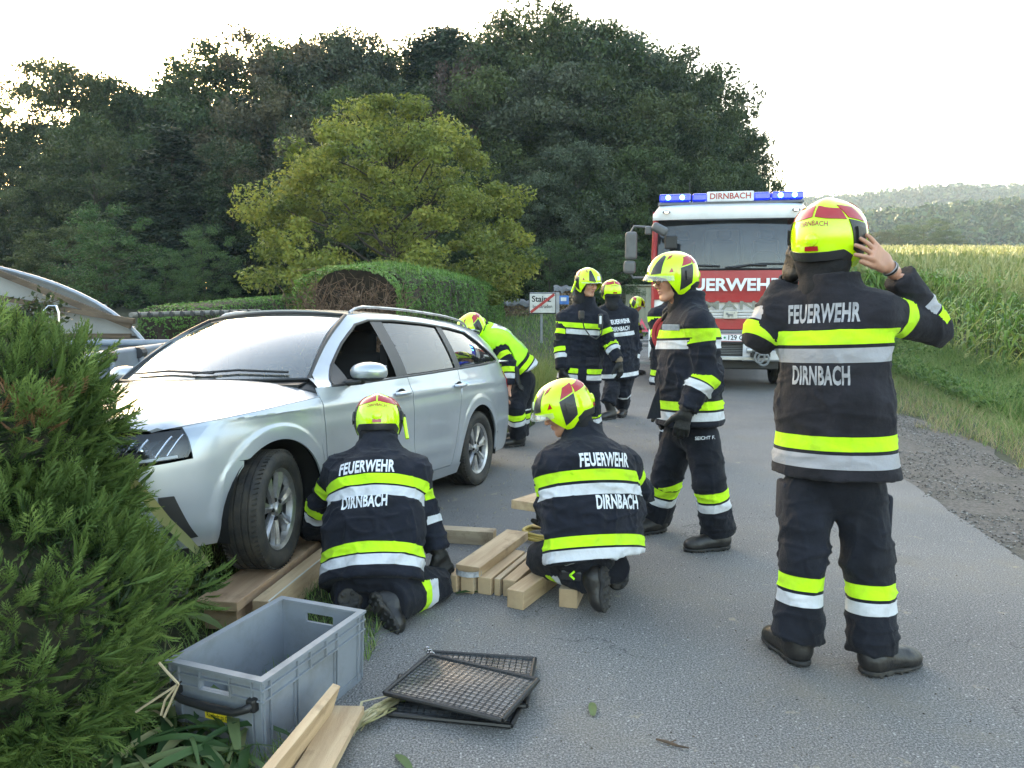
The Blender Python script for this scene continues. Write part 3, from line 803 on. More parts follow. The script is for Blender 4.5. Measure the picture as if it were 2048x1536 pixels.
hill('left_far_hill', [-300, -100, 0, 60, 140], [400, 420, 432, 440, 470], 420, 100, 500, 5.5, 'hazy woods far away behind the greenhouse at the left')
def clump_tree(kind, px, py, Y, wf, lab):
    pr = proto(kind); o = copy_tree(pr[0]); top = P(px, py, Y); z0 = float(terr(top[0], Y)) - .3; H = top[2] - z0
    s_ = H / pr[0]['baseH']; o.location = (top[0], Y, z0); o.scale = (s_ * wf, s_ * wf, s_); o.rotation_euler = (0, 0, px)
    tag(o, lab, 'tree', 'trees behind the corn field')
for i, (px, py, k, wf) in enumerate([(1760, 462, 'mid', 1.5), (1800, 452, 'light', 1.6), (1850, 440, 'light', 1.8), (1895, 462, 'mid', 1.5), (1700, 468, 'mid', 1.6)]):
    clump_tree(k, px, py, 150, wf, ['round dark tree left in the clump behind the corn', 'small round tree beside the tallest of the clump', 'tallest bright green tree of the clump behind the corn', 'round tree at the right end of the clump', 'low tree just right of the truck and helmet'][i])

# ------------------------------------------------------------------ corn
m_corn = leaf_mat('corn_leaf', [(.075, .16, .025), (.15, .27, .042), (.255, .37, .07), (.42, .43, .14)], transl=.4, rough=.45)
m_tassel = leaf_mat('corn_tassel', [(.17, .21, .06), (.27, .29, .11), (.42, .40, .19)], transl=.3)
def corn_parts(H=2.2, nl=11, seg=5):
    """one corn plant: leaf strips (V,F), stalk and tassel"""
    V = []; F = []; rn = []; n0 = 0; a0 = rng.random() * PI
    for k in range(nl):
        z0 = H * (.12 + .72 * k / nl); a = a0 + (k % 2) * PI + rng.normal() * .35; L = rng.uniform(.55, .85) * (1 if k < nl - 2 else .7)
        w = rng.uniform(.045, .075); d = np.array([math.cos(a), math.sin(a), 0]); s_ = np.array([-d[1], d[0], 0])
        rise = rng.uniform(.35, .9); rr = rng.random() if k > 1 else .9 + .1 * rng.random()
        for j in range(seg + 1):
            t = j / seg; c = np.array([0, 0, z0]) + d * L * (t * .85) + np.array([0, 0, 1]) * L * (rise * t - (rise + .55) * t * t)
            ww = w * .5 * (1 - t ** 2.2) * (.6 + .8 * min(1, t * 4)) + .002
            V += [c - s_ * ww + np.array([0, 0, ww * .5]), c + s_ * ww + np.array([0, 0, ww * .5])]; rn += [rr, rr]
            if j < seg: b = n0 + 2 * j; F += [(b, b + 1, b + 3, b + 2)]
        n0 += 2 * (seg + 1)
    mb = MB(); mb.tube(np.array([(0, 0, 0), (.01, 0, H * .5), (.0, .01, H * .93)]), [.014, .011, .005], n=5)
    ta = MB()
    for k in range(7):
        a = k * .9; e = np.array([math.cos(a) * .1 * (k > 0), math.sin(a) * .1 * (k > 0), .16 + .1 * (k == 0)])
        p0 = np.array([0, .01, H * .90 + .012 * k]); ta.tube([p0, p0 + e * .6, p0 + e + np.array([0, 0, -.02])], [.004, .006, .003], n=3)
    return np.array(V), np.array(F), np.array(rn), mb, ta
def corn_plant_proto():
    o = thing('corn_plant', 'x', 'corn plant')
    V, F, rn, mb, ta = corn_parts()
    l = mesh_np('leaves', V, F, m_corn, None, True, attrs={'rnd': rn}); l.parent = o
    s_ = mb.build('stalk', leaf_mat('corn_stalk', [(.08, .13, .03), (.12, .16, .04)], transl=0), smooth=True, fix=False); s_.parent = o
    a_ = ta.build('tassel', m_tassel, smooth=False, fix=False); a_.parent = o
    me = a_.data; at = me.attributes.new('rnd', 'FLOAT', 'POINT'); at.data.foreach_set('value', rng.random(len(me.vertices)).astype(np.float32))
    return o
cps = [corn_plant_proto() for _ in range(5)]; used = [False] * 5
cnt = 0
for row in range(3):
    for yb in np.arange(12.6, 21, .30):
        y = yb + rng.normal() * .05; x = gravR(y) + 3.3 + .75 * row + rng.normal() * .06
        if x > .70 * y + .3: continue
        k = rng.integers(0, 5); o = cps[k] if not used[k] else copy_tree(cps[k]); used[k] = True
        s_ = rng.uniform(.66, .80)
        o.location = (x, y, float(terr(x, y))); o.scale = (s_, s_, s_ * 1.06); o.rotation_euler = (rng.normal() * .05, rng.normal() * .05, rng.random() * 6.28)
        tag(o, 'tall green corn plant with tassel at the edge of the corn field', 'corn plant', 'corn plants along the field edge'); cnt += 1
for k in range(5):
    if not used[k]:
        y = 14 + k; x = gravR(y) + 4; cps[k].location = (x, y, float(terr(x, y))); tag(cps[k], 'tall green corn plant with tassel at the edge of the corn field', 'corn plant', 'corn plants along the field edge')
# the rest of the field is one mass: fewer, larger strips farther off
def corn_mass(n, y0, y1, leafw, per, name, label):
    yy = y0 + (y1 - y0) * rng.random(n) ** 1.3
    xx = gravR(np.minimum(yy, 60)) + 2.2 + (yy - np.minimum(yy, 60)) * .12 + rng.random(n) * (.72 * yy + 3 - gravR(np.minimum(yy, 60)) - 2.8).clip(1)
    if y0 < 20:
        k = (xx - gravR(yy)) > 5.1; xx, yy = xx[k], yy[k]; n = len(xx)
    z = terr(xx, yy); V = []; rn = []
    Fq = []
    for k in range(per):
        a = rng.uniform(0, 2 * PI, n); d = np.stack([np.cos(a), np.sin(a), 0 * a], 1); s_ = np.stack([-np.sin(a), np.cos(a), 0 * a], 1)
        z0 = z + rng.uniform(.6, 1.5, n); L = rng.uniform(.45, .8, n)[:, None]; rise = rng.uniform(.4, 1.0, n)[:, None]
        b = np.stack([xx + rng.normal(size=n) * .1, yy + rng.normal(size=n) * .1, z0], 1)
        for t in (0, .45, 1.0):
            c = b + d * L * t * .8 + np.array([0, 0, 1.0]) * L * (rise * t - (rise + .5) * t * t); ww = leafw * .5 * (1 - .8 * t)
            V += [c - s_ * ww, c + s_ * ww]
        rn.append(np.clip(.22 + rng.random(n) * .6 + .3 * fbm(np.stack([xx * .25, yy * .12, 0 * xx], 1), 63), 0, 1))
    # tassels: thin upright straw coloured triangles
    V = np.stack(V, 1)                      # n, per*6, 3
    F = []
    for k in range(per): F += [(6*k, 6*k+1, 6*k+3, 6*k+2), (6*k+2, 6*k+3, 6*k+5, 6*k+4)]
    m = per * 6
    FF = (np.array(F)[None] + (np.arange(n) * m)[:, None, None]).reshape(-1, 4)
    RN = np.repeat(np.stack(rn, 1), 6, axis=1).ravel()
    tag(mesh_np(name, V.reshape(-1, 3), FF, m_corn, None, True, attrs={'rnd': RN}), label, 'corn', kind='stuff')
    h = z + rng.uniform(1.45, 1.95, n); a = rng.uniform(0, PI, n); s_ = np.stack([np.cos(a), np.sin(a), 0 * a], 1) * leafw * .45
    b = np.stack([xx, yy, h - .15], 1); tp = b + np.array([0, 0, .26]) + rng.normal(size=(n, 3)) * .10
    TV = np.stack([b - s_ * .1, b + s_, tp, b - s_], 1)
    tag(leaves_obj(name + '_tassels', TV, rng.random(n), m_tassel), label + ', straw coloured tassels', 'corn tassels', kind='stuff')
corn_mass(5200, 13, 34, .08, 6, 'corn_field', 'green corn field behind the first rows of plants')
corn_mass(12000, 30, 150, .2, 2, 'far_corn_field', 'far part of the corn field rising towards the hills')

# ================================================================== HEDGES, GREENHOUSE, POOL, SIGN, PILES
def spray_template(L=.11, n=11, sub=4):
    """flat thuja frond lying along +x in the xy plane, triangles"""
    V = []; F = []
    def sliver(p, d, l, w):
        d = np.asarray(d, float); s_ = np.array([-d[1], d[0], 0]); b = len(V)
        V.extend([p - s_ * w * .3, p + d * l * .55 + s_ * w * .5, p + d * l, p + d * l * .55 - s_ * w * .5 ])
        F.extend([(b, b + 3, b + 2), (b, b + 2, b + 1)])
    sliver(np.zeros(3), (1, 0, 0), L, .0028)
    for k in range(n):
        t = .12 + .8 * k / n; sd = 1 if k % 2 else -1
        l = L * .58 * (1 - t * .75) * (.6 + .4 * min(1, t * 4)); a = sd * R(48 - 18 * t)
        p = np.array([L * t, 0, 0]); d = np.array([math.cos(a), math.sin(a), sd * .0])
        sliver(p, d, l, .0032)
        for j in range(sub):
            u = .25 + .6 * j / sub; a2 = a + (R(38) if j % 2 else -R(38))
            e_ = np.array((math.cos(a2), math.sin(a2), 0)); q_ = p + d * l * u; s2 = np.array([-e_[1], e_[0], 0]) * .0015; L2 = l * .42 * (1.2 - u); b = len(V); V.extend([q_ - s2, q_ + e_ * L2, q_ + s2]); F.append((b, b + 1, b + 2))
    V = np.array(V); V[:, 2] = -.9 * V[:, 0] ** 2 / L * .35 + .004 * np.sin(V[:, 1] * 200)
    return V, np.array(F)
def sprays(name, pts, nrm, L, mat_, parent=None, up=.45, spread=.5, rn=None, templ=None, roll=.8, out=.8):
    V, F = templ if templ else spray_template()
    n = len(pts); m = len(V)
    d = nrm * out + np.array([0, 0, up]) + rng.normal(size=(n, 3)) * spread; d /= np.linalg.norm(d, axis=1)[:, None]
    s_ = np.cross(d, np.array([0, 0, 1.0])) + rng.normal(size=(n, 3)) * roll; s_ -= d * (s_ * d).sum(1)[:, None]; s_ /= np.linalg.norm(s_, axis=1)[:, None]
    z = np.cross(d, s_); L = np.broadcast_to(L, (n,))
    sc = (L / .11)[:, None, None]
    W = pts[:, None] + sc * (V[None, :, :1] * d[:, None] + V[None, :, 1:2] * s_[:, None] + V[None, :, 2:] * z[:, None])
    FF = F[None] + (np.arange(n) * m)[:, None, None]
    if rn is None: rn = rng.random(n)
    tip = V[:, 0] / V[:, 0].max()
    r = np.clip(rn[:, None] * .6 + tip[None] * .32, 0, 1)
    return mesh_np(name, W.reshape(-1, 3), FF.reshape(-1, 3), mat_, parent, False, attrs={'rnd': r.ravel()})
m_thuja = leaf_mat('thuja_leaf', [(.035, .062, .018), (.085, .14, .034), (.155, .23, .058), (.27, .35, .11)], transl=.28, rough=.62, spec=.2)
m_thuja_dead = leaf_mat('thuja_dead', [(.08, .035, .015), (.16, .08, .035), (.22, .12, .05)], transl=.1)
m_twig = pm('twig', (.055, .038, .026), rough=.9, col2=(.13, .085, .055), scale=9)

# the big near hedge at the left
hb = []
for px, py, Y, rx, ry, rz in [(20, 960, 2.45, .27, .36, .29), (-90, 900, 2.35, .40, .40, .33), (35, 1150, 2.30, .25, .36, .26), (-50, 1400, 2.15, .20, .30, .30), (265, 1225, 2.60, .10, .2, .06), (-60, 1250, 2.2, .5, .42, .50), (20, 1320, 2.28, .14, .24, .20), (-420, 950, 2.6, .7, .5, .5), (-520, 1250, 2.5, .8, .5, .6), (0, 752, 2.5, .24, .28, .14), (95, 800, 2.55, .12, .2, .12), (150, 850, 2.60, .09, .20, .12), (130, 1020, 2.55, .09, .22, .14), (200, 1130, 2.55, .09, .16, .10), (330, 1185, 2.8, .10, .16, .06)]:
    hb.append((P(px, py, Y), np.array([rx, ry, rz])))
def hedge_points(hb, n, inside=.86):
    pts = []; nr = []
    a = np.array([r[0] * r[2] + r[1] * r[2] for _, r in hb]); a = a / a.sum()
    for (c, r), f in zip(hb, a):
        k = int(n * f); d = rng.normal(size=(k, 3)); d /= np.linalg.norm(d, axis=1)[:, None]
        rr = inside + (1 - inside) * rng.random(k) ** .6
        p = c + d * r * rr[:, None]; nn = d / r; nn /= np.linalg.norm(nn, axis=1)[:, None]
        lump = fbm(p * 5.5, 17) * .10 + fbm(p * 14, 18) * .045
        p = p + nn * lump[:, None]
        ok = np.ones(k, bool)
        for c2, r2 in hb:
            if c2 is c: continue
            ok &= (((p - c2) / (r2 * .80)) ** 2).sum(1) > 1
        pts.append(p[ok]); nr.append(nn[ok])
    p = np.vstack(pts); q_ = np.vstack(nr); ok = p[:, 2] > .02
    return p[ok], q_[ok]
big = thing('thuja_hedge', 'big feathery green thuja hedge filling the lower left foreground beside the car bonnet', 'hedge', (-1.7, 2.4, 0))
p_, n_ = hedge_points(hb, 20000)
cam_side = (n_ @ np.array([.35, -.85, .35])) > -.45
p_, n_ = p_[cam_side], n_[cam_side]
patch = fbm(p_ * 3.0, 41) * .5 + fbm(p_ * 11, 43) * .45 + .46
o = sprays('foliage', p_, n_, rng.uniform(.055, .13, len(p_)) * (.75 + .5 * (fbm(p_ * 8, 77) > 0)), m_thuja, big, spread=.36, up=.25, roll=.35, rn=np.clip(patch + rng.normal(size=len(p_)) * .16, 0, 1))
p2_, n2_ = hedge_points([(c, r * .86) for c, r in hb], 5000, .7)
o = sprays('inner_foliage', p2_, n2_, .12, leaf_mat('thuja_inner_shade', [(.010, .022, .007), (.022, .05, .012), (.04, .07, .02)], transl=.15), big, templ=spray_template(n=6, sub=1))  # darker copy of the thuja green, shade inside the hedge put into colour
k = (np.abs(((p_ - P(105, 790, 2.1)) * np.array([1, .6, 1]))) ** 2).sum(1) < .035
sel = rng.permutation(np.where(k)[0])[:60]
if len(sel): sprays('dead_foliage', p_[sel] + n_[sel] * .02, n_[sel], .07, m_thuja_dead, big)
mb = MB()
for c, r in hb[:8]:
    for q_ in range(9):
        d = rng.normal(size=3); d /= np.linalg.norm(d); limb(mb, (c[0] - .1, c[1] + .05, max(.02, c[2] - r[2])), c + d * r * .92, .014, .003, n=5, sides=4)
mb.build('branches', m_twig, big, smooth=True, fix=False)
# inner body of the hedge: solid dark core, inner shade put into its colour
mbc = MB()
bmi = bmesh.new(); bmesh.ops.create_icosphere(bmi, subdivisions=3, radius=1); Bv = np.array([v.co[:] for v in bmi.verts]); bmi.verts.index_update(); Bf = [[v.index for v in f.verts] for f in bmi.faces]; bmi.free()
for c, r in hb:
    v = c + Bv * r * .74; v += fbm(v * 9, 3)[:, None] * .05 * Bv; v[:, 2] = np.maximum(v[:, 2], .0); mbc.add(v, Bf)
mbc.build('inner_dark_core', pm('hedge_core', (.018, .024, .010), rough=1, col2=(.04, .035, .02), scale=30, bump=1, bscale=40), big, smooth=False, fix=False)

# clipped hedges further back
def hedge_shell(base, width, height, round_top, n, size, name, label, matl, end_open=None, core=True, wob=.10, hvar=None):
    """base: list of (x, y, z, heightfactor) centre line from near to far"""
    B = np.array(base, float); seg = np.linalg.norm(np.diff(B[:, :2], axis=0), axis=1); S = np.r_[0, np.cumsum(seg)]
    # profile around: right side up, over the top, left side down
    w = width / 2; pr = []
    for t in np.linspace(0, 1, 9): pr.append((w * (1 - .06 * t), t * (height - round_top)))
    for a in np.linspace(0, PI, 11)[1:-1]: pr.append((w * .94 * math.cos(a), height - round_top + round_top * math.sin(a)))
    for t in np.linspace(1, 0, 9): pr.append((-w * (1 - .06 * t), t * (height - round_top)))
    pr = np.array(pr); pl = np.r_[0, np.cumsum(np.linalg.norm(np.diff(pr, axis=0), axis=1))]
    def at(s_, u):
        x = np.interp(s_, S, B[:, 0]); y = np.interp(s_, S, B[:, 1]); z = np.interp(s_, S, B[:, 2]); hf = np.interp(s_, S, B[:, 3])
        dx = np.interp(np.minimum(s_ + .5, S[-1]), S, B[:, 0]) - np.interp(np.maximum(s_ - .5, 0), S, B[:, 0]); dy = np.interp(np.minimum(s_ + .5, S[-1]), S, B[:, 1]) - np.interp(np.maximum(s_ - .5, 0), S, B[:, 1])
        L_ = np.hypot(dx, dy); nx, ny = dy / L_, -dx / L_
        pu = np.interp(u, pl, pr[:, 0]); pz = np.interp(u, pl, pr[:, 1])
        # round the ends off
        e = np.minimum(s_, S[-1] - s_); f = np.sqrt(np.clip(1 - (1 - np.clip(e / (width * .45), 0, 1)) ** 2, 0, 1)) if end_open is None else np.sqrt(np.clip(1 - (1 - np.clip((S[-1] - s_) / (width * .45), 0, 1)) ** 2, 0, 1))
        return np.stack([x + nx * pu * f, y + ny * pu * f, z + pz * hf * (.75 + .25 * f)], 1)
    s_ = rng.random(n) ** 1.25 * S[-1]; u = rng.random(n) * pl[-1]
    p = at(s_, u); e = 1e-2
    du = at(s_, np.minimum(u + .05, pl[-1])) - at(s_, np.maximum(u - .05, 0)); ds = at(np.minimum(s_ + .05, S[-1]), u) - at(np.maximum(s_ - .05, 0), u)
    nn = np.cross(ds, du); nn /= np.linalg.norm(nn, axis=1)[:, None] + 1e-9
    ctr = at(s_, np.full(n, pl[-1] / 2)) - np.array([0, 0, height * .5]); nn *= np.sign(((p - ctr) * nn).sum(1))[:, None]
    p = p + nn * (fbm(p * 2.2, 51) * wob + fbm(p * 7, 52) * .05 + rng.random(n) * .04 - .05)[:, None]
    dist = np.interp(s_, S, B[:, 1])
    Q = leaf_quads(p, nn * 1.6 + np.array([0, -.1, .3]), size * (.6 + dist / 30), jitter=.9)
    rn = np.clip(.42 + fbm(p * 1.6, 53) * .5 + fbm(p * 12, 54) * .5 + rng.normal(size=n) * .08, 0, 1)
    o = thing(name, label, 'hedge', (B[0, 0], B[0, 1], B[0, 2]))
    leaves_obj('foliage', Q, rn, matl, o)
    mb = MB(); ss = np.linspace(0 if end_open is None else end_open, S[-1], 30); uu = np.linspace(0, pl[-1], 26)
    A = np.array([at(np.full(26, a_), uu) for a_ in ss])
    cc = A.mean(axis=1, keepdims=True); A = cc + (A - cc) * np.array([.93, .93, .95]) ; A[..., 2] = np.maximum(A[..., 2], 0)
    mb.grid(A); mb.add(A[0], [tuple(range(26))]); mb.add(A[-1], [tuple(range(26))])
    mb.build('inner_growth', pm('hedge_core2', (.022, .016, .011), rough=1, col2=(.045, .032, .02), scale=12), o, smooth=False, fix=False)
    return o, at, S, pl
m_hedge = leaf_mat('hedge_leaf', [(.045, .10, .018), (.085, .18, .03), (.14, .26, .05), (.21, .34, .08)], transl=.3)
HA = [(-2.95, 13.6, 0, 1.0), (-2.6, 17, .1, 1.04), (-2.1, 21, .15, 1.0), (-1.35, 28, .25, .93), (-1.2, 31, .3, .9)]
hedge, at, S, pl = hedge_shell(HA, 2.0, 2.06, .42, 52000, .052, 'clipped_hedge', 'tall rounded clipped hedge with a brown bare hollow at its near end', m_hedge, end_open=1.0)
q_s = 1.0 + rng.random(3200) * (S[-1] - 1.2); q_u = pl[-1] * (.34 + .32 * rng.random(3200)); sh_ = at(q_s, q_u) - np.array([0, 0, .03])
put(blades('shoots', sh_, rng.uniform(.07, .18, 3200), .014, .5, m_hedge), hedge)
# hollow brown end
mb = MB()
for k in range(420):
    a = rng.uniform(-.8, .8); z = rng.uniform(.2, 1.8); c = np.array([-2.95 + a * 1.0, 13.75 + rng.random() * .7, rng.uniform(0, 1.2)])
    e = np.array([-2.95 + a * 1.15, 13.35 + rng.random() * .5, min(1.95, c[2] + rng.uniform(.2, .9))]); e[0] += rng.normal() * .35
    limb(mb, c, e, rng.uniform(.006, .016), .003, n=5, sides=4, wob=.5)
mb.build('bare_twigs', pm('bare_twig', (.09, .055, .038), rough=.95, col2=(.20, .13, .085), scale=7), hedge, smooth=True, fix=False)
n = 1500; p = np.stack([-2.95 + rng.uniform(-.9, .9, n), 13.9 + rng.random(n) * .7, rng.uniform(.1, 1.75, n)], 1)
leaves_obj('dead_leaves', leaf_quads(p, np.array([0, -1, .3]), .055), rng.random(n), leaf_mat('dead_hedge_leaf', [(.05, .025, .012), (.10, .055, .03), (.16, .09, .05)], transl=.1), hedge)
HB = [(-6.9, 15.0, 0, .97), (-7.2, 20, .1, 1.0), (-7.6, 26, .2, 1.03), (-8.1, 31, .25, 1.05)]
hedge_shell(HB, 1.2, 1.38, .12, 26000, .05, 'clipped_hedge', 'low flat topped clipped hedge behind the rail and car roof', m_hedge, wob=.04)

# rail on posts beside the greenhouse
m_rail = pm('weathered_rail', (.13, .125, .11), rough=.9, col2=(.22, .21, .19), scale=5, bump=.5)
rail = thing('wooden_rail', 'long thin grey rail on a post between greenhouse and hedge', 'fence', P(475, 660, 10.5) * np.array([1, 1, 0]))
mb = MB(); pts = [P(x, y, Y) for x, y, Y in [(262, 630, 9), (330, 628, 9.6), (400, 626, 10.0), (475, 624, 10.5), (520, 623, 10.8)]]
mb.tube(pts, .032, n=8); o = mb.build('rail', m_rail, rail, smooth=True)
mb = MB()
for t in np.linspace(.05, .97, 13):
    c = pts[0] + (pts[-1] - pts[0]) * t; c[2] = np.interp(c[0], [q[0] for q in pts], [q[2] for q in pts]); d = unit(pts[-1] - pts[0]); mb.cyl(c - d * .012, c + d * .012, .037, n=8)
o = mb.build('wire_tie', pm('wire', (.05, .05, .05), rough=.5), rail); o['kind'] = 'stuff'
for x, Y in ((475, 10.5),):
    mb = MB(); c = P(x, 626, Y); mb.cyl((c[0], c[1], 0), (c[0], c[1], c[2] - .03), .04, n=8); mb.build('post', m_rail, rail)

# greenhouse: polythene tunnel
m_film = pm('greenhouse_film', (.22, .225, .23), rough=.45, col2=(.31, .315, .32), scale=.9, bump=.35, bscale=3, dirt=((.15, .145, .12), 1.6, .45, .75, .6))
m_frame = pm('greenhouse_pipe', (.30, .33, .38), rough=.45, metal=.4)
m_wood_old = pm('old_batten', (.07, .05, .035), rough=.9, col2=(.13, .095, .065), scale=3, stretch=(1, 6, 6), bump=.4)
gh = thing('greenhouse', 'arched polythene greenhouse with milky film left behind the hedge', 'greenhouse', (-6, 9.4, 0))
GX, GA, GH_, GE = -9.2, 4.95, 2.06, 2.6
def garch(u): c, s_ = math.cos(u), math.sin(u); return GX + GA * math.copysign(abs(c) ** (2 / GE), c), GH_ * abs(s_) ** (2 / GE)
us = np.linspace(0.02, PI - .02, 40)
prof = np.array([garch(u) for u in us])
mb = MB(); mb.grid(np.array([[(x - .62 * (y - 9.4), y, z) for x, z in prof] for y in np.linspace(9.5, 19, 8)])); 
o = mb.build('roof_film', m_film, gh, smooth=True, fix=False)
mb = MB(); low = [(x, 9.42, z) for x, z in prof if z > 1.02]; 
mb.add(low + [(low[-1][0], 9.42, 1.02), (low[0][0], 9.42, 1.02)], [tuple(range(len(low) + 2))]); mb.build('gable_film', m_film, gh)
mb = MB(); mb.add([(prof[0][0] + .12, 9.40, 0), (prof[0][0] - .28, 9.38, 1.0), (GX - 4.7, 9.38, 1.0), (GX - 4.9, 9.40, 0)], [(0, 1, 2, 3)]); mb.build('wall_film', m_film, gh)
for y in (9.36, 12, 15, 18.9):
    mb = MB(); mb.tube([(x - .62 * (y - 9.4), y, z + .02) for x, z in prof], .028, n=6); mb.build('hoop', m_frame, gh, smooth=True)
for u in (.45, .62, .85, 1.1, 1.5):
    x, z = garch(u); mb = MB(); mb.cyl((x, 9.45, z + .03), (x - 5.95, 19, z + .03), .02, n=6); mb.build('purlin', m_frame, gh)
a, b = P(-60, 522, 9.28), P(262, 652, 9.28); mb = MB(); mb.box((a + b) / 2, (np.linalg.norm(b - a), .05, .07), rot=np.array(Matrix.Rotation(math.atan2(a[2] - b[2], b[0] - a[0]), 3, 'Y'))); mb.build('batten', m_wood_old, gh)
a, b = P(-60, 585, 9.28), P(268, 643, 9.26); mb = MB(); mb.box((a + b) / 2, (np.linalg.norm(b - a), .05, .06), rot=np.array(Matrix.Rotation(math.atan2(a[2] - b[2], b[0] - a[0]), 3, 'Y'))); mb.build('batten', m_wood_old, gh)
mb = MB(); mb.box((-6.72, 9.33, 1.03), (4.2, .04, .05)); mb.build('batten', m_wood_old, gh)
for px in (192, 20): 
    c = P(px, 650, 9.3); mb = MB(); mb.cyl((c[0], 9.33, 0), (c[0], 9.33, 1.0), .025, n=6); mb.build('post', m_frame, gh)

# frame pool
m_liner = pm('pool_liner', (.085, .09, .105), rough=.5, col2=(.105, .11, .125), bump=.2, bscale=3)
m_liner2 = pm('pool_liner_band', (.19, .21, .24), rough=.45)
m_tube = pm('pool_tube', (.20, .225, .27), rough=.4)
pool = thing('frame_pool', 'grey above ground frame pool with slanted legs behind the car bonnet', 'pool', (-4.4, 7.1, 0))
x0, x1, y0, y1, zt = -3.62, -5.9, 5.6, 8.7, .98
def wall(z0, z1, inset, m_, nm):
    mb = MB(); c = [(x0, y0), (x0, y1), (x1, y1), (x1, y0)]; cc = np.array([(x0 + x1) / 2, (y0 + y1) / 2])
    V = []; 
    for z in (z0, z1):
        for i in range(4):
            for t in np.linspace(0, 1, 8)[:-1]:
                a = np.array(c[i]); b = np.array(c[(i + 1) % 4]); p_ = a + (b - a) * t; bul = math.sin(t * PI) * .03
                p_ = cc + (p_ - cc) * (1 + bul - inset); V.append((p_[0], p_[1], z))
    n = 28; mb.add(V, [(i, (i + 1) % n, n + (i + 1) % n, n + i) for i in range(n)]); return mb.build(nm, m_, pool, smooth=True)
wall(0, .74, .0, m_liner, 'liner'); wall(.74, zt, -.003, m_liner2, 'liner_band')
mb = MB(); mb.add([(x0, y0, .8), (x0, y1, .8), (x1, y1, .8), (x1, y0, .8)], [(0, 1, 2, 3)]); mb.build('water', pm('pool_water', (.05, .12, .16), rough=.05, spec=.6), pool)
for a, b in (((x0, y0), (x0, y1)), ((x0, y1), (x1, y1)), ((x1, y1), (x1, y0)), ((x1, y0), (x0, y0))):
    mb = MB(); mb.cyl((a[0], a[1], zt), (b[0], b[1], zt), .038, n=10); mb.build('rim_tube', m_tube, pool, smooth=True)
for y in np.linspace(y0 + .1, y1 - .2, 6):
    mb = MB(); mb.tube([(x0 + .05, y, zt - .06), (x0 + .12, y, .5), (x0 + .36, y, .01)], .03, n=8); mb.build('leg', m_tube, pool, smooth=True)
    mb = MB(); mb.cyl((x0 + .04, y - .05, zt - .02), (x0 + .04, y + .05, zt - .02), .055, n=10); mb.build('clip', pm('dark_plastic', (.03, .03, .035), rough=.5), pool)
# hose hook hanging over the rim
mb = MB(); pts = [P(x, y, 5.2) for x, y in [(88, 622), (98, 612), (112, 612), (117, 625), (119, 660), (122, 700)]]
mb.tube(pts, .008, n=6); tag(mb.build('metal_hook', pm('chrome', (.6, .6, .62), rough=.2, metal=1), smooth=True), 'thin bent shiny metal hook standing between hedge and pool', 'hook')
# elder twigs before the film
mb = MB(); lf = []
for k in range(16):
    a = P(rng.uniform(-10, 20), 660, 6.5); b = P(rng.uniform(20, 140), rng.uniform(585, 640), 6.5); limb(mb, a, b, .008, .002, n=6, sides=4, wob=.4)
    for q_ in range(40): t = rng.uniform(.3, 1); lf.append(a + (b - a) * t + rng.normal(size=3) * .05)
bush = thing('elder_bush', 'thin dark leafed twigs in front of the greenhouse film', 'bush', P(10, 700, 6.5) * np.array([1, 1, 0]))
mb.cyl((P(5, 660, 6.5)[0], 6.5, 0), P(5, 660, 6.5), .02, n=6)
mb.build('twigs', m_twig, bush, smooth=True, fix=False); leaves_obj('foliage', leaf_quads(np.array(lf), np.array([0, -.5, .6]), .05), rng.random(len(lf)), leaf_mat('leaf_dark', TC['dark']), bush)

# place sign
m_signw = pm('sign_white', (.62, .62, .58), rough=.4, dirt=((.35, .36, .25), 5, .45, .75, .5))
m_black = pm('print_black', (.012, .012, .012), rough=.5)
m_redp = pm('print_red', (.42, .035, .03), rough=.45)
m_galv = pm('galvanised', (.35, .37, .40), rough=.45, metal=.5)
sg = thing('place_sign', 'white end of village sign with a red diagonal on a grey pole', 'sign', P(1088, 700, 19) * np.array([1, 1, 0]) )
SY = 19.0; a = P(1058, 627, SY); b = P(1112, 586, SY); w_, h_ = b[0] - a[0], b[2] - a[2]; c = (a + b) / 2
mb = MB(); mb.box((c[0] + .05, SY + .06, c[2]), (w_ + .08, .05, h_ + .02), bev=.01); mb.build('frame', m_galv, sg)
mb = MB(); mb.box((c[0], SY + .0, c[2]), (w_, .03, h_), bev=.008); mb.build('border', m_black, sg)
mb = MB(); mb.box((c[0], SY - .013, c[2]), (w_ - .035, .02, h_ - .035)); mb.build('face', m_signw, sg)
text_on('Stainz', (c[0] - .03, SY - .023, c[2] + .10), (1, 0, 0), (0, 0, 1), .2, m_black, sg, bold=.025, off=.002, width=w_ * .72)
text_on('bei Straden', (c[0] + .0, SY - .023, c[2] - .08), (1, 0, 0), (0, 0, 1), .12, m_black, sg, bold=.012, off=.002, width=w_ * .72)
mb = MB(); d = unit((w_, 0, h_)); nrm = np.array([-d[2], 0, d[0]]); q0 = np.array([c[0], SY - .030, c[2]]); l = math.hypot(w_, h_) * .44
mb.prism([q0 - d * l - nrm * .032, q0 + d * l - nrm * .032, q0 + d * l + nrm * .032, q0 - d * l + nrm * .032], (0, .003, 0)); mb.build('diagonal_stripe', m_redp, sg)
mb = MB(); mb.cyl((c[0] - .02, SY + .1, 0), (c[0] - .02, SY + .1, c[2] + h_ / 2), .035, n=10); mb.build('pole', m_galv, sg, smooth=True)

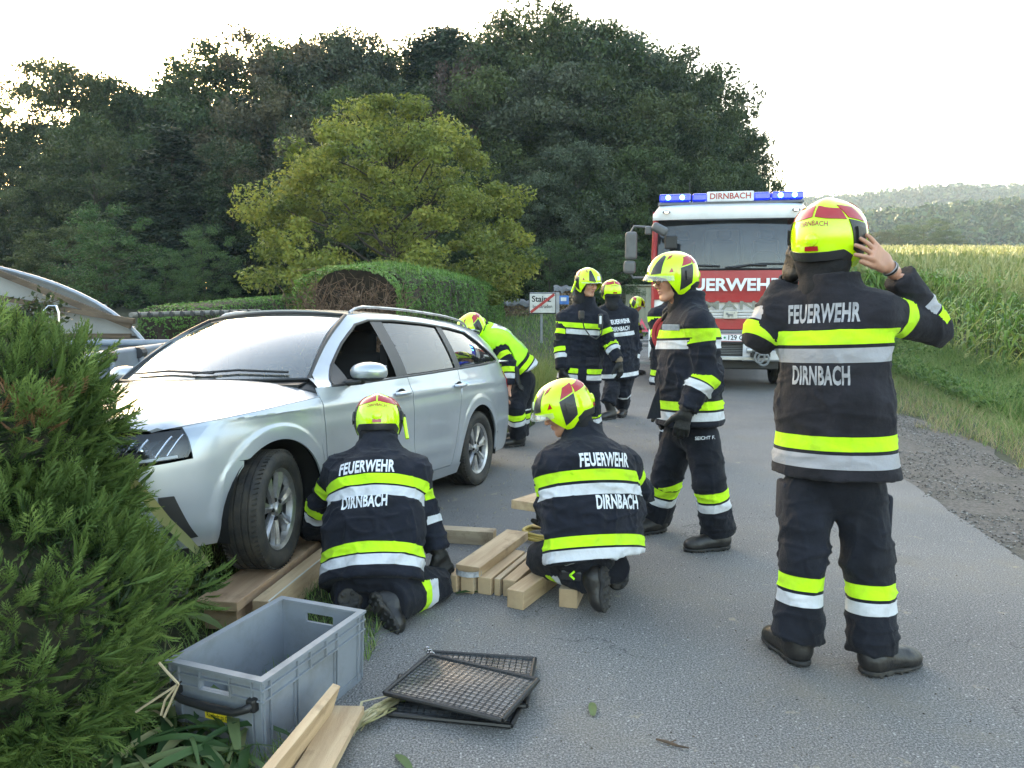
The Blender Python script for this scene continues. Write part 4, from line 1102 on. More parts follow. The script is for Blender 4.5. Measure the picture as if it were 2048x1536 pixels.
# log piles under tarps
m_log = pm('log_end', (.30, .22, .14), rough=.9, col2=(.12, .08, .05), scale=9, thr=(.4, .6), objinfo=.2)
m_tarp = pm('tarp', (.17, .175, .185), rough=.6, bump=.6, bscale=4, col2=(.12, .125, .135), scale=2)
def logpile(name, label, px0, px1, py0, py1, Y, depth=1.0, tarp_only=False):
    a = P(px0, py1, Y); b = P(px1, py0, Y); z0 = float(terr(a[0], Y)); z1 = b[2]; o = thing(name, label, 'woodpile', ((a[0] + b[0]) / 2, Y, z0))
    mb = MB(); r = .062; z = z0 + r; k = 0
    while z < z1 - .12:
        x = a[0] + r + (k % 2) * r
        while x < b[0] - r * .5:
            rr = r * rng.uniform(.75, 1.12); n = int(rng.integers(5, 9)); yy_ = Y + rng.normal() * .04
            mb.cyl((x, yy_, z), (x, yy_ + depth, z), rr, n=n); x += 2 * r
        z += r * 1.78; k += 1
    mb.build('logs', m_log, o); children(o)[-1]['kind'] = 'stuff'
    nx = 16; A = []
    for v in range(7):
        row = []
        for u in range(nx):
            x = a[0] - .1 + (b[0] - a[0] + .2) * u / (nx - 1)
            yy_, zz_ = [(Y - .09, z1 - .14), (Y - .10, z1 - .07), (Y - .05, z1), (Y + depth * .3, z1 + .09), (Y + depth * .7, z1 + .08), (Y + depth, z1), (Y + depth + .05, z1 - .3)][v]
            row.append((x, yy_ + rng.normal() * .015, zz_ + rng.normal() * .03 + .05 * math.sin(u * .9)))
        A.append(row)
    mb = MB(); mb.grid(A); mb.build('tarp', m_tarp, o, smooth=True, fix=False)
    return o
logpile('woodpile', 'long low woodpile under a grey tarp left of the place sign', 1001, 1062, 604, 634, 30)
logpile('woodpile', 'higher woodpile with grey cover just right of the place sign', 1112, 1150, 576, 628, 31)
mb = MB(); c = P(1121, 600, 30.2); mb.box(c, (.62, .5, .34), bev=.02)
cr = thing('blue_crate', 'small bright blue crate beside the place sign', 'crate', (c[0], c[1], c[2] - .17)); mb.build('body', pm('blue_plastic', (.04, .16, .48), rough=.4), cr)
mb = MB(); mb.box(c + np.array([.10, -.26, .03]), (.22, .02, .14)); mb.build('panel', pm('white_plastic', (.7, .7, .7)), cr)
# pale box container behind
m_cont = pm('container_beige', (.27, .27, .20), rough=.6, dirt=((.18, .17, .12), 3, .5, .8, .5))
c0 = P(1251, 612, 33); c1 = P(1345, 572, 33); z0 = float(terr(c0[0], 33)); o = thing('storage_box', 'pale beige metal container at the forest edge left of the truck', 'container', ((c0[0] + c1[0]) / 2, 33, z0))
mb = MB(); mb.box(((c0[0] + c1[0]) / 2, 34, (z0 + c1[2]) / 2), (c1[0] - c0[0], 2, c1[2] - z0), bev=.03); mb.build('body', m_cont, o)
for k in range(8):
    x = c0[0] + (c1[0] - c0[0]) * (k + .5) / 8; mb = MB(); mb.box((x, 32.985, (z0 + c1[2]) / 2), (.05, .05, (c1[2] - z0) * .92)); mb.build('rib', m_cont, o)
mb = MB(); mb.box(((c0[0] + c1[0]) / 2, 33.95, c1[2] + .03), (c1[0] - c0[0] + .12, 2.2, .05), bev=.01); mb.build('roof', m_cont, o)

# ================================================================== THE CAR
def pchip(xs, ys, x): # smooth monotone-ish interpolation (Catmull-Rom on uneven knots)
    xs = np.asarray(xs, float); ys = np.asarray(ys, float); x = np.clip(np.asarray(x, float), xs[0], xs[-1])
    i = np.clip(np.searchsorted(xs, x, side='right') - 1, 0, len(xs) - 2)
    d = np.diff(ys) / np.diff(xs); m = np.r_[d[0], np.where(d[:-1] * d[1:] > 0, 2 * d[:-1] * d[1:] / (d[:-1] + d[1:] + 1e-12), 0), d[-1]]
    h = xs[i + 1] - xs[i]; t = (x - xs[i]) / h
    return (2*t**3-3*t**2+1)*ys[i] + (t**3-2*t**2+t)*h*m[i] + (-2*t**3+3*t**2)*ys[i+1] + (t**3-t**2)*h*m[i+1]
sst = lambda t: np.clip(t, 0, 1) ** 2 * (3 - 2 * np.clip(t, 0, 1))
m_paint = pm('silver_paint', (.43, .46, .505), rough=.33, metal=.55, var=.02, coat=.8, dirt=((.24, .22, .19), 3.5, .55, .85, .25))
m_cbk = pm('car_black_plastic', (.018, .018, .019), rough=.45)
m_seam = pm('seam_dark', (.006, .006, .006), rough=.8)
m_int = pm('car_interior', (.012, .012, .013), rough=.85)
m_seat = pm('seat_fabric', (.025, .025, .028), rough=.95, bump=.3, bscale=300)
m_chrome = pm('chrome', (.6, .6, .62), rough=.2, metal=1)
m_alu = pm('wheel_alloy', (.42, .42, .43), rough=.32, metal=.85, coat=.5, dirt=((.16, .13, .10), 9, .45, .7, .6))
m_tyre = pm('tyre_rubber', (.018, .018, .018), rough=.75, bump=.25, bscale=90, dirt=((.085, .07, .05), 11, .42, .68, .55))
m_glass = glass_mat('windscreen_glass', (.60, .68, .66), 3.2, .015, .07, (.55, .58, .55))
m_sglass = glass_mat('side_glass', (.12, .14, .15), 1.15, .0, .02)
m_lens = glass_mat('clear_lens', (.92, .94, .96), 1.3, .0)

CQ = [-1.4541, 5.1175, 0.0422, -1.9338, -0.0594, 0.043]; CS = .9253
car = thing('parked_car', 'silver estate car nosed into the hedge, front wheel raised on wooden beams', 'car', CQ[:3], rot=(CQ[5], CQ[4], CQ[3]))
car.scale = (CS, CS, CS)
bpy.context.view_layer.update()
# ---- body side surface
PX = [2.22, 2.20, 2.13, 2.02, 1.86, 1.60, 1.2, .5, -.4, -1.2, -1.8, -2.15, -2.33, -2.43, -2.46, -2.47]
PY = [0.0, .33, .56, .70, .80, .868, .897, .903, .905, .903, .885, .84, .76, .60, .33, 0.0]
# arclength parameter over control points
_tk = np.r_[0, np.cumsum(np.hypot(np.diff(PX), np.diff(PY)))]
TS = np.linspace(0, _tk[-1], 900)
def _cr(xs, ys, x):
    ys = np.asarray(ys, float); xs = np.asarray(xs, float); i = np.clip(np.searchsorted(xs, x, side='right') - 1, 0, len(xs) - 2)
    m = np.gradient(ys, xs); h = xs[i+1]-xs[i]; t = (x-xs[i])/h
    return (2*t**3-3*t**2+1)*ys[i] + (t**3-2*t**2+t)*h*m[i] + (-2*t**3+3*t**2)*ys[i+1] + (t**3-t**2)*h*m[i+1]
PXX = _cr(_tk, PX, TS); PYY = _cr(_tk, PY, TS); PYY = np.maximum(PYY, 0)
def zx_front(z): return pchip([.15, .22, .35, .5, .62, .74, .82, .95, 1.2], [-.16, -.10, -.02, 0, -.005, -.05, -.14, -.40, -.8], z)
def zx_tail(z): return pchip([.15, .3, .5, .7, .9, 1.05, 1.3], [.14, .05, 0, 0, .02, .06, .16], z)
def inset(z): return pchip([.12, .20, .28, .36, .55, .70, .78, .84, .93, 1.05], [.085, .05, .022, .014, .002, .0, .004, .016, .040, .085], z)
def feat(x, z):
    """creases: shoulder line, sill line, arch lips; added outward"""
    zs = .845 + .012 * (-x)                                        # shoulder line
    f = .014 * np.exp(-((z - zs) / .035) ** 2) * sst((x + 2.4) / .3)
    f = f + .006 * sst((zs - z) / .01) * sst((z - zs + .09) / .09) * -1
    zl = .40 + .03 * (x + 1) ; f = f + .012 * np.exp(-((z - zl) / .05) ** 2) * sst((.95 - x) / .2) * sst((x + .9) / .2)
    for cx in (1.345, -1.345):
        r = np.hypot(x - cx, z - .33); f = f + .007 * (1 - sst((r - .432) / .012)) * sst((z - .2) / .1)
    return f
def surf(ti, z):
    """ti index into TS (float arclength), z"""
    x = np.interp(ti, TS, PXX); y = np.interp(ti, TS, PYY)
    wf = sst((x - 1.15) / 1.0); wt = sst((-x - 1.5) / .9)
    X = x + wf * zx_front(z) + wt * zx_tail(z)
    Y = y * (1 - inset(z) / .9)
    Y = Y + feat(X, z) * sst((y - .55) / .25)
    return X, Y
def ti_of_x(x, z):
    """arclength whose surface point at height z has this x, on the flank"""
    Xs, _ = surf(TS, np.full_like(TS, z)); return np.interp(-x, -Xs, TS) if Xs[0] > Xs[-1] else np.interp(x, Xs, TS)
def side_pt(x, z, off=0.0):
    x = np.atleast_1d(np.asarray(x, float)); z = np.broadcast_to(np.asarray(z, float), x.shape)
    out = []
    ti = np.array([ti_of_x(a, b) for a, b in zip(x, z)]); X, Y = surf(ti, z)
    return np.stack([X, Y + off, z], -1)
ARC_R = .375
def zbot(x, base=.20):
    z = np.full_like(x, base)
    for cx in (1.345, -1.345):
        d = np.clip(1 - ((x - cx) / ARC_R) ** 2, 0, None); z = np.where(np.abs(x - cx) < ARC_R, np.maximum(z, .315 + ARC_R * np.sqrt(d)), z)
    return z
def mirror_y(A): B = A.copy(); B[..., 1] *= -1; return B
def panel(name, A, mat_=None, rim=.012, both=True, thick=.012, label=None):
    """grid of points -> outer skin with its edges folded inward"""
    mat_ = mat_ or m_paint
    A = np.asarray(A); du = np.gradient(A, axis=1); dv = np.gradient(A, axis=0); n = np.cross(du, dv); n /= np.linalg.norm(n, axis=2)[..., None] + 1e-12
    cen = np.array([0, 0, .6]); s_ = np.sign(((A - cen) * n).sum(-1).mean()); n = n * s_
    out = []
    for side in ((1, -1) if both else (1,)):
        mb = MB(); X = A if side == 1 else mirror_y(A); nn = n if side == 1 else mirror_y(n)
        big_ = np.zeros((A.shape[0] + 2, A.shape[1] + 2, 3)); big_[1:-1, 1:-1] = X
        I = X - nn * thick
        big_[0, 1:-1] = I[0]; big_[-1, 1:-1] = I[-1]; big_[1:-1, 0] = I[:, 0]; big_[1:-1, -1] = I[:, -1]
        big_[0, 0] = I[0, 0]; big_[0, -1] = I[0, -1]; big_[-1, 0] = I[-1, 0]; big_[-1, -1] = I[-1, -1]
        mb.grid(big_); o = mb.build(name, mat_, smooth=True); o.parent = car; out.append(o)
        if label: o['label'] = label
    return out
g = .0035
def flank(xl, xr, zt, zb=None, nx=40, nz=26, bot=None):
    """xl,xr: functions of z; zt,zb functions of x"""
    a = np.linspace(0, 1, nx); s_ = np.linspace(0, 1, nz)
    if bot is not None: a = (1 - np.cos(a * PI)) / 2 * .6 + a * .4
    A_, S_ = np.meshgrid(a, s_); X = np.full_like(A_, 0); Z = np.full_like(A_, .6)
    for it in range(14):
        L_ = np.vectorize(xl)(Z); R_ = np.vectorize(xr)(Z); X = L_ + (R_ - L_) * A_
        zb_ = bot(X) if bot is not None else np.vectorize(zb)(X); zt_ = zt(X)
        Z = zb_ + (zt_ - zb_) * S_
    return side_pt(X.ravel(), Z.ravel()).reshape(nz, nx, 3)
hoodline = lambda x: pchip([.80, .95, 1.3, 1.7, 1.9, 2.1, 2.3], [.905, .893, .868, .830, .800, .765, .74], np.asarray(x, float))
belt = lambda x: pchip([-2.3, -1.9, -1.0, 0, .95], [1.035, 1.02, .985, .955, .93], np.asarray(x, float))
fd_front = lambda z: .93 + .06 * (z - .5); fd_rear = lambda z: -.13 - .03 * (z - .5)
rd_rear = lambda z: -.90 - .24 * max(0., z - .62) * 1.3 + (.10 * max(0., .62 - z) / .3)
# front fender: from arch to door
panel('front_fender', flank(lambda z: fd_front(z) + g, lambda z: 1.86 + .02 * (z - .6), lambda x: hoodline(x) - g, bot=lambda x: np.maximum(zbot(x, .20), np.where(x > 1.345, .615, .20)), nx=64, nz=22))
panel('front_door', flank(lambda z: fd_rear(z) + g, lambda z: fd_front(z) - g, lambda x: belt(x) + .015, lambda x: .255, nx=34, nz=30))
panel('rear_door', flank(lambda z: rd_rear(z) + g, lambda z: fd_rear(z) - g, lambda x: belt(x) + .015, lambda x: .255, nx=30, nz=30))
panel('rear_quarter', flank(lambda z: -2.18, lambda z: rd_rear(z) - g, lambda x: belt(x) + .015, bot=lambda x: zbot(x, .235), nx=64, nz=26))
panel('sill', flank(lambda z: -.955, lambda z: .965, lambda x: .248 + 0 * x, lambda x: .165, nx=30, nz=6))
# bumpers swept round the nose and the tail
def swept(t0, t1, zb, zt, nt=50, nz=18, both=False):
    ti = np.linspace(t0, t1, nt); s_ = np.linspace(0, 1, nz); rows = []
    for s0 in s_:
        z = zb(ti) + (zt(ti) - zb(ti)) * s0; X, Y = surf(ti, z); rows.append(np.stack([X, Y, z], 1))
    A = np.array(rows)
    if both: M_ = mirror_y(A)[:, ::-1]; A = np.concatenate([M_[:, :-1], A], 1)
    return A
t_arch = ti_of_x(1.345 + ARC_R, .35)
xs_of = lambda ti: np.interp(ti, TS, PXX)
def fb_bottom(ti):
    x = xs_of(ti); d = np.clip(1 - ((x - 1.345) / ARC_R) ** 2, 0, 1); return np.where(x < 1.345 + ARC_R, .315 + ARC_R * np.sqrt(d), .22)
seam_z = lambda ti: np.interp(xs_of(ti), [1.62, 1.87, 2.1, 2.2], [.612, .655, .628, .612])
t_seam = ti_of_x(1.605, .60)
panel('front_bumper', swept(0, t_seam, fb_bottom, lambda ti: seam_z(ti) - .0, nt=70, nz=24, both=True), both=False)
panel('front_bumper_lip', swept(0, ti_of_x(1.80, .2), lambda ti: .13 + 0 * ti, lambda ti: .213 + 0 * ti, nt=50, nz=5, both=True), m_cbk, both=False)
t_hl0, t_hl1 = ti_of_x(2.19, .7) + .22, ti_of_x(1.845, .72)
panel('grille_panel', swept(0, t_hl0 - .02, lambda ti: .595 + 0 * ti, lambda ti: .745 + 0 * ti, nt=30, nz=8, both=True), m_cbk, both=False)
panel('rear_bumper', swept(ti_of_x(-1.345 - ARC_R - .02, .35) , TS[-1], lambda ti: .235 + 0 * ti, lambda ti: .60 + 0 * ti, nt=50, nz=16, both=True), both=False)
panel('tailgate', swept(ti_of_x(-2.19, .8), TS[-1], lambda ti: .605 + 0 * ti, lambda ti: belt(-2.3) + .0 * ti, nt=50, nz=20, both=True), both=False)
# black vents in the front bumper
def surf_patch(name, pts, mat_, off=.004, depth=.02, nu=10, both=True, label=None):
    """pts: four (ti, z) corners; a patch lying proud of the body"""
    c = np.array(pts, float); u = np.linspace(0, 1, nu); U, V_ = np.meshgrid(u, u)
    q_ = ((1-U)*(1-V_))[..., None]*c[0] + (U*(1-V_))[..., None]*c[1] + (U*V_)[..., None]*c[2] + ((1-U)*V_)[..., None]*c[3]
    X, Y = surf(q_[..., 0].ravel(), q_[..., 1].ravel()); A = np.stack([X, Y, q_[..., 1].ravel()], 1).reshape(nu, nu, 3)
    du = np.gradient(A, axis=1); dv = np.gradient(A, axis=0); n = np.cross(du, dv); n /= np.linalg.norm(n, axis=2)[..., None] + 1e-12
    n *= np.sign(((A - np.array([.5, 0, .5])) * n).sum(-1).mean())
    return panel(name, A + n * off, mat_, both=both, thick=depth, label=label)
T1 = lambda x, z=.45: ti_of_x(x, z)
surf_patch('bumper_vent', [(T1(1.95, .30), .275), (T1(1.84, .30), .28), (T1(1.945, .50), .49), (T1(2.00, .50), .49)], m_cbk, off=.012)
surf_patch('lower_grille', [(0.0, .25), (T1(2.03, .3), .25), (T1(2.08, .4), .40), (0.0, .42)], m_cbk, off=.010, nu=16)
# headlamp: dark bowl, fins and lens balls behind a clear cover
def headlamp(side):
    pts = [(t_hl0, .618), (t_hl1 - .02, .664), (t_hl1 + .035, .803), (t_hl0 + .06, .748)]
    c = np.array(pts); u = np.linspace(0, 1, 14); U, V_ = np.meshgrid(u, u)
    q_ = ((1-U)*(1-V_))[..., None]*c[0] + (U*(1-V_))[..., None]*c[1] + (U*V_)[..., None]*c[2] + ((1-U)*V_)[..., None]*c[3]
    X, Y = surf(q_[..., 0].ravel(), q_[..., 1].ravel()); A = np.stack([X, Y, q_[..., 1].ravel()], 1).reshape(14, 14, 3)
    du = np.gradient(A, axis=1); dv = np.gradient(A, axis=0); n = np.cross(du, dv); n /= np.linalg.norm(n, axis=2)[..., None]; n *= np.sign(((A - np.array([.5, 0, .5])) * n).sum(-1).mean())
    D = A - n * .07; sg_ = np.array([1, side, 1])
    mb = MB(); mb.grid(D * sg_)
    for e, f in ((A[0], D[0]), (A[-1], D[-1]), (A[:, 0], D[:, 0]), (A[:, -1], D[:, -1])): mb.grid(np.stack([e - (e - f) * .05, f]) * sg_)
    h = mb.build('headlight', m_cbk, smooth=True); h.parent = car
    mb = MB(); mb.grid((A + n * .002) * sg_); o = mb.build('cover', m_lens, smooth=True); o.parent = h
    for j in (2, 4, 5, 7, 8, 10, 11):
        mb = MB(); a0 = A[2:12, j] - n[2:12, j] * .012; a1 = np.roll(A, 1, 1)[2:12, j] - n[2:12, j] * .055
        mb.grid(np.stack([a0, a1]) * sg_); mb.tube((a0) * sg_, .0045, n=6); o = mb.build('reflector_fin', m_chrome, smooth=True); o.parent = h
    for j in (4, 8):
        mb = MB(); mb.lathe([(0, .02), (.014, .017), (.024, .008), (.028, 0), (.03, -.01)], (A[7, j] - n[7, j] * .045) * sg_, n[7, j] * sg_, n=16); o = mb.build('lamp_lens', m_chrome, smooth=True); o.parent = h
    mb = MB(); mb.tube((A[1, 1:13] - n[1, 1:13] * .008) * sg_, .007, n=6); o = mb.build('light_strip', pm('lamp_strip', (.7, .72, .75), rough=.3), smooth=True); o.parent = h
headlamp(1); headlamp(-1)
# rear lamps
m_tail = pm('tail_lamp', (.35, .012, .012), rough=.12, coat=1)
surf_patch('tail_light', [(T1(-2.20, .8), .80), (T1(-2.36, .8) + .25, .80), (T1(-2.36, .9) + .25, .93), (T1(-2.13, .9), .955)], m_tail, off=.006)
# dark shell inside, so that gaps look into shade; wheel housings
mb = MB()
mb.box((0, 0, .55), (1.9, 1.58, .62)); mb.box((-1.95, 0, .62), (.45, 1.4, .5)); mb.box((1.95, 0, .5), (.3, 1.3, .4)); mb.box((1.345, 0, .62), (1.0, 1.1, .4)); mb.box((-1.345, 0, .65), (1.0, 1.1, .5)); mb.box((0, 0, .2), (2.0, 1.55, .1))
o = mb.build('underbody', m_seam); o.parent = car
for cx in (1.345, -1.345):
    for sd in (1, -1):
        A = np.array([[(cx + (ARC_R + .01) * math.cos(a), sd * y, .315 + (ARC_R + .01) * math.sin(a)) for a in np.linspace(-.25, PI + .25, 24)] for y in (.42, .60, .75, .872)])
        mb = MB(); mb.grid(A); mb.add(A[0], [tuple(range(24))]); o = mb.build('wheel_housing', m_seam, smooth=True); o.parent = car
# ---- bonnet
def Yedge(x):
    return side_pt(np.array([x]), float(hoodline(x)))[0][1]
nu, nv = 41, 30
A = np.zeros((nv, nu, 3)); us_ = np.linspace(-1, 1, nu)
tf = np.interp(np.abs(us_), [0, 1], [0, T1(1.95, .78)])
for j, u in enumerate(us_):
    au = abs(u)
    # front rim of the bonnet follows the nose
    zf = .765 + .025 * (1 - au ** 3); Xf, Yf = surf(np.array([tf[j]]), np.array([zf])); Xf, Yf = float(Xf[0]), float(Yf[0])
    ye = Yedge(.93); xc = 1.10 - .20 * au ** 2
    for i, v in enumerate(np.linspace(0, 1, nv)):
        x = xc + (Xf - xc) * v; yw = float(Yedge(max(.9, min(2.0, x)))) if au > 0 else 0
        yy_ = u * (yw if au > .999 else ye + (abs(Yf) / max(au, 1e-3) - ye) * v ** 2.2 if au > 0 else 0)
        if au > .999: yy_ = math.copysign(side_pt(np.array([min(x, 1.99)]), float(hoodline(min(x, 1.99))))[0][1] - .001, u)
        zc = float(pchip([.95, 1.15, 1.5, 1.9, 2.12, 2.25], [1.01, .992, .955, .890, .835, .79], x)); ze = float(hoodline(x))
        k = 1 - au ** 3.4
        z = ze + (zc - ze) * k
        z += .016 * math.exp(-((au - .66) / .07) ** 2) * math.sin(PI * min(1, .1 + .9 * (1 - v))) ** .5
        A[i, j] = (x, yy_ if abs(u) > 0 else 0, z)
A[-1, :, 2] -= .004
panel('bonnet', A, both=False, thick=.014)
# ---- windscreen
def ws(u, v):
    au = abs(u)
    b = np.array([1.08 - .22 * au ** 2, u * .735, .985 + .0 * au]); t = np.array([.30 - .10 * au ** 2, u * .575, 1.425 - .028 * au ** 2])
    p_ = b + (t - b) * v; p_ += np.array([.30, 0, .62]) * (.05 * math.sin(PI * v) * 1.0); return p_
W = np.array([[ws(u, v) for u in np.linspace(-1, 1, 29)] for v in np.linspace(0, 1, 17)])
def inner(W, a, b, c, d): return W[a:W.shape[0] - b, c:W.shape[1] - d]
panel('windscreen', W, m_glass, both=False, thick=.004)
mb = MB()   # black printed border = gasket strip
for e in (W[0], W[-1]): mb.tube(e + np.array([.004, 0, .006]), .011, n=6)
for e in (W[:, 0], W[:, -1]): mb.tube(e + np.array([.004, 0, .004]), .014, n=6)
o = mb.build('windscreen_trim', m_cbk, smooth=True); o.parent = car; 
panel('scuttle', np.array([[ws(u, 0) + np.array([dx, u * dx * .1, -.01 + dz]) for u in np.linspace(-1, 1, 21)] for dx, dz in ((-.01, .004), (.05, -.002), (.11, -.012))]), m_cbk, both=False)
mb = MB()
for s_, a0, a1 in ((1, .25, -.75), (-1, -.1, -.85)):
    pts = [ws(u, .04 + .06 * (1 - abs(t - .5))) + np.array([.012, 0, .014]) for t, u in zip(np.linspace(0, 1, 9), np.linspace(a0 if s_ == 1 else .85, a1 if s_ == 1 else .05, 9))]
    mb = MB(); mb.tube(pts, .008, n=6); o = mb.build('wiper', m_cbk, smooth=True); o.parent = car
# ---- roof
rail = lambda x: (pchip([-2.15, -1.6, -.8, 0, .30], [.545, .575, .592, .590, .572], x), pchip([-2.15, -1.9, -1.3, -.5, 0, .30], [1.315, 1.362, 1.412, 1.428, 1.420, 1.398], x))
xr_ = np.linspace(.20, -2.15, 34); A = np.zeros((34, 25, 3))
for i, x in enumerate(xr_):
    ye, ze = [float(q) for q in rail(x)]
    for j, u in enumerate(np.linspace(-1, 1, 25)):
        xx_ = x + (.10 * (1 - u * u) if x > 0 else 0) * sst(x / .2) - (.08 * (1 - u * u)) * sst((-x - 1.8) / .35)
        A[i, j] = (xx_, u * ye, ze + .046 * (1 - abs(u) ** 2.4))
panel('roof', A, both=False, thick=.01)
# ---- side frame around the windows
DLO = np.array([(.80, .948), (.40, .953), (0, .968), (-.5, .985), (-1.0, 1.005), (-1.5, 1.025), (-1.93, 1.046), (-2.015, 1.062), (-1.97, 1.11), (-1.80, 1.235), (-1.62, 1.318), (-1.3, 1.350), (-.8, 1.374), (-.35, 1.382), (0, 1.372), (.18, 1.335), (.42, 1.205), (.64, 1.065)])
def up_pt(x, z, off=0.0):
    zb_ = float(belt(x)) + .015; yb = float(side_pt(np.array([min(x, .93)]), zb_)[0][1]) if x > -2.3 else .8
    yr, zr = [float(q) for q in rail(min(.3, max(-2.15, x)))]
    if x > .25: yr += (x - .25) * .27; zr -= (x - .25) * .70
    t = (z - zb_) / max(.04, zr - zb_); t = max(0, min(1.05, t))
    return np.array([x, yb + (yr - yb) * (t ** 1.22) + off * .9, z + off * .3])
OUT = np.array([(.935, .935), (.45, .965), (0, .972), (-.5, .99), (-1.0, 1.003), (-1.5, 1.02), (-1.95, 1.036), (-2.30, 1.05), (-2.27, 1.12), (-2.18, 1.24), (-2.10, 1.325), (-1.45, 1.395), (-.8, 1.420), (-.35, 1.428), (.0, 1.421), (.24, 1.398), (.54, 1.255), (.80, 1.07)])
def resamp(Q, k=4):
    Q = np.vstack([Q, Q[:1]]); out = []
    for i in range(len(Q) - 1):
        for t in range(k): out.append(Q[i] + (Q[i + 1] - Q[i]) * t / k)
    return np.array(out)
oi, ii = resamp(OUT), resamp(DLO)
for sd in (1, -1):
    rows = []
    for k in np.linspace(0, 1, 5):
        rows.append([up_pt(*(a + (b - a) * k), off=.006 * math.sin(PI * k)) * np.array([1, sd, 1]) for a, b in zip(oi, ii)])
    rows.append([(up_pt(*b) - np.array([0, .022, 0])) * np.array([1, sd, 1]) for b in ii])
    A = np.array(rows); A = np.concatenate([A, A[:, :1]], 1); mb = MB(); mb.grid(A); o = mb.build('window_surround', m_paint, smooth=True); o.parent = car
def dlo_z(x, which):
    Q = DLO[:8] if which == 0 else DLO[7:]
    Q = Q[np.argsort(Q[:, 0])]; return float(np.interp(x, Q[:, 0], Q[:, 1]))
def glass_part(name, xa, xb, mat_, sd, inset_=.016, lean=0.0, nx=14, nz=8, off=-.012, margin=.0, top=None):
    A = np.zeros((nz, nx, 3))
    for j, t in enumerate(np.linspace(0, 1, nx)):
        for i, s_ in enumerate(np.linspace(0, 1, nz)):
            x = xa + (xb - xa) * t; z0 = dlo_z(x, 0) + inset_; z1 = max(z0 + .004, dlo_z(x, 1) - inset_); z = z0 + (z1 - z0) * s_
            xs_ = x + lean * (s_ - .5); z0 = dlo_z(xs_, 0) + inset_; z1 = max(z0 + .004, dlo_z(xs_, 1) - inset_); z = z0 + (z1 - z0) * s_
            A[i, j] = up_pt(xs_, z, off) * np.array([1, sd, 1])
    mb = MB(); mb.grid(A); o = mb.build(name, mat_, smooth=True, fix=True); o.parent = car; return A
for sd in (1, -1):
    # black sealing frame all around the opening
    mb = MB(); loop = [(up_pt(*b, off=-.004)) * np.array([1, sd, 1]) for b in ii]; mb.tube(loop, .011, n=6, closed=True); o = mb.build('window_seal', m_cbk, smooth=True); o.parent = car
    if sd == -1: glass_part('side_window', -.02, .70, m_sglass, sd)
    glass_part('side_window', -1.02, -.16, m_sglass, sd, lean=-.06); glass_part('quarter_window', -1.90, -1.12, m_sglass, sd, lean=-.0)
    glass_part('door_pillar', -.17, -.01, m_cbk, sd, .004, off=-.002, lean=-.03); glass_part('door_pillar', -1.12, -1.015, m_cbk, sd, .004, off=-.002, lean=-.06)
    glass_part('mirror_mount', .60, .765, m_cbk, sd, .004, off=-.002, lean=.0)
for sd in (1, -1):                        # painted corner between bonnet, door and pillar
    c1 = [side_pt(np.array([.925]), .90)[0], up_pt(.925, .945), up_pt(.80, 1.06)]; c2 = [np.array([.99, .80, .935]), np.array([.965, .775, .965]), ws(.985, .03) + np.array([.01, 0, .004])]; c3 = [np.array([1.02, .70, .955]), np.array([1.0, .69, .975]), ws(.93, 0) + np.array([.015, 0, 0])]
    A = np.array([c1, c2, c3]) * np.array([1, sd, 1]); A = A - np.array([0, 0, .028]); mb = MB(); mb.grid(A); o = mb.build('cowl_corner', m_cbk, smooth=True); o.parent = car
# tailgate window and upper tail
A = np.array([[(x_ - .05 * (1 - u * u), u * y_, z_) for u in np.linspace(-1, 1, 17)] for x_, y_, z_ in ((-2.15, .53, 1.345), (-2.22, .57, 1.24), (-2.29, .64, 1.14), (-2.33, .70, 1.045))])
panel('rear_window', A, m_sglass, both=False, thick=.006)
A = np.array([[(x_ - .06 * (1 - u * u), u * y_, z_) for u in np.linspace(-1, 1, 17)] for x_, y_, z_ in ((-2.05, .55, 1.362), (-2.22, .53, 1.350), (-2.24, .52, 1.33))])
panel('roof_spoiler', A, both=False)
# roof bars
for sd in (1, -1):
    pts = [(.12, .555, 1.425), (.06, .560, 1.452)] + [(x, float(rail(x)[0]) - .035, float(rail(x)[1]) + .050) for x in np.linspace(-.05, -1.75, 12)] + [(-1.86, .53, 1.40), (-1.90, .525, 1.375)]
    mb = MB(); mb.tube(np.array(pts) * np.array([1, sd, 1]), .0105, n=8); o = mb.build('roof_rail', m_alu, smooth=True); o.parent = car
# handles
for x in (.02, -.93):
    for sd in (1, -1):
        c = side_pt(np.array([x]), .862 - .012 * x)[0]
        mb = MB(); mb.lathe([(0, .0), (.034, .0), (.037, -.002)], c * np.array([1, sd, 1]) + np.array([.0, sd * .0015, -.004]), (0, sd, 0), n=24)
        mb.V[-1][:, 0] = c[0] + (mb.V[-1][:, 0] - c[0]) * 1.7
        r_ = mb.build('recess_shade_disc', m_seam, smooth=True); r_.parent = car  # flat dark disc on the door, shade of a recess put into colour
        mb = MB(); mb.tube([(c[0] - .095, sd * (c[1] + .004), c[2] + .002), (c[0] - .08, sd * (c[1] + .022), c[2] + .002), (c[0], sd * (c[1] + .030), c[2]), (c[0] + .08, sd * (c[1] + .022), c[2] - .002), (c[0] + .095, sd * (c[1] + .004), c[2] - .002)], [.012, .015, .015, .015, .012], n=8)
        o = mb.build('door_handle', m_paint, smooth=True); o.parent = car
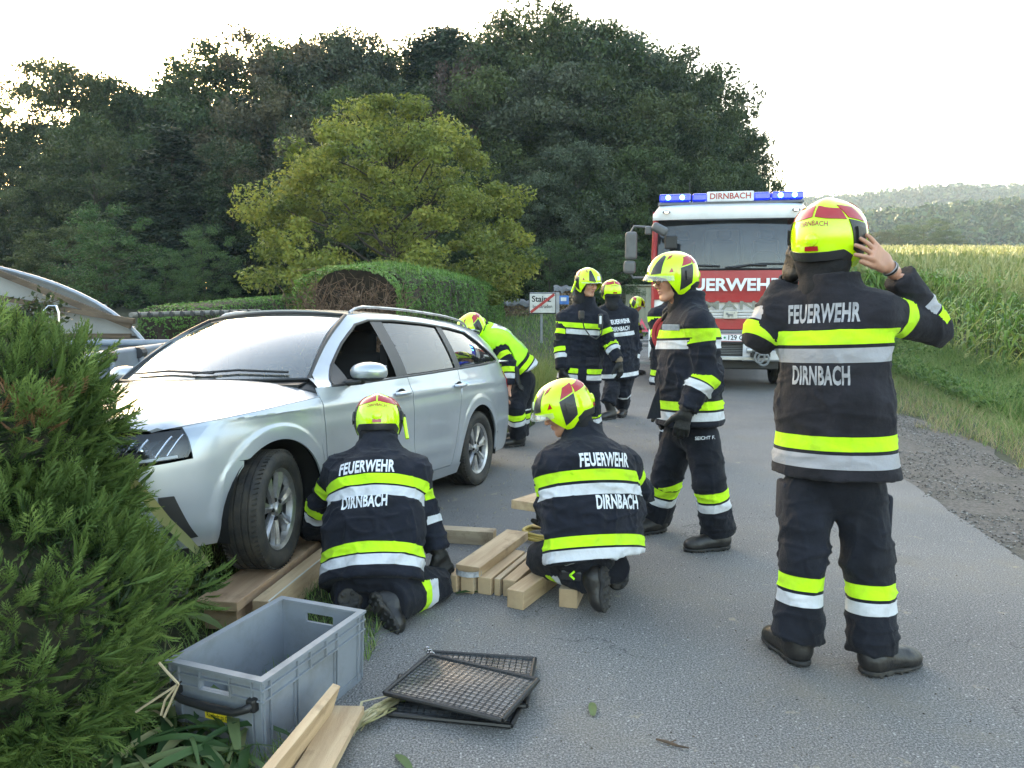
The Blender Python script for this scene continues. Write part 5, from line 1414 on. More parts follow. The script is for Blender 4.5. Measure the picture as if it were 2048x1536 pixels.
# mirrors
for sd in (1, -1):
    fn = lambda Pn: smin(ell(Pn, (.60, .985, 1.025), (.075, .120, .060)), rbox(Pn, (.585, .99, 1.02), (.045, .110, .045), rad=.04), .03)
    V, F = sdf_mesh(lambda Pn: np.maximum(fn(Pn), -(Pn[:, 2] - .985)), (.48, .83, .9), (.72, 1.13, 1.15), .009)
    o = mesh_np('mirror_cap', V * np.array([1, sd, 1]), F if sd == 1 else F[:, ::-1], m_paint, None, True); o.parent = car
    V, F = sdf_mesh(lambda Pn: np.minimum(np.maximum(fn(Pn), (Pn[:, 2] - .983)), cap(Pn, (.62, .78, .955), (.61, .95, .965), .024, .018, lat=(1, 0, 0), flat=2)), (.45, .72, .88), (.75, 1.13, 1.15), .009)
    o = mesh_np('mirror_base', V * np.array([1, sd, 1]), F if sd == 1 else F[:, ::-1], m_cbk, None, True); o.parent = car
    mb = MB(); mb.box((.538, sd * .99, 1.025), (.004, .18, .075), bev=.0); o = mb.build('mirror_glass', m_chrome); o.parent = car
# ---- cabin
for x in (.05, -.95):
    for y in (.36, -.36):
        V, F = sdf_mesh(lambda Pn: smin(smin(rbox(Pn, (x, y, .52), (.26, .24, .10), rad=.06), rbox(Pn, (x - .27, y, .83), (.09, .23, .33), np.array(Matrix.Rotation(R(-14), 3, 'Y')), .07), .05), rbox(Pn, (x - .37, y, 1.22), (.06, .13, .09), rad=.05), .03), (x - .55, y - .28, .35), (x + .32, y + .28, 1.36), .028)
        o = mesh_np('seat', V, F, m_seat, None, True); o.parent = car
mb = MB(); mb.box((.86, 0, .86), (.42, 1.45, .17), bev=.06); mb.box((.70, .36, .93), (.16, .36, .08), bev=.03); o = mb.build('dashboard', m_int, smooth=True); o.parent = car
mb = MB(); t = np.linspace(0, 2 * PI, 25)[:-1]; c = np.array([.56, .36, .93]); ax_ = unit((-.85, 0, .5)); u_ = np.array([0, 1.0, 0]); w_ = np.cross(ax_, u_)
mb.tube([c + (u_ * math.cos(a) + w_ * math.sin(a)) * .18 for a in t], .014, n=8, closed=True); mb.box(c + ax_ * -.03, (.06, .14, .11), bev=.02)
for a in (.2, PI - .2, -PI / 2): mb.cyl(c, c + (u_ * math.cos(a) + w_ * math.sin(a)) * .175, .014, n=6)
o = mb.build('steering_wheel', m_int, smooth=True); o.parent = car
mb = MB(); mb.box((-.1, 0, .36), (2.4, 1.5, .05)); mb.box((-2.0, 0, .6), (.6, 1.3, .04)); mb.box((-.14, .70, .75), (.12, .06, .9)); mb.box((-.14, -.70, .75), (.12, .06, .9)); o = mb.build('cabin_floor', m_int); o.parent = car
A = np.array([[(x, u * (float(rail(x)[0]) - .03), float(rail(x)[1]) + .02 * (1 - u * u) - .015) for u in np.linspace(-1, 1, 9)] for x in np.linspace(.15, -2.0, 9)]); mb = MB(); mb.grid(A); o = mb.build('headliner', pm('headliner', (.22, .22, .21), rough=.95)); o.parent = car
# interior door card seen through the open window
A = flank(lambda z: -.10, lambda z: .85, lambda x: belt(x) + .005, lambda x: .4, nx=10, nz=6); A[..., 1] -= .05
for sd in (1, -1): mb = MB(); mb.grid(A * np.array([1, sd, 1])); o = mb.build('door_card', m_int, smooth=True); o.parent = car
# ---- wheels
def wheel(cx, cy, sd, steer=0.0):
    w = thing('wheel', None, None); del_keys = None
    w.parent = car; w.location = (cx, cy * sd, .315); w.rotation_euler = (0, 0, steer + (0 if sd == 1 else PI))
    # local: y outward is the outer face
    prof = []
    R0, W2 = .317, .104
    def add(r, h): prof.append((r, h))
    add(.215, -W2 * .80); add(.235, -W2 * 1.0); add(.275, -W2 * 1.08); add(.300, -W2 * 1.0); add(.310, -W2 * .84)
    for gy in (-.055, -.020, .020, .055):
        add(R0 - .001, gy - .013); add(R0, gy - .0045); add(R0 - .008, gy - .004); add(R0 - .008, gy + .004); add(R0, gy + .0045)
    add(.310, W2 * .84); add(.300, W2 * 1.0); add(.282, W2 * 1.07); add(.262, W2 * 1.09); add(.258, W2 * 1.07); add(.235, W2 * 1.04); add(.218, W2 * .88); add(.214, W2 * .6)
    mb = MB(); mb.lathe(prof, (0, 0, 0), (0, 1, 0), n=96); o = mb.build('tyre', m_tyre, smooth=True); o.parent = w
    mb = MB()                                  # sipes across the shoulders, one joined relief
    for k in range(72):
        a = 2 * PI * k / 72; ca, sa = math.cos(a), math.sin(a)
        for y_ in (-.085, .085, .0):
            c = np.array([ca * (R0 - .0035), y_, sa * (R0 - .0035)]); M_ = np.array([(ca, 0, -sa), (0, 1, 0), (sa, 0, ca)]).T
            M_ = np.stack([(ca, 0, sa), (0, 1, 0), (-sa, 0, ca)], 1)
            mb.box(c, (.009, .026, .0065), rot=M_ @ np.array(Matrix.Rotation(.35 * (1 if y_ >= 0 else -1), 3, 'X')))
    o = mb.build('tread_blocks', m_tyre); o.parent = w; o['kind'] = 'stuff'
    rm = [(.205, -.08), (.214, -.085), (.212, .02), (.190, .045), (.197, .080), (.216, .092), (.220, .086)]
    mb = MB(); mb.lathe(rm, (0, 0, 0), (0, 1, 0), n=48); rim = mb.build('rim', m_alu, smooth=True); rim.parent = w
    mb = MB(); mb.lathe([(0, .0), (.19, .0), (.19, .02), (0, .02)], (0, -.02, 0), (0, 1, 0), n=32); b = mb.build('brake_disc', m_seam, smooth=True); b.parent = w
    for k in range(7):
        a = 2 * PI * k / 7 + .2; rad = np.array([math.cos(a), 0, math.sin(a)]); tan = np.array([-math.sin(a), 0, math.cos(a)]); yv = np.array([0, 1.0, 0])
        A = []
        for r_, hw, h_ in ((.035, .020, .070), (.08, .022, .074), (.13, .030, .076), (.17, .040, .076), (.197, .052, .078)):
            c = rad * r_; A.append([c - tan * hw - yv * -.045, c - tan * hw * .9 + yv * (h_ - .006), c - tan * hw * .12 + yv * (h_ + .002), c + tan * hw * .12 + yv * (h_ - .012), c + tan * hw * .9 + yv * (h_ - .008), c + tan * hw + yv * .045])
        mb = MB(); mb.grid(np.array(A)); s_ = mb.build('spoke', m_alu, smooth=False); s_.parent = rim
    for k in range(5):
        a = 2 * PI * k / 5; c = np.array([math.cos(a) * .052, .0, math.sin(a) * .052]); mb = MB(); mb.cyl(c + np.array([0, .05, 0]), c + np.array([0, .078, 0]), .011, n=8); s_ = mb.build('wheel_bolt', m_seam); s_.parent = rim
    mb = MB(); mb.lathe([(0, .088), (.028, .086), (.034, .076), (.045, .070), (.05, .05)], (0, 0, 0), (0, 1, 0), n=24); s_ = mb.build('hub_cap', m_alu, smooth=True); s_.parent = rim
    return w
for k_, v_ in (((1.345, .775), 1), ((1.345, .775), -1), ((-1.345, .775), 1), ((-1.345, .775), -1)):
    wheel(k_[0], k_[1], v_, R(15) if k_[0] > 0 else 0)

# ================================================================== PEOPLE
def cloth_mat(name, base, bands=True, yel=(.52, .88, .012), sil=(.60, .62, .66)):
    if name in MATS: return MATS[name]
    m = bpy.data.materials.new(name); m.use_nodes = True
    nt = m.node_tree; N = nt.nodes; Lk = nt.links; b = N['Principled BSDF']
    tc = N.new('ShaderNodeTexCoord')
    def noise(sc, d=4):
        n = N.new('ShaderNodeTexNoise'); n.inputs['Scale'].default_value = sc; n.inputs['Detail'].default_value = d; Lk.new(tc.outputs['Object'], n.inputs['Vector']); return n
    def mixc(f, a, c):
        x = N.new('ShaderNodeMix'); x.data_type = 'RGBA'
        for s_, v in (('Factor', f), ('A', a), ('B', c)):
            if isinstance(v, tuple): x.inputs[s_].default_value = _lin(v)
            else: Lk.new(v, x.inputs[s_])
        return x.outputs['Result']
    def below(attr, thr=0.0):
        a = N.new('ShaderNodeAttribute'); a.attribute_name = attr
        mr = N.new('ShaderNodeMapRange'); mr.inputs['From Min'].default_value = thr + .0008; mr.inputs['From Max'].default_value = thr - .0008; Lk.new(a.outputs['Fac'], mr.inputs[0]); return mr.outputs[0]
    n1 = noise(7, 6)
    r = N.new('ShaderNodeValToRGB'); r.color_ramp.elements[0].position = .35; r.color_ramp.elements[0].color = _lin(tuple(c * .75 for c in base)); r.color_ramp.elements[1].position = .75; r.color_ramp.elements[1].color = _lin(tuple(c * 1.5 + .002 for c in base))
    Lk.new(n1.outputs[0], r.inputs[0]); c = r.outputs[0]
    # dust rubbed into knees and seat
    n2 = noise(3.1, 8); r2 = N.new('ShaderNodeMapRange'); r2.inputs['From Min'].default_value = .58; r2.inputs['From Max'].default_value = .8; r2.inputs['To Max'].default_value = .10; Lk.new(n2.outputs[0], r2.inputs[0])
    c = mixc(r2.outputs[0], c, (.10, .095, .085))
    if bands:
        n3 = noise(15, 8); dr = N.new('ShaderNodeMapRange'); dr.inputs['From Min'].default_value = .48; dr.inputs['From Max'].default_value = .78; dr.inputs['To Max'].default_value = .62; Lk.new(n3.outputs[0], dr.inputs[0])
        # fine grid of the reflective weave
        ye = mixc(dr.outputs[0], yel, (.36, .50, .05)); se = mixc(dr.outputs[0], sil, (.34, .34, .35))
        c = mixc(below('dy', .003), c, (.006, .006, .007)); c = mixc(below('ds', .003), c, (.006, .006, .007))
        c = mixc(below('dy'), c, ye); c = mixc(below('ds'), c, se)
        ro = N.new('ShaderNodeMapRange'); Lk.new(below('ds'), ro.inputs[0]); ro.inputs['To Min'].default_value = .88; ro.inputs['To Max'].default_value = .42; Lk.new(ro.outputs[0], b.inputs['Roughness'])
    else: b.inputs['Roughness'].default_value = .88
    b.inputs['Sheen Weight'].default_value = .04; b.inputs['Sheen Roughness'].default_value = .5; b.inputs['Specular IOR Level'].default_value = .3
    Lk.new(c, b.inputs['Base Color'])
    wv = noise(420, 2); nb = noise(11, 4); ad = N.new('ShaderNodeMath'); ad.operation = 'MULTIPLY_ADD'; ad.inputs[1].default_value = .12; Lk.new(wv.outputs[0], ad.inputs[0]); Lk.new(nb.outputs[0], ad.inputs[2])
    bp = N.new('ShaderNodeBump'); bp.inputs['Strength'].default_value = .6; bp.inputs['Distance'].default_value = .03; Lk.new(ad.outputs[0], bp.inputs['Height']); Lk.new(bp.outputs[0], b.inputs['Normal'])
    MATS[name] = m; return m
m_jacket = cloth_mat('turnout_jacket', (.0070, .0088, .0165))
m_jacket2 = cloth_mat('turnout_jacket_worn', (.0135, .0130, .0180), sil=(.34, .34, .37))
m_trouser = cloth_mat('turnout_trousers', (.0065, .0078, .0135))
m_plain = pm('balaclava_knit', (.010, .010, .012), rough=.95, bump=.4, bscale=220)
m_boot = pm('boot_leather', (.014, .013, .013), rough=.42, bump=.35, bscale=45, dirt=((.075, .062, .048), 7, .52, .74, .5))
m_sole = pm('boot_sole', (.016, .016, .017), rough=.75, bump=.3, bscale=60, dirt=((.09, .078, .06), 9, .45, .72, .6))
m_glove = pm('glove_black', (.006, .006, .0065), rough=.6, bump=.4, bscale=70)
m_gcuff = pm('glove_cuff', (.22, .17, .11), rough=.85)
m_hy = pm('helmet_lime', (.60, .93, .004), rough=.16, coat=.8, var=.0, spec=.5)
m_hk = pm('helmet_black', (.022, .022, .025), rough=.35, bump=.15, bscale=80)
m_hr = pm('helmet_red', (.36, .018, .022), rough=.22, coat=.5, var=.05)
m_visor = glass_mat('helmet_visor', (.88, .86, .76), 1.6, .02, .22, (.72, .70, .62))
m_txt = pm('lettering_silver', (.66, .68, .72), rough=.5, var=.1, scale=60)
m_txt2 = pm('lettering_grey', (.30, .30, .32), rough=.5, var=.35, scale=30, thr=(.3, .7))
m_lime = pm('vest_lime', (.42, .88, .01), rough=.7, bump=.4, bscale=25)
m_vsil = pm('vest_silver', (.42, .50, .35), rough=.4)
def skin_mat():
    m = pm('skin', (.47, .245, .165), rough=.48, sss=.15, var=.12, scale=14, bump=.12, bscale=170)
    nt = m.node_tree; N = nt.nodes; b = N['Principled BSDF']; src = b.inputs['Base Color'].links[0].from_socket
    at = N.new('ShaderNodeAttribute'); at.attribute_name = 'tone'; mx = N.new('ShaderNodeMix'); mx.data_type = 'RGBA'; mx.inputs['B'].default_value = (.33, .10, .085, 1)
    nt.links.new(at.outputs['Fac'], mx.inputs['Factor']); nt.links.new(src, mx.inputs['A']); nt.links.new(mx.outputs['Result'], b.inputs['Base Color']); return m
m_skin = skin_mat()
m_eye = pm('eye_white', (.55, .53, .50), rough=.2); m_iris = pm('iris', (.03, .02, .012), rough=.1); m_hair = pm('hair', (.035, .02, .012), rough=.7)

def band_d(s_, c, w): return np.abs(s_ - c) - w / 2
def axis_s(Pn, a, b):
    d = unit(np.asarray(b) - np.asarray(a)); return (Pn - np.asarray(a)) @ d
def merge(parts):
    V = []; F = []; n = 0
    for v, f in parts: V.append(v); F.append(np.asarray(f) + n); n += len(v)
    return np.vstack(V), np.vstack(F)

def head_sdf(Q):
    A = lambda x, y, z: np.array([x, y, z])
    d = ell(Q, (0, -.012, .028), (.076, .096, .092))
    d = smin(d, ell(Q, (0, .026, -.045), (.057, .062, .070)), .03)
    d = smin(d, ell(Q, (0, .066, -.098), (.024, .020, .017)), .025)
    for s_ in (1, -1):
        d = smin(d, ell(Q, (s_ * .038, .055, -.022), (.026, .028, .026)), .02)
        d = smin(d, cap(Q, (s_ * .048, .01, -.07), (s_ * .02, .066, -.098), .018, .014), .02)
        d = smin(d, ell(Q, (s_ * .078, -.008, .0), (.010, .020, .032)), .008)
        d = smax(d, -ell(Q, (s_ * .031, .098, .006), (.020, .020, .012)), .010)
    d = smin(d, cap(Q, (-.034, .083, .024), (.034, .083, .024), .010), .014)
    d = smin(d, cap(Q, (0, .088, .010), (0, .108, -.026), .007, .0115), .010)
    for s_ in (1, -1): d = smin(d, ell(Q, (s_ * .012, .097, -.031), (.009, .011, .008)), .006)
    d = smin(d, ell(Q, (0, .084, -.052), (.022, .014, .007)), .006); d = smin(d, ell(Q, (0, .083, -.065), (.019, .013, .008)), .006)
    d = smax(d, -rbox(Q, (0, .098, -.0585), (.020, .010, .0014), rad=.001), .003)
    d = smin(d, cap(Q, (0, -.022, -.06), (0, -.045, -.20), .054, .058), .025)
    return d

def helmet_pt(az, el, off=0.0):
    """az degrees from the front, + to the wearer's right; local x right, y forward, z up"""
    a = np.radians(az); e = np.radians(el); ce = np.sign(np.cos(e)) * np.abs(np.cos(e)) ** .88; se = np.sign(np.sin(e)) * np.abs(np.sin(e)) ** .95
    rx, ry, rz = .128 + off, .152 + off, .128 + off
    rzz = np.where(e < 0, .150 + off, rz)
    x = rx * np.sin(a) * ce; y = ry * np.cos(a) * ce; z = rzz * se
    z = z + .009 * np.exp(-(x / .028) ** 2) * np.clip(se, 0, 1) ** .5
    y = y - .012 * np.clip(-se, 0, 1) * (np.cos(a) < 0)
    return np.stack([x, y - .006, z + .028], -1)
EL_A = [0, 30, 55, 68, 80, 92, 108, 130, 155, 180]; EL_E = [4, 2, -4, -26, -46, -50, -36, -26, -29, -30]
def elmin(az): return np.interp(np.abs(((np.asarray(az) + 180) % 360) - 180), EL_A, EL_E)
def make_helmet(frame, person, text=True, lamp=None, fine=True, visor_down=0.0, small=False):
    c, X, Y, Z = frame; M = np.stack([X, Y, Z], 1)
    W = lambda q: c + np.asarray(q) @ M.T
    na, ne = (72, 20) if fine else (40, 12)
    def sheet(name, azs, f0, f1, mat_, off, n1, closed=False, parent=None, th=.004):
        A = []
        for t in np.linspace(0, 1, n1):
            A.append(helmet_pt(azs, f0(azs) + (f1(azs) - f0(azs)) * t, off))
        A = np.array(A); I = np.array([helmet_pt(azs, f0(azs) + (f1(azs) - f0(azs)) * t, off - th) for t in (0, 1)])
        A = np.concatenate([I[:1], A, I[1:]], 0); 
        if not closed:
            i0 = np.array([helmet_pt(np.full(1, azs[0]), f0(azs[:1]) + (f1(azs[:1]) - f0(azs[:1])) * t, off - th)[0] for t in np.r_[0, np.linspace(0, 1, n1), 1]])
            i1 = np.array([helmet_pt(np.full(1, azs[-1]), f0(azs[-1:]) + (f1(azs[-1:]) - f0(azs[-1:])) * t, off - th)[0] for t in np.r_[0, np.linspace(0, 1, n1), 1]])
            A = np.concatenate([i0[:, None], A, i1[:, None]], 1)
        mb = MB(); mb.grid(W(A)); return mb.build(name, mat_, parent, smooth=True)
    cst = lambda v: (lambda a: np.full(len(a), float(v)))
    az = np.linspace(-180, 180, na + 1)
    h = sheet('helmet', az, lambda a: elmin(a), cst(90), m_hy, 0, ne, True, person, th=.006)
    def patch(name, quad, mat_, off=.0035, n=9):
        q = np.array(quad, float); u = np.linspace(0, 1, n); U, V_ = np.meshgrid(u, u)
        p_ = ((1-U)*(1-V_))[..., None]*q[0] + (U*(1-V_))[..., None]*q[1] + (U*V_)[..., None]*q[2] + ((1-U)*V_)[..., None]*q[3]
        A = helmet_pt(p_[..., 0], p_[..., 1], off); B = helmet_pt(p_[..., 0], p_[..., 1], -.003)
        C_ = np.zeros((n + 2, n + 2, 3)); C_[1:-1, 1:-1] = A; C_[0, 1:-1] = B[0]; C_[-1, 1:-1] = B[-1]; C_[1:-1, 0] = B[:, 0]; C_[1:-1, -1] = B[:, -1]; C_[0, 0] = B[0, 0]; C_[0, -1] = B[0, -1]; C_[-1, 0] = B[-1, 0]; C_[-1, -1] = B[-1, -1]
        mb = MB(); mb.grid(W(C_)); return mb.build(name, mat_, h, smooth=True)
    sheet('rear_rim', np.linspace(112, 248, 30), lambda a: elmin(a) - 6, lambda a: elmin(a) + 7, m_hk, .004, 4, parent=h)
    for s_ in (1, -1):
        patch('side_panel', [(s_ * 84, -34), (s_ * 113, -20), (s_ * 124, 22), (s_ * 90, 16)], m_hk)
        if not small: patch('side_module', [(s_ * 97, -12), (s_ * 111, -8), (s_ * 114, 10), (s_ * 99, 7)], m_hk, .012, 5)
        patch('red_panel', [(s_ * 92, 19), (s_ * 124, 25), (s_ * 140, 52), (s_ * 108, 46)], m_hr, .003)
        patch('red_panel', [(s_ * 128, 22), (s_ * 178, 25), (s_ * 177, 46), (s_ * 136, 43)], m_hr, .003)
        patch('front_panel', [(s_ * 14, 8), (s_ * 44, 8), (s_ * 52, 58), (s_ * 38, 66)], m_hk, .003)
        if not small:
            patch('red_mark', [(s_ * 62, 8), (s_ * 73, 8), (s_ * 72, 9), (s_ * 70, 20)], m_hr, .002, 4)
            for k in range(3): patch('red_mark', [(s_ * (56 + 5 * k), 44 + 2 * k), (s_ * (58 + 5 * k), 44 + 2 * k), (s_ * (68 + 6 * k), 60 + 2 * k), (s_ * (64 + 6 * k), 60 + 2 * k)], m_hr, .002, 4)
    patch('front_badge', [(-7, 14), (7, 14), (6, 30), (-6, 30)], m_txt, .004, 5)
    # visor tucked under the brim
    azv = np.linspace(-72, 72, 26); A = []
    for t in np.linspace(0, 1, 5):
        p_ = helmet_pt(azv, np.interp(np.abs(azv), [0, 72], [8 - 9 * t, 0 - 9 * t]) - visor_down * t, .010 + .022 * np.cos(np.radians(azv)) * t); A.append(p_)
    mb = MB(); mb.grid(W(np.array(A))); mb.build('visor', m_visor, h, smooth=True)
    # rear wheel, lettering
    q = helmet_pt(np.array([180.]), np.array([-6.]), .0)[0]; nq = unit(q - np.array([0, 0, .02]))
    mb = MB(); mb.lathe([(0, .012), (.016, .011), (.024, .006), (.026, -.004)], W(q), M @ nq, n=20); mb.build('adjuster', m_hy, h, smooth=True)
    patch('red_tab', [(169, -20), (191, -20), (190, -14), (170, -14)], m_hr, .006, 4)
    if text:
        for s, size, el0, mt in (('DIRNBACH', .026, 15, m_hr), ('Dräger', .011, -1, m_hk)):
            V, F = text_tri(s, size, .012, .9, cut=.01)
            azz = 180 - np.degrees(V[:, 0] / .142) ; pts = helmet_pt(azz, el0 + np.degrees(V[:, 1] / .14), .0018 if el0 > 5 else .0132 if False else .003)
            mesh_np('lettering', W(pts), F, mt, h, False)
    if lamp:
        s_ = lamp; a = helmet_pt(np.array([s_ * 100.]), np.array([-8.]), .012)[0]; b = a + np.array([s_ * .018, -.02, -.10]); 
        if lamp in (1, -1) and True:
            mb = MB(); mb.cyl(W(a + np.array([0, 0, .02])), W(b), .010, n=12); l = mb.build('lamp', m_hy, h, smooth=True)
            d_ = unit(np.array(a) + np.array([0, 0, .02]) - b); mb = MB(); mb.cyl(W(a + np.array([0, 0, .02])), W(a + np.array([0, 0, .02]) + d_ * .016), .012, n=12); mb.build('lamp_head', m_hk, h, smooth=True)
    return h

def hand_mesh(w, d, nrm, thumb, r=.0095, curl=(.25, .35, .3), spread=.10, scale=1.0, h=.0045, bends=None, thumb_dir=None):
    """w wrist, d along the palm, nrm out of the palm (fingers curl towards it), thumb = lateral direction of the thumb"""
    w = np.asarray(w, float); d = unit(d); nrm = unit(np.asarray(nrm) - d * np.dot(nrm, d)); lat = unit(np.cross(d, nrm)); lat = lat * np.sign(np.dot(lat, thumb) or 1)
    S = scale; segs = []
    M = np.stack([lat, d, nrm], 1)
    Ls = [.072, .080, .074, .058]
    for k in range(4):
        o = .030 - .0205 * k; b = w + (d * (.098 - .004 * abs(k - 1)) + lat * o) * S; ang = spread * (1.2 - k * .85)
        dr = unit(d * math.cos(ang) + lat * math.sin(ang)); c0 = bends[k] if bends else curl; p = b; an = 0
        for j, f in enumerate((.45, .31, .24)):
            an += c0[j]; dd = dr * math.cos(an) + nrm * math.sin(an); q = p + dd * Ls[k] * f * S; segs.append((p, q, r * (1.08 - .1 * j) * S, r * (1.0 - .1 * j) * S)); p = q
    td = unit(thumb_dir) if thumb_dir is not None else unit(d * .62 + lat * .72 + nrm * .25); tb = w + (d * .028 + lat * .026) * S
    t1 = tb + td * .042 * S; t2 = t1 + unit(td + d * .35 + nrm * curl[0] * .3) * .032 * S; t3 = t2 + unit(td + d * .6 + nrm * curl[0] * .5) * .026 * S
    def fn(Pn):
        x = rbox(Pn, w + d * .055 * S, np.array([.040, .050, .0145]) * S, M, .0135 * S)
        x = smin(x, cap(Pn, w - d * .05 * S, w + d * .02 * S, .026 * S, .024 * S, lat=lat, flat=1.15), .02 * S)
        x = smin(x, cap(Pn, tb, t1, r * 1.75 * S, r * 1.35 * S), .012 * S); x = smin(x, np.minimum(cap(Pn, t1, t2, r * 1.25 * S, r * 1.1 * S), cap(Pn, t2, t3, r * 1.15 * S, r * .95 * S)), .005)
        fi = None
        for a, b, r0, r1 in segs: q = cap(Pn, a, b, r0, r1); fi = q if fi is None else np.minimum(fi, q)
        return smin(x, fi, .008 * S)
    pts = np.array([w - d * .05 * S, t3, w + d * .055 * S + lat * .045 * S, w + d * .05 * S - lat * .045 * S] + [s_[1] for s_ in segs])
    return sdf_mesh(fn, pts.min(0) - .03, pts.max(0) + .03, h)

def boot_mesh(heel, toe, up, shaft_to, h=.009, wd=1.0):
    """heel/toe: points on the sole line; up: away from the sole"""
    heel = np.asarray(heel, float); toe = np.asarray(toe, float); f = unit(toe - heel); u = unit(np.asarray(up, float) - f * np.dot(up, f)); l = np.cross(f, u); L = np.linalg.norm(toe - heel)
    M = np.stack([l, f, u], 1); c0 = heel + f * .05
    sh = np.asarray(shaft_to, float)
    def upper(Pn):
        q = (Pn - heel) @ M
        d = cap(Pn, heel + f * .055 + u * .055, heel + f * L * .70 + u * .040, .050, .046, lat=l, flat=1.0 * wd)
        d = smin(d, ell(Pn, heel + f * (L - .065) + u * .034, (.052 * wd, .064, .042), M), .02)
        d = smin(d, cap(Pn, heel + f * .060 + u * .06, sh, .054, .062, lat=l, flat=1.0), .03)
        return smax(d, -(q[:, 2] - .012), .006)
    def sole(Pn):
        q = (Pn - heel) @ M; t = np.clip(q[:, 1] / L, 0, 1)
        w = .046 + .010 * np.sin(np.clip((t - .1) / .8, 0, 1) * PI) - .012 * np.exp(-((t - .40) / .13) ** 2)
        yy = q[:, 1] - np.clip(q[:, 1], w, L - w); dl = np.hypot(np.maximum(np.abs(q[:, 0]) , 0), yy) - w * wd
        dz = np.abs(q[:, 2] - .006) - .012 - .006 * (t < .28)
        d = np.maximum(dl, dz)
        lug = np.maximum(np.sin(q[:, 1] * 190), np.sin(q[:, 0] * 150 + q[:, 1] * 60)) * .5 + .5
        arch = (t > .30) & (t < .42)
        cut = -(q[:, 2] + .002) ; g_ = np.where((lug < .32) | arch, -.004, .008)
        return smax(d, g_ - q[:, 2] - .004, .002)
    pts = np.array([heel, toe, sh, heel + u * .1, toe + u * .08])
    lo, hi = pts.min(0) - .08, pts.max(0) + .08
    return sdf_mesh(upper, lo, hi, h), sdf_mesh(sole, lo, hi, h * .62)

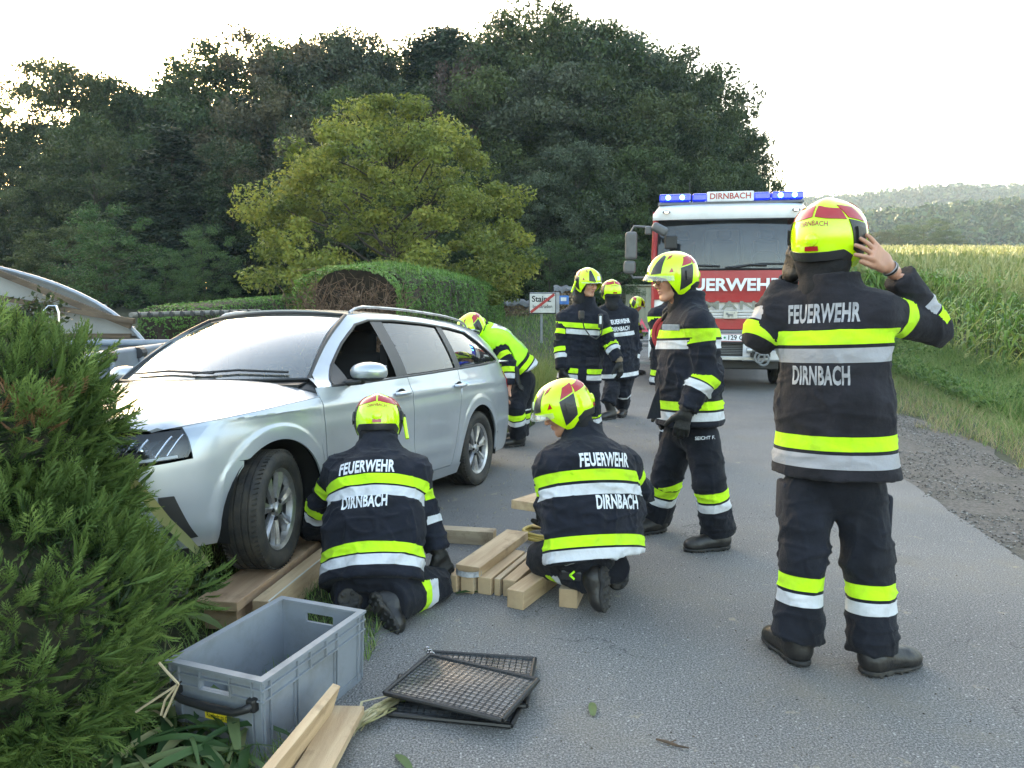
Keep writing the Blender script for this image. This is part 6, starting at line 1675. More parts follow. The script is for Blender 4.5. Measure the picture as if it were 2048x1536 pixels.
def person(spec):
    """spec: joints as pixel+distance, see the calls below"""
    S = spec; Y0 = S['Y']; sc = S.get('scale', 1.0)
    J = {k: (P(*v) if len(v) == 3 else P(v[0], v[1], Y0)) for k, v in S['J'].items()}
    if S.get('stand', True):
        for s_ in 'RL':
            h_, t_ = J['heel' + s_], J['toe' + s_]; h_[2] = t_[2] = .004; J['toe' + s_] = h_ + unit(t_ - h_) * .295 * sc
    Fd = unit(np.array([S['face'][0], S['face'][1], 0.0])); Rt = np.array([Fd[1], -Fd[0], 0.0])   # wearer's right
    hres = S.get('h', .010); spine = unit(J['neck'] - J['hem']); Lat = unit(Rt - spine * np.dot(Rt, spine)); Back = -unit(np.cross(spine, Lat)); 
    if np.dot(Back, -Fd) < 0: Back = -Back
    base = np.array([J['hem'][0], J['hem'][1], 0.0])
    o = thing('person', S['label'], 'person', base)
    hem, neck = J['hem'], J['neck']; Lt = np.linalg.norm(neck - hem)
    chest = hem + spine * Lt * .70 + Back * S.get('hunch', .0); waist = hem + spine * Lt * .38 + Back * S.get('hunch', 0) * .6
    tw0, tw1, td0, td1 = [q * sc for q in S.get('torso', (.26, .235, .165, .145))]
    ra, rf = S.get('sleeve', .070) * sc, S.get('sleeve2', .062) * sc
    arms = []
    for s_ in ('R', 'L'):
        if 'sh' + s_ in J: arms.append((J['sh' + s_], J['el' + s_], J['wr' + s_], s_))
    def torso(Pn):
        d = cap(Pn, hem, waist, td0, (td0 + td1) * .48, lat=Lat, flat=tw0 / td0, flatb=tw1 / td1)
        d = smin(d, cap(Pn, waist, chest, (td0 + td1) * .48, td1, lat=Lat, flat=tw1 / td1), .05)
        d = smin(d, cap(Pn, chest, neck - spine * .05, td1 * .9, .075 * sc, lat=Lat, flat=1.35, flatb=1.1), .07)
        for A in arms: d = smin(d, cap(Pn, neck - spine * .035 * sc, A[0], .078 * sc, .070 * sc), .05)
        if len(arms) == 2: d = smin(d, cap(Pn, arms[0][0] - spine * .015, arms[1][0] - spine * .015, .078 * sc, .078 * sc), .07)
        return d
    hemn = unit(S['hemn']) if 'hemn' in S else spine
    def sleeve(Pn, A): return np.minimum(cap(Pn, A[0], A[1], ra * 1.08, ra * .95), cap(Pn, A[1], A[2], ra * .96, rf))
    def sleeve_s(Pn, A):
        d = smin(cap(Pn, A[0], A[1], ra * 1.08, ra * .95), cap(Pn, A[1], A[2], ra * .96, rf), .02)
        return np.maximum(d, (Pn - A[2]) @ unit(A[2] - A[1]))
    collar_c = neck + spine * .015 * sc
    def jacket(Pn):
        d = torso(Pn)
        d = np.maximum(d, -((Pn - hem) @ hemn))
        d = smin(d, smax(cap(Pn, neck - spine * .06, neck + spine * .06 * sc, .094 * sc, .094 * sc, lat=Lat, flat=1.1), (Pn - neck - spine * .055 * sc) @ spine, .01), .03)
        for A in arms: d = smin(d, sleeve_s(Pn, A), .035)
        return d
    pts = np.array([hem, neck, chest] + [q for A in arms for q in A[:3]])
    lo = pts.min(0) - .36 * sc; hi = pts.max(0) + .36 * sc; lo = np.maximum(lo, np.minimum(hem, pts.min(0)) - .36)
    def folds(V, F, amp, arm=True, centers=()):
        N_ = vnormals(V, F)
        q = V - base
        n1 = fbm(q * np.array([4.2, 4.2, 7.5]) + 5 * fbm(q * 3, 3)[:, None] * .14, S.get('seed', 1), 2); n2 = fbm(q * 13, 9, 2)
        na_ = fbm(q * np.array([5., 5., 11.]) + 3.1, S.get('seed', 1) + 7, 2); nb_ = fbm(q * np.array([10., 10., 3.6]) + 7.7, S.get('seed', 1) + 9, 2)
        rid = .45 * (1 - np.abs(n1) * 3.4).clip(-.5, 1) + .75 * (1 - np.abs(na_) * 6).clip(0, 1) ** 1.5 + .65 * (1 - np.abs(nb_) * 6).clip(0, 1) ** 1.5 - .35
        k = np.full(len(V), .62)
        for c, r in centers: k += 1.1 * np.exp(-((V - c) ** 2).sum(1) / r ** 2)
        return V + N_ * (amp * (rid * .8 + n2 * .35) * k)[:, None]
    # ---------------- jacket
    V, F = sdf_mesh(jacket, lo, hi, hres)
    s_t = (V - hem) @ spine; dt = torso(V); dy = np.full(len(V), .05); ds = np.full(len(V), .05)
    cy, cs = S.get('tb', ((.545, .13), (.475, .07))); bw = S.get('bw', .05)
    for c in cy: dy = np.minimum(dy, band_d(s_t, c, bw))
    for c in cs: ds = np.minimum(ds, band_d(s_t, c, bw))
    gap = S.get('gap', 0); ul = (V - hem) @ Lat; front = ((V - hem - np.outer(s_t, spine)) @ Back) < 0
    if gap:
        gm = np.where(front, gap - np.abs(ul), -.1); low = s_t < .3
        dy = np.maximum(dy, np.where(low, gm, -.1)); ds = np.maximum(ds, np.where(low, gm, -.1))
    for A in arms:
        d1 = cap(V, A[0], A[1], ra * 1.08, ra * .95); d2 = cap(V, A[1], A[2], ra * .96, rf)
        l1 = np.linalg.norm(A[1] - A[0]); l2 = np.linalg.norm(A[2] - A[1]); s1 = axis_s(V, A[0], A[1]); s2 = l2 - axis_s(V, A[1], A[2])
        ub = S.get('ub' + A[3], S.get('ub', (.17,))); fy, fs = S.get('fb', (.165, .105))
        ay1 = np.minimum.reduce([band_d(s1, c * sc, bw) for c in ub]) if ub else np.full(len(V), .05); ay2 = band_d(s2, fy * sc, bw); as2 = band_d(s2, fs * sc, bw)
        isarm = (np.minimum(d1, d2) < dt) & ((s1 > .03) | (d2 < d1))
        up_ = d1 <= d2
        ay = np.where(up_, np.maximum(ay1, -.05), ay2); as_ = np.where(up_, .05, as2)
        dy = np.where(isarm, ay, dy); ds = np.where(isarm, as_, ds)
    if S.get('noyellow'): ds = np.minimum(ds, .05) ; dy = np.full(len(V), .05)
    V = folds(V, F, S.get('fold', .016), centers=[(A[1], .13) for A in arms] + [(waist, .22)])
    jk = mesh_np('jacket', V, F, S.get('jmat', m_jacket), o, True, attrs={'dy': dy, 'ds': ds})
    # lettering wrapped on the back
    if S.get('text'):
        bv = BVHTree.FromPolygons([tuple(v) for v in V], [tuple(int(i) for i in f) for f in F])
        for s, size, u0, s0, wdt in S['text']:
            T_, TF = text_tri(s, size, .036, 1.0, cut=.018, spacing=1.06); T_[:, 0] *= wdt / (T_[:, 0].max() - T_[:, 0].min())
            out = []; Rd = Lat; upd = spine
            for p_ in T_:
                c = hem + Rd * (p_[0] + u0) + upd * (p_[1] + s0) + Back * .6; hit = bv.ray_cast(Vector(c), Vector(-Back))
                out.append((np.array(hit[0]) + Back * .0035) if hit[0] is not None else c - Back * .45)
            mesh_np('lettering', np.array(out), TF, S.get('tmat', m_txt), jk, False)
    # pocket flaps on the jacket
    for u0, s0, fr in S.get('pockets', ()):
        bvp = BVHTree.FromPolygons([tuple(v) for v in V], [tuple(int(i) for i in f) for f in F]); dr = Back if not fr else -Back
        g_ = np.zeros((7, 7, 3)); ok = True
        for i, b in enumerate(np.linspace(-.045, .045, 7)):
            for j, a in enumerate(np.linspace(-.07, .07, 7)):
                c = hem + Lat * (u0 + a) + spine * (s0 + b) + dr * .6; hit = bvp.ray_cast(Vector(c), Vector(-dr))
                if hit[0] is None: ok = False; break
                g_[i, j] = np.array(hit[0]) + dr * (.009 if i > 0 else .006)
        if ok:
            mb = MB(); B_ = g_ - dr * .012; C_ = np.zeros((9, 9, 3)); C_[1:-1, 1:-1] = g_
            C_[0, 1:-1] = B_[0]; C_[-1, 1:-1] = B_[-1]; C_[1:-1, 0] = B_[:, 0]; C_[1:-1, -1] = B_[:, -1]; C_[0, 0] = B_[0, 0]; C_[0, -1] = B_[0, -1]; C_[-1, 0] = B_[-1, 0]; C_[-1, -1] = B_[-1, -1]
            mb.grid(C_); mb.build('pocket', m_pocket, jk, smooth=True)
    # ---------------- trousers
    legs = [(J['hip' + s_], J['kn' + s_], J['an' + s_], s_) for s_ in ('R', 'L') if 'hip' + s_ in J]
    if legs:
        r0, r1, r2 = [q * sc for q in S.get('leg', (.105, .088, .092))]
        pel = (legs[0][0] + legs[-1][0]) / 2 + spine * .03
        def trou(Pn):
            d = ell(Pn, pel, (.165 * sc, .12 * sc, .12 * sc), np.stack([Lat, -Back, spine], 1))
            for A in legs:
                e = smin(cap(Pn, A[0], A[1], r0, r1), cap(Pn, A[1], A[2], r1 * .97, r2), .02)
                e = smax(e, (Pn - A[2]) @ unit(A[2] - A[1]), .01)
                d = smin(d, e, .03)
            return d
        pts = np.array([pel] + [q for A in legs for q in A[:3]])
        V, F = sdf_mesh(trou, pts.min(0) - .24, pts.max(0) + .24, hres)
        dy = np.full(len(V), .05); ds = dy.copy(); best = np.full(len(V), 9.)
        ty, ts = S.get('lb', (.30, .235))
        for A in legs:
            l2 = np.linalg.norm(A[2] - A[1]); s2 = l2 - axis_s(V, A[1], A[2]); e = cap(V, A[1], A[2], r1, r2); e1 = cap(V, A[0], A[1], r0, r1)
            m_ = (e < best) & (e < e1 + .0)
            dy = np.where(m_, band_d(s2, ty * sc, .055), dy); ds = np.where(m_, band_d(s2, ts * sc, .05), ds); best = np.where(m_, e, best)
            dy = np.where((e1 < e) & (e1 < best), .05, dy); ds = np.where((e1 < e) & (e1 < best), .05, ds)
        if S.get('noyellow'): dy[:] = .05
        V = folds(V, F, S.get('fold', .0095) * 1.15, centers=[(A[1], .14) for A in legs] + [(A[2], .14) for A in legs])
        mesh_np('trousers', V, F, m_trouser, o, True, attrs={'dy': dy, 'ds': ds})
        for A in legs:
            s_ = A[3]
            if 'heel' + s_ not in J: continue
            (bv_, bf), (sv, sf) = boot_mesh(J['heel' + s_], J['toe' + s_], S.get('up' + s_, (0, 0, 1)), A[2] + unit(A[1] - A[2]) * .04, h=max(.009, hres * .9))
            b = mesh_np('boot', bv_, bf, m_boot, o, True)
            if len(sv): mesh_np('sole', sv, sf, m_sole, b, True)
    # ---------------- head, body
    parts = []; tone = []
    hc = J['head']; hf = unit(np.array(S['look'], float)); hr = unit(np.cross(hf, (0, 0, 1.0)) + np.array((0, 0, 1.0)) * S.get('tilt', 0) * -1); hu = np.cross(hr, hf); hs = S.get('hs', 1.0) * sc
    HM = np.stack([hr, hf, hu], 1)
    hh = S.get('hh', .0055)
    V, F = sdf_mesh(lambda Pn: head_sdf(((Pn - hc) @ HM) / hs) * hs, hc - .25, hc + .17, hh)
    q = ((V - hc) @ HM) / hs; tn = np.exp(-(((q - np.array([0, .094, -.0585])) / np.array([.022, .014, .010])) ** 2).sum(1)) * .9 + .25 * np.exp(-(((q - np.array([0, .11, -.028])) / .014) ** 2).sum(1)) + .18 * np.exp(-(((np.abs(q[:, :1]) - .042) / .02) ** 2).sum(1) - ((q[:, 2] + .025) / .02) ** 2)
    parts.append((V, F)); tone.append(tn)
    def inner_b(Pn):
        d = cap(Pn, hem + spine * .12, chest, .08, .09, lat=Lat, flat=1.3)
        d = smin(d, cap(Pn, chest, neck, .08, .052), .05)
        for A in arms: d = smin(d, np.minimum(cap(Pn, A[0], A[1], .045, .036), cap(Pn, A[1], A[2], .036, .027)), .03)
        for A in legs: d = smin(d, np.minimum(cap(Pn, A[0] + (A[1] - A[0]) * .15, A[1], .050, .04), cap(Pn, A[1], A[1] + (A[2] - A[1]) * .7, .04, .03)), .02)
        return d
    pts = np.array([hem, neck] + [q for A in arms for q in A[:3]] + [q for A in legs for q in A[:3]])
    V, F = sdf_mesh(inner_b, pts.min(0) - .15, pts.max(0) + .15, .024)
    parts.append((V, F)); tone.append(np.zeros(len(V)))
    for s_, hd in S.get('hands', {}).items():
        w = J['wr' + s_] + unit(J['wr' + s_] - J['el' + s_]) * .015
        if hd.get('w'): w = P(*hd['w'])
        V, F = hand_mesh(w, hd['d'], hd['n'], hd['t'], r=.0095 if hd.get('bare') else .0125, curl=hd.get('curl', (.3, .4, .3)), spread=hd.get('spread', .1), scale=hd.get('s', 1.0) * (1.0 if hd.get('bare') else 1.06), h=hd.get('h', .0045 if Y0 < 5 else .007), bends=hd.get('bends'), thumb_dir=hd.get('td'))
        if hd.get('bare'): parts.append((V, F)); tone.append(np.zeros(len(V)))
        else:
            g_ = mesh_np('glove', V, F, m_glove, o, True)
            mb = MB(); d_ = unit(hd['d']); 
            c0 = w - d_ * .055; mb.lathe([(.038, 0), (.041, .02), (.040, .05), (.034, .052)], c0, d_, n=18); mb.build('cuff', m_glove if not hd.get('tan') else m_gcuff, g_, smooth=True)
    V, F = merge(parts); mesh_np('body', V, F, m_skin, o, True, attrs={'tone': np.concatenate(tone)})
    Wh = lambda q: hc + (np.asarray(q) * hs) @ HM.T
    if S.get('facevis', True):
        for s_ in (1, -1):
            mb = MB(); mb.lathe([(.0125 * math.sin(a), .0125 * math.cos(a)) for a in np.linspace(0, PI * .75, 9)], Wh((s_ * .031, .0765, .005)), HM @ np.array([0, 1.0, 0]), n=14); e = mb.build('eye', m_eye, o, smooth=True)
            mb = MB(); mb.lathe([(0, .0128), (.0045, .0122), (.006, .0112)], Wh((s_ * .031, .0765, .005)), HM @ unit(S.get('gaze', (0, 1.0, -.25))), n=12); mb.build('iris', m_iris, e, smooth=True)
            mb = MB(); mb.tube([Wh((s_ * x, y, z)) for x, y, z in ((.014, .0955, .021), (.028, .096, .026), (.042, .088, .024))], [.003, .0038, .002], n=6); mb.build('eyebrow', m_hair, o, smooth=True)
            mb = MB(); mb.tube([Wh((s_ * x, y, z)) for x, y, z in ((.019, .0875, .009), (.031, .0905, .0125), (.043, .083, .008))], .0022, n=6); mb.build('eyelid', m_skin, o, smooth=True)
    if S.get('hair'):
        for s_ in (1, -1):
            mb = MB(); mb.tube([Wh((s_ * x, y, z)) for x, y, z in ((.066, .055, .05), (.074, .04, .01), (.073, .03, -.03))], [.008, .010, .005], n=6); mb.build('hair', m_hair, o, smooth=True)
    # balaclava and neck flap
    def bala(Pn):
        q = ((Pn - hc) @ HM) / hs
        d = ell(q, (0, -.018, .012), (.092, .102, .118)); d = smin(d, cap(q, (0, -.03, -.05), (0, -.045, -.17), .072, .088), .04)
        d = smin(d, cap(q, (-.05, -.065, -.07), (.05, -.065, -.07), .045), .04)
        face = rbox(q, (0, .10, -.045), (.062, .085, .105), rad=.045)
        return smax(d, -face, .01) * hs
    V, F = sdf_mesh(bala, hc - .30, hc + .18, max(.008, hres)); N_ = vnormals(V, F); V = V + N_ * (fbm((V - hc) * 30, 4) * .005)[:, None]
    mesh_np('balaclava', V, F, m_plain, o, True)
    fr = (hc, hr * hs, hf * hs, hu * hs)
    make_helmet(fr, o, text=S.get('htext', True), lamp=S.get('lamp'), fine=Y0 < 5, visor_down=S.get('visor', 0), small=Y0 > 8)
    if S.get('glasses'):
        for s_ in (1, -1):
            t = np.linspace(0, 2 * PI, 21)[:-1]; mb = MB(); mb.tube([Wh((s_ * .033 + .023 * math.cos(a), .108 - .012 * abs(math.cos(a)) * (1 if s_ * math.cos(a) > 0 else 0), .003 + .017 * math.sin(a))) for a in t], .0022, n=6, closed=True)
            g_ = mb.build('glasses', m_hk, o, smooth=True)
            mb = MB(); mb.cyl(Wh((s_ * .057, .098, .006)), Wh((s_ * .082, .0, .008)), .0022, n=6); mb.build('temple', m_hk, g_)
        mb = MB(); mb.cyl(Wh((-.010, .109, .006)), Wh((.010, .109, .006)), .0018, n=6); mb.build('bridge', m_hk, g_)
    return o, J, dict(spine=spine, Lat=Lat, Back=Back, hem=hem, torso=torso, W=Wh, HM=HM, hc=hc, jk=jk)
m_pocket = pm('pocket_cloth', (.013, .014, .022), rough=.9, bump=.4, bscale=40)

# ================================================================== FIRE ENGINE
TX, TY, TW = 3.44, 12.35, 2.46
tr = thing('fire_engine', 'red and white fire engine facing the camera with blue lights on', 'fire engine', (TX, TY, 0), rz=R(-11))
tr.scale = (.975, .975, .975)
bpy.context.view_layer.update()
m_tred = pm('engine_red', (.34, .010, .014), rough=.4, coat=.15, var=.04, dirt=((.2, .12, .1), 3, .5, .8, .3))
m_twh = pm('engine_white', (.74, .75, .77), rough=.3, coat=.6, var=.03, dirt=((.35, .33, .29), 2.5, .5, .8, .4))
m_tgr = pm('engine_grey', (.16, .165, .17), rough=.5)
m_tbk = pm('engine_black', (.015, .015, .016), rough=.5)
m_mir = pm('mirror_grey', (.10, .10, .105), rough=.45)
m_tglass = glass_mat('engine_glass', (.30, .36, .40), 1.5, .01, .05, (.5, .55, .6))
m_blue = pm('blue_lens', (.005, .015, .40), rough=.15, emis=(.0, .04, 1.0), estr=.08, coat=1)
m_blamp = pm('blue_lamp_lit', (.1, .5, 1), emis=(.08, .55, 1.0), estr=5.0)
m_wlamp = pm('marker_lamp_lit', (1, .9, .7), emis=(1, .8, .55), estr=1.2)
m_amber = pm('amber_lens', (.75, .18, .01), rough=.2, coat=1)
m_wlet = pm('letter_white', (.72, .73, .76), rough=.4)
def tp(name, mb, mat_, parent=None, smooth=False):
    o = mb.build(name, mat_, smooth=smooth); o.parent = parent or tr; return o
def tbox(name, c, size, mat_, bev=.01, parent=None, rot=None):
    mb = MB(); mb.box(c, size, bev=bev, rot=rot); return tp(name, mb, mat_, parent, smooth=False)
hw = TW / 2
# cab walls (open front for the glass)
for s_ in (1, -1):
    mb = MB(); mb.prism([(s_ * hw, .0, 1.0), (s_ * hw, 2.0, 1.0), (s_ * hw, 2.0, 2.95), (s_ * hw, .16, 2.95), (s_ * hw, .05, 2.0)], (-s_ * .05, 0, 0)); tp('cab_side', mb, m_tred)
    mb = MB(); mb.tube([(s_ * (hw - .03), -.01, 1.95), (s_ * (hw - .035), .05, 2.35), (s_ * (hw - .05), .13, 2.85)], .045, n=8); tp('pillar', mb, m_tred, smooth=True)
    mb = MB(); mb.prism([(s_ * (hw + .004), .30, 1.95), (s_ * (hw + .004), 1.3, 1.95), (s_ * (hw + .004), 1.3, 2.7), (s_ * (hw + .004), .42, 2.7)], (s_ * .004, 0, 0)); tp('side_window', mb, m_tglass)
# roof band with rounded corners, white
A = []
for y, zt, dz in ((-.03, 2.80, 0), (-.05, 2.84, 0), (-.02, 3.0, 0), (.08, 3.05, 0), (2.0, 3.07, 0)):
    row = []
    for u in np.linspace(-1, 1, 25):
        x = u * (hw - .0) ; edge = max(0, abs(u) - .88) / .12; row.append((x, y + .08 * abs(u) ** 3, zt - .14 * edge ** 2.5 * (1 if zt > 2.95 else 0)))
    A.append(row)
mb = MB(); mb.grid(np.array(A)); tp('roof_band', mb, m_twh, smooth=True)
tbox('cab_back', (0, 1.98, 2.0), (TW - .1, .04, 1.95), m_tgr)
for s_ in (1, -1):
    mb = MB(); mb.lathe([(0, .012), (.05, .010), (.065, .0)], (s_ * (hw - .22), -.035, 2.92), (0, -1, .1), n=16); v = mb.V[-1]; v[:, 2] = 2.92 + (v[:, 2] - 2.92) * .45; f_ = tp('marker_lamp', mb, m_tgr, smooth=True)
    tbox('lamp_glass', (s_ * (hw - .22), -.052, 2.92), (.06, .01, .022), m_wlamp, .004, f_)
# windscreen
def wsp(u, v): return np.array([u * (hw - .06 - .02 * v), -.07 + .12 * abs(u) ** 2.5 + .16 * v - .03 * math.sin(PI * v), 1.99 + .83 * v])
W_ = np.array([[wsp(u, v) for u in np.linspace(-1, 1, 21)] for v in np.linspace(0, 1, 9)])
mb = MB(); mb.grid(W_); tp('windscreen', mb, m_tglass, smooth=True)
for e in (W_[0], W_[-1]): mb = MB(); mb.tube(e, .018, n=6); tp('windscreen_seal', mb, m_tbk, smooth=True)
for e in (W_[:, 0], W_[:, -1]): mb = MB(); mb.tube(e, .02, n=6); tp('windscreen_seal', mb, m_tbk, smooth=True)
A = np.array([[wsp(u, 1) + np.array([0, .0, dz]) + np.array([0, dy_, 0]) for u in np.linspace(-1, 1, 21)] for dz, dy_ in ((0.0, .0), (.0, .06))]); mb = MB(); mb.grid(A); tp('sun_visor', mb, m_tbk)
for a, b in (((-.95, .02), (-.12, .06)), ((-.05, .03), (.92, .10)), ((.05, .02), (.5, .07))):
    p0, p1 = wsp(*a) + np.array([0, -.03, 0]), wsp(*b) + np.array([0, -.03, 0]); mb = MB(); mb.tube([p0, (p0 + p1) / 2 + np.array([0, -.015, .03]), p1], .018, n=6); w_ = tp('wiper', mb, m_tbk, smooth=True)
# interior
tbox('dashboard', (0, .32, 1.96), (TW - .2, .5, .12), m_tbk, .04)
for x in (-.72, 0, .72):
    mb = MB(); mb.box((x, 1.25, 2.15), (.46, .16, .8), bev=.07); mb.box((x, 1.0, 1.8), (.46, .5, .16), bev=.05); mb.box((x, 1.22, 2.64), (.26, .12, .16), bev=.05); tp('seat', mb, m_seat if 'm_seat' in globals() else m_tbk)
mb = MB(); c = np.array([.66, .52, 2.12]); mb.tube([c + np.array([.24 * math.cos(a), .10 * math.sin(a), .20 * math.sin(a)]) for a in np.linspace(0, 2 * PI, 25)[:-1]], .016, n=6, closed=True)
for a in (.1, PI - .1, -PI / 2): mb.cyl(c, c + np.array([.24 * math.cos(a), .10 * math.sin(a), .20 * math.sin(a)]), .015, n=6)
tp('steering_wheel', mb, m_tbk, smooth=True)
mb = MB(); mb.box((0, 1.5, 2.45), (.6, .1, .6), bev=.04); mb.tube([(-.35, 1.4, 2.1), (-.35, 1.4, 2.7), (-.28, 1.4, 2.78), (.28, 1.4, 2.78), (.35, 1.4, 2.7), (.35, 1.4, 2.1)], .02, n=6); tp('rear_seat_frame', mb, m_tgr, smooth=True)
# lower front: curved panels
def fpanel(name, z0, z1, mat_, bulge=0.0, x0=-1, x1=1, y0=0.0, th=.03, nu=25, nv=4, par=None):
    A = []
    for z in np.linspace(z0, z1, nv):
        t = (z - 1.0) / 1.0; A.append([(u * hw, y0 - .10 + .13 * abs(u) ** 3 + .03 * t - bulge * math.sin(PI * (z - z0) / (z1 - z0)), z) for u in np.linspace(x0, x1, nu)])
    A = np.array(A); B = np.concatenate([A[:1] + np.array([0, th, 0]), A, A[-1:] + np.array([0, th, 0])]); mb = MB(); mb.grid(B); return tp(name, mb, mat_, par, smooth=False)
fpanel('front_panel', 1.50, 1.97, m_tred, .01)
fpanel('lower_red_strip', 1.02, 1.19, m_tred, .0)
gr_ = fpanel('grille', 1.19, 1.50, m_twh, .0, y0=.03)
for k in range(3):
    z = 1.225 + .045 * k; mb = MB(); A = np.array([[(u * .99 * hw, -.085 + .13 * abs(u) ** 3 - dy_, z + dz) for u in np.linspace(-1, 1, 21)] for dy_, dz in ((0, -.020), (.03, -.016), (.035, .008), (0, .016))]); mb.grid(A); tp('grille_slat', mb, m_twh)
# dropped red tongue under the lettering
mb = MB(); mb.prism([(-.62, -.125, 1.51), (.62, -.125, 1.51), (.50, -.125, 1.455), (-.50, -.125, 1.455)], (0, .03, 0)); tp('front_panel_lip', mb, m_tred)
for x in (-.62, .62): tbox('air_slot', (x * .8, -.09, 1.205), (.22, .05, .035), m_tbk, .004)
text_on('FEUERWEHR', (-.02, -.135, 1.73), (1, 0, 0), (0, 0, 1), .27, m_wlet, tr, bold=.035, width=1.70, off=.004, world=False)
M_s = pm('badge_silver', (.45, .45, .44), rough=.35, metal=.6)
text_on('MAN', (0.02, -.165, 1.40), (1, 0, 0), (0, 0, 1), .19, pm('maker_letters', (.20, .20, .17), rough=.4), tr, bold=.02, width=.80, off=.004, depth=.008, world=False, spacing=1.15)
bd = tbox('badge_plate', (.04, -.145, 1.255), (.22, .02, .13), M_s, .006)
mb = MB(); c = np.array([.04, -.160, 1.255])      # small walking lion relief
mb.box(c, (.085, .008, .028), bev=.003); mb.box(c + np.array([-.048, 0, .018]), (.034, .010, .034), bev=.004); mb.box(c + np.array([-.064, 0, .012]), (.016, .008, .014), bev=.002)
for dx, dz in ((-.035, -.026), (-.018, -.028), (.025, -.028), (.042, -.024)): mb.box(c + np.array([dx, 0, dz]), (.010, .008, .034), bev=.002)
mb.tube([c + np.array(q) for q in [(.04, 0, .008), (.062, 0, .02), (.066, 0, .038), (.056, 0, .045)]], .0035, n=5)
tp('lion_relief', mb, m_tgr, bd)
# light bar
for x0, x1 in ((-1.13, -.62), (-.60, -.37), (.37, .62), (.64, 1.13)):
    l_ = tbox('blue_light', ((x0 + x1) / 2, .18, 3.16), (x1 - x0, .26, .125), m_blue, .025)
    if abs(x0) > .6 or abs(x1) > .63:
        for t in (.28, .72):
            mb = MB(); mb.lathe([(0, .012), (.028, .010), (.038, .0)], (x0 + (x1 - x0) * t, .048, 3.165), (0, -1, 0), n=14); tp('flash_lamp', mb, m_blamp, l_, smooth=True)
lb_ = tbox('name_panel', (0, .17, 3.165), (.74, .24, .16), m_wlet, .015)
text_on('DIRNBACH', (0, .048, 3.165), (1, 0, 0), (0, 0, 1), .13, m_hr if 'm_hr' in globals() else m_tred, tr, bold=.02, width=.64, off=.003, world=False)
tbox('light_bar_base', (0, .2, 3.07), (2.3, .22, .04), m_tgr, .01)
mb = MB(); mb.cyl((-.62, .9, 3.05), (-.62, .95, 3.55), .006, n=6); tp('antenna', mb, m_tbk)
# mirrors both sides
for s_ in (-1, 1):
    o = s_ * hw
    mb = MB(); mb.tube([(o, -.02, 2.68), (o + s_ * .30, -.10, 2.70), (o + s_ * .36, -.12, 2.58)], .02, n=8); mb.tube([(o, -.02, 1.86), (o + s_ * .30, -.10, 1.86), (o + s_ * .36, -.12, 1.95)], .02, n=8); tp('mirror_arm', mb, m_mir, smooth=True)
    tbox('mirror', (o + s_ * .34, -.13, 2.38), (.20, .12, .46), m_mir, .05); tbox('mirror', (o + s_ * .36, -.13, 2.03), (.20, .13, .22), m_mir, .05)
    if s_ == -1:
        mb = MB(); mb.tube([(o, -.02, 2.66), (o + .10, -.22, 2.62)], .018, n=6); tp('mirror_arm', mb, m_mir, smooth=True)
        V_, F_ = sdf_mesh(lambda Pn: rbox(Pn, (o + .12, -.24, 2.63), (.14, .06, .075), np.array(Matrix.Rotation(R(28), 3, 'Y')), .055), (o - .1, -.4, 2.4), (o + .35, -.1, 2.85), .015); q_ = mesh_np('front_mirror', V_, F_, m_mir, None, True); q_.parent = tr
        tbox('kerb_mirror', (o + .30, -.20, 2.42), (.20, .06, .22), m_tbk, .05)
        tbox('kerb_mirror', (o - .06, -.16, 2.62), (.12, .06, .14), m_mir, .03)
# bumper
A = []
for z, yy_ in ((.50, .04), (.53, -.02), (.60, -.05), (.95, -.07), (1.0, -.05), (1.01, 0.05)):
    A.append([(u * (hw + .03), yy_ - .10 + .16 * abs(u) ** 4, z) for u in np.linspace(-1, 1, 31)])
A = np.array(A)
for j0, j1 in ((0, 12), (18, 31)): mb = MB(); mb.grid(A[:, j0:j1]); tp('bumper', mb, m_twh, smooth=True)
tbox('bumper_grille', (0, -.06, .66), (.66, .06, .28), m_tbk, .01)
tbox('bumper_beam', (0, -.12, .55), (.95, .10, .06), M_s, .01); tbox('bumper_top', (0, -.10, .985), (1.0, .12, .05), m_tgr, .01)
for k in range(9): tbox('grille_bar', (0, -.10, .62 + .028 * k), (.9, .012, .008), m_tgr, 0)
pl = tbox('number_plate', (.08, -.175, .885), (.54, .015, .125), m_wlet, .004)
for dz in (-.056, .056): tbox('plate_edge', (.08, -.184, .885 + dz), (.52, .003, .007), m_tred, 0, pl)
text_on('B', (-.115, -.184, .885), (1, 0, 0), (0, 0, 1), .11, m_tbk, tr, bold=.02, off=.002, world=False); text_on('129 CG', (.165, -.184, .885), (1, 0, 0), (0, 0, 1), .11, m_tbk, tr, bold=.02, off=.002, width=.31, world=False)
mb = MB(); mb.lathe([(0, .003), (.016, .003), (.018, 0)], (-.04, -.183, .885), (0, -1, 0), n=16); tp('plate_crest', mb, pm('crest_green', (.03, .25, .10)), pl)
tbox('plate_holder', (.10, -.165, .80), (.54, .02, .03), m_tbk, .003)
for s_ in (1, -1):
    hl_ = tbox('headlight', (s_ * .98, -.05, .80), (.34, .12, .20), m_tgr, .03)
    for dx in (-.07, .07): mb = MB(); mb.lathe([(0, .0), (.03, .01), (.062, .03), (.066, .035)], (s_ * .98 + dx, -.125, .80), (0, -1, 0), n=16); tp('reflector', mb, m_chrome if 'm_chrome' in globals() else M_s, hl_, smooth=True)
    tbox('indicator', (s_ * 1.05, -.04, .64), (.20, .10, .075), m_amber, .012)
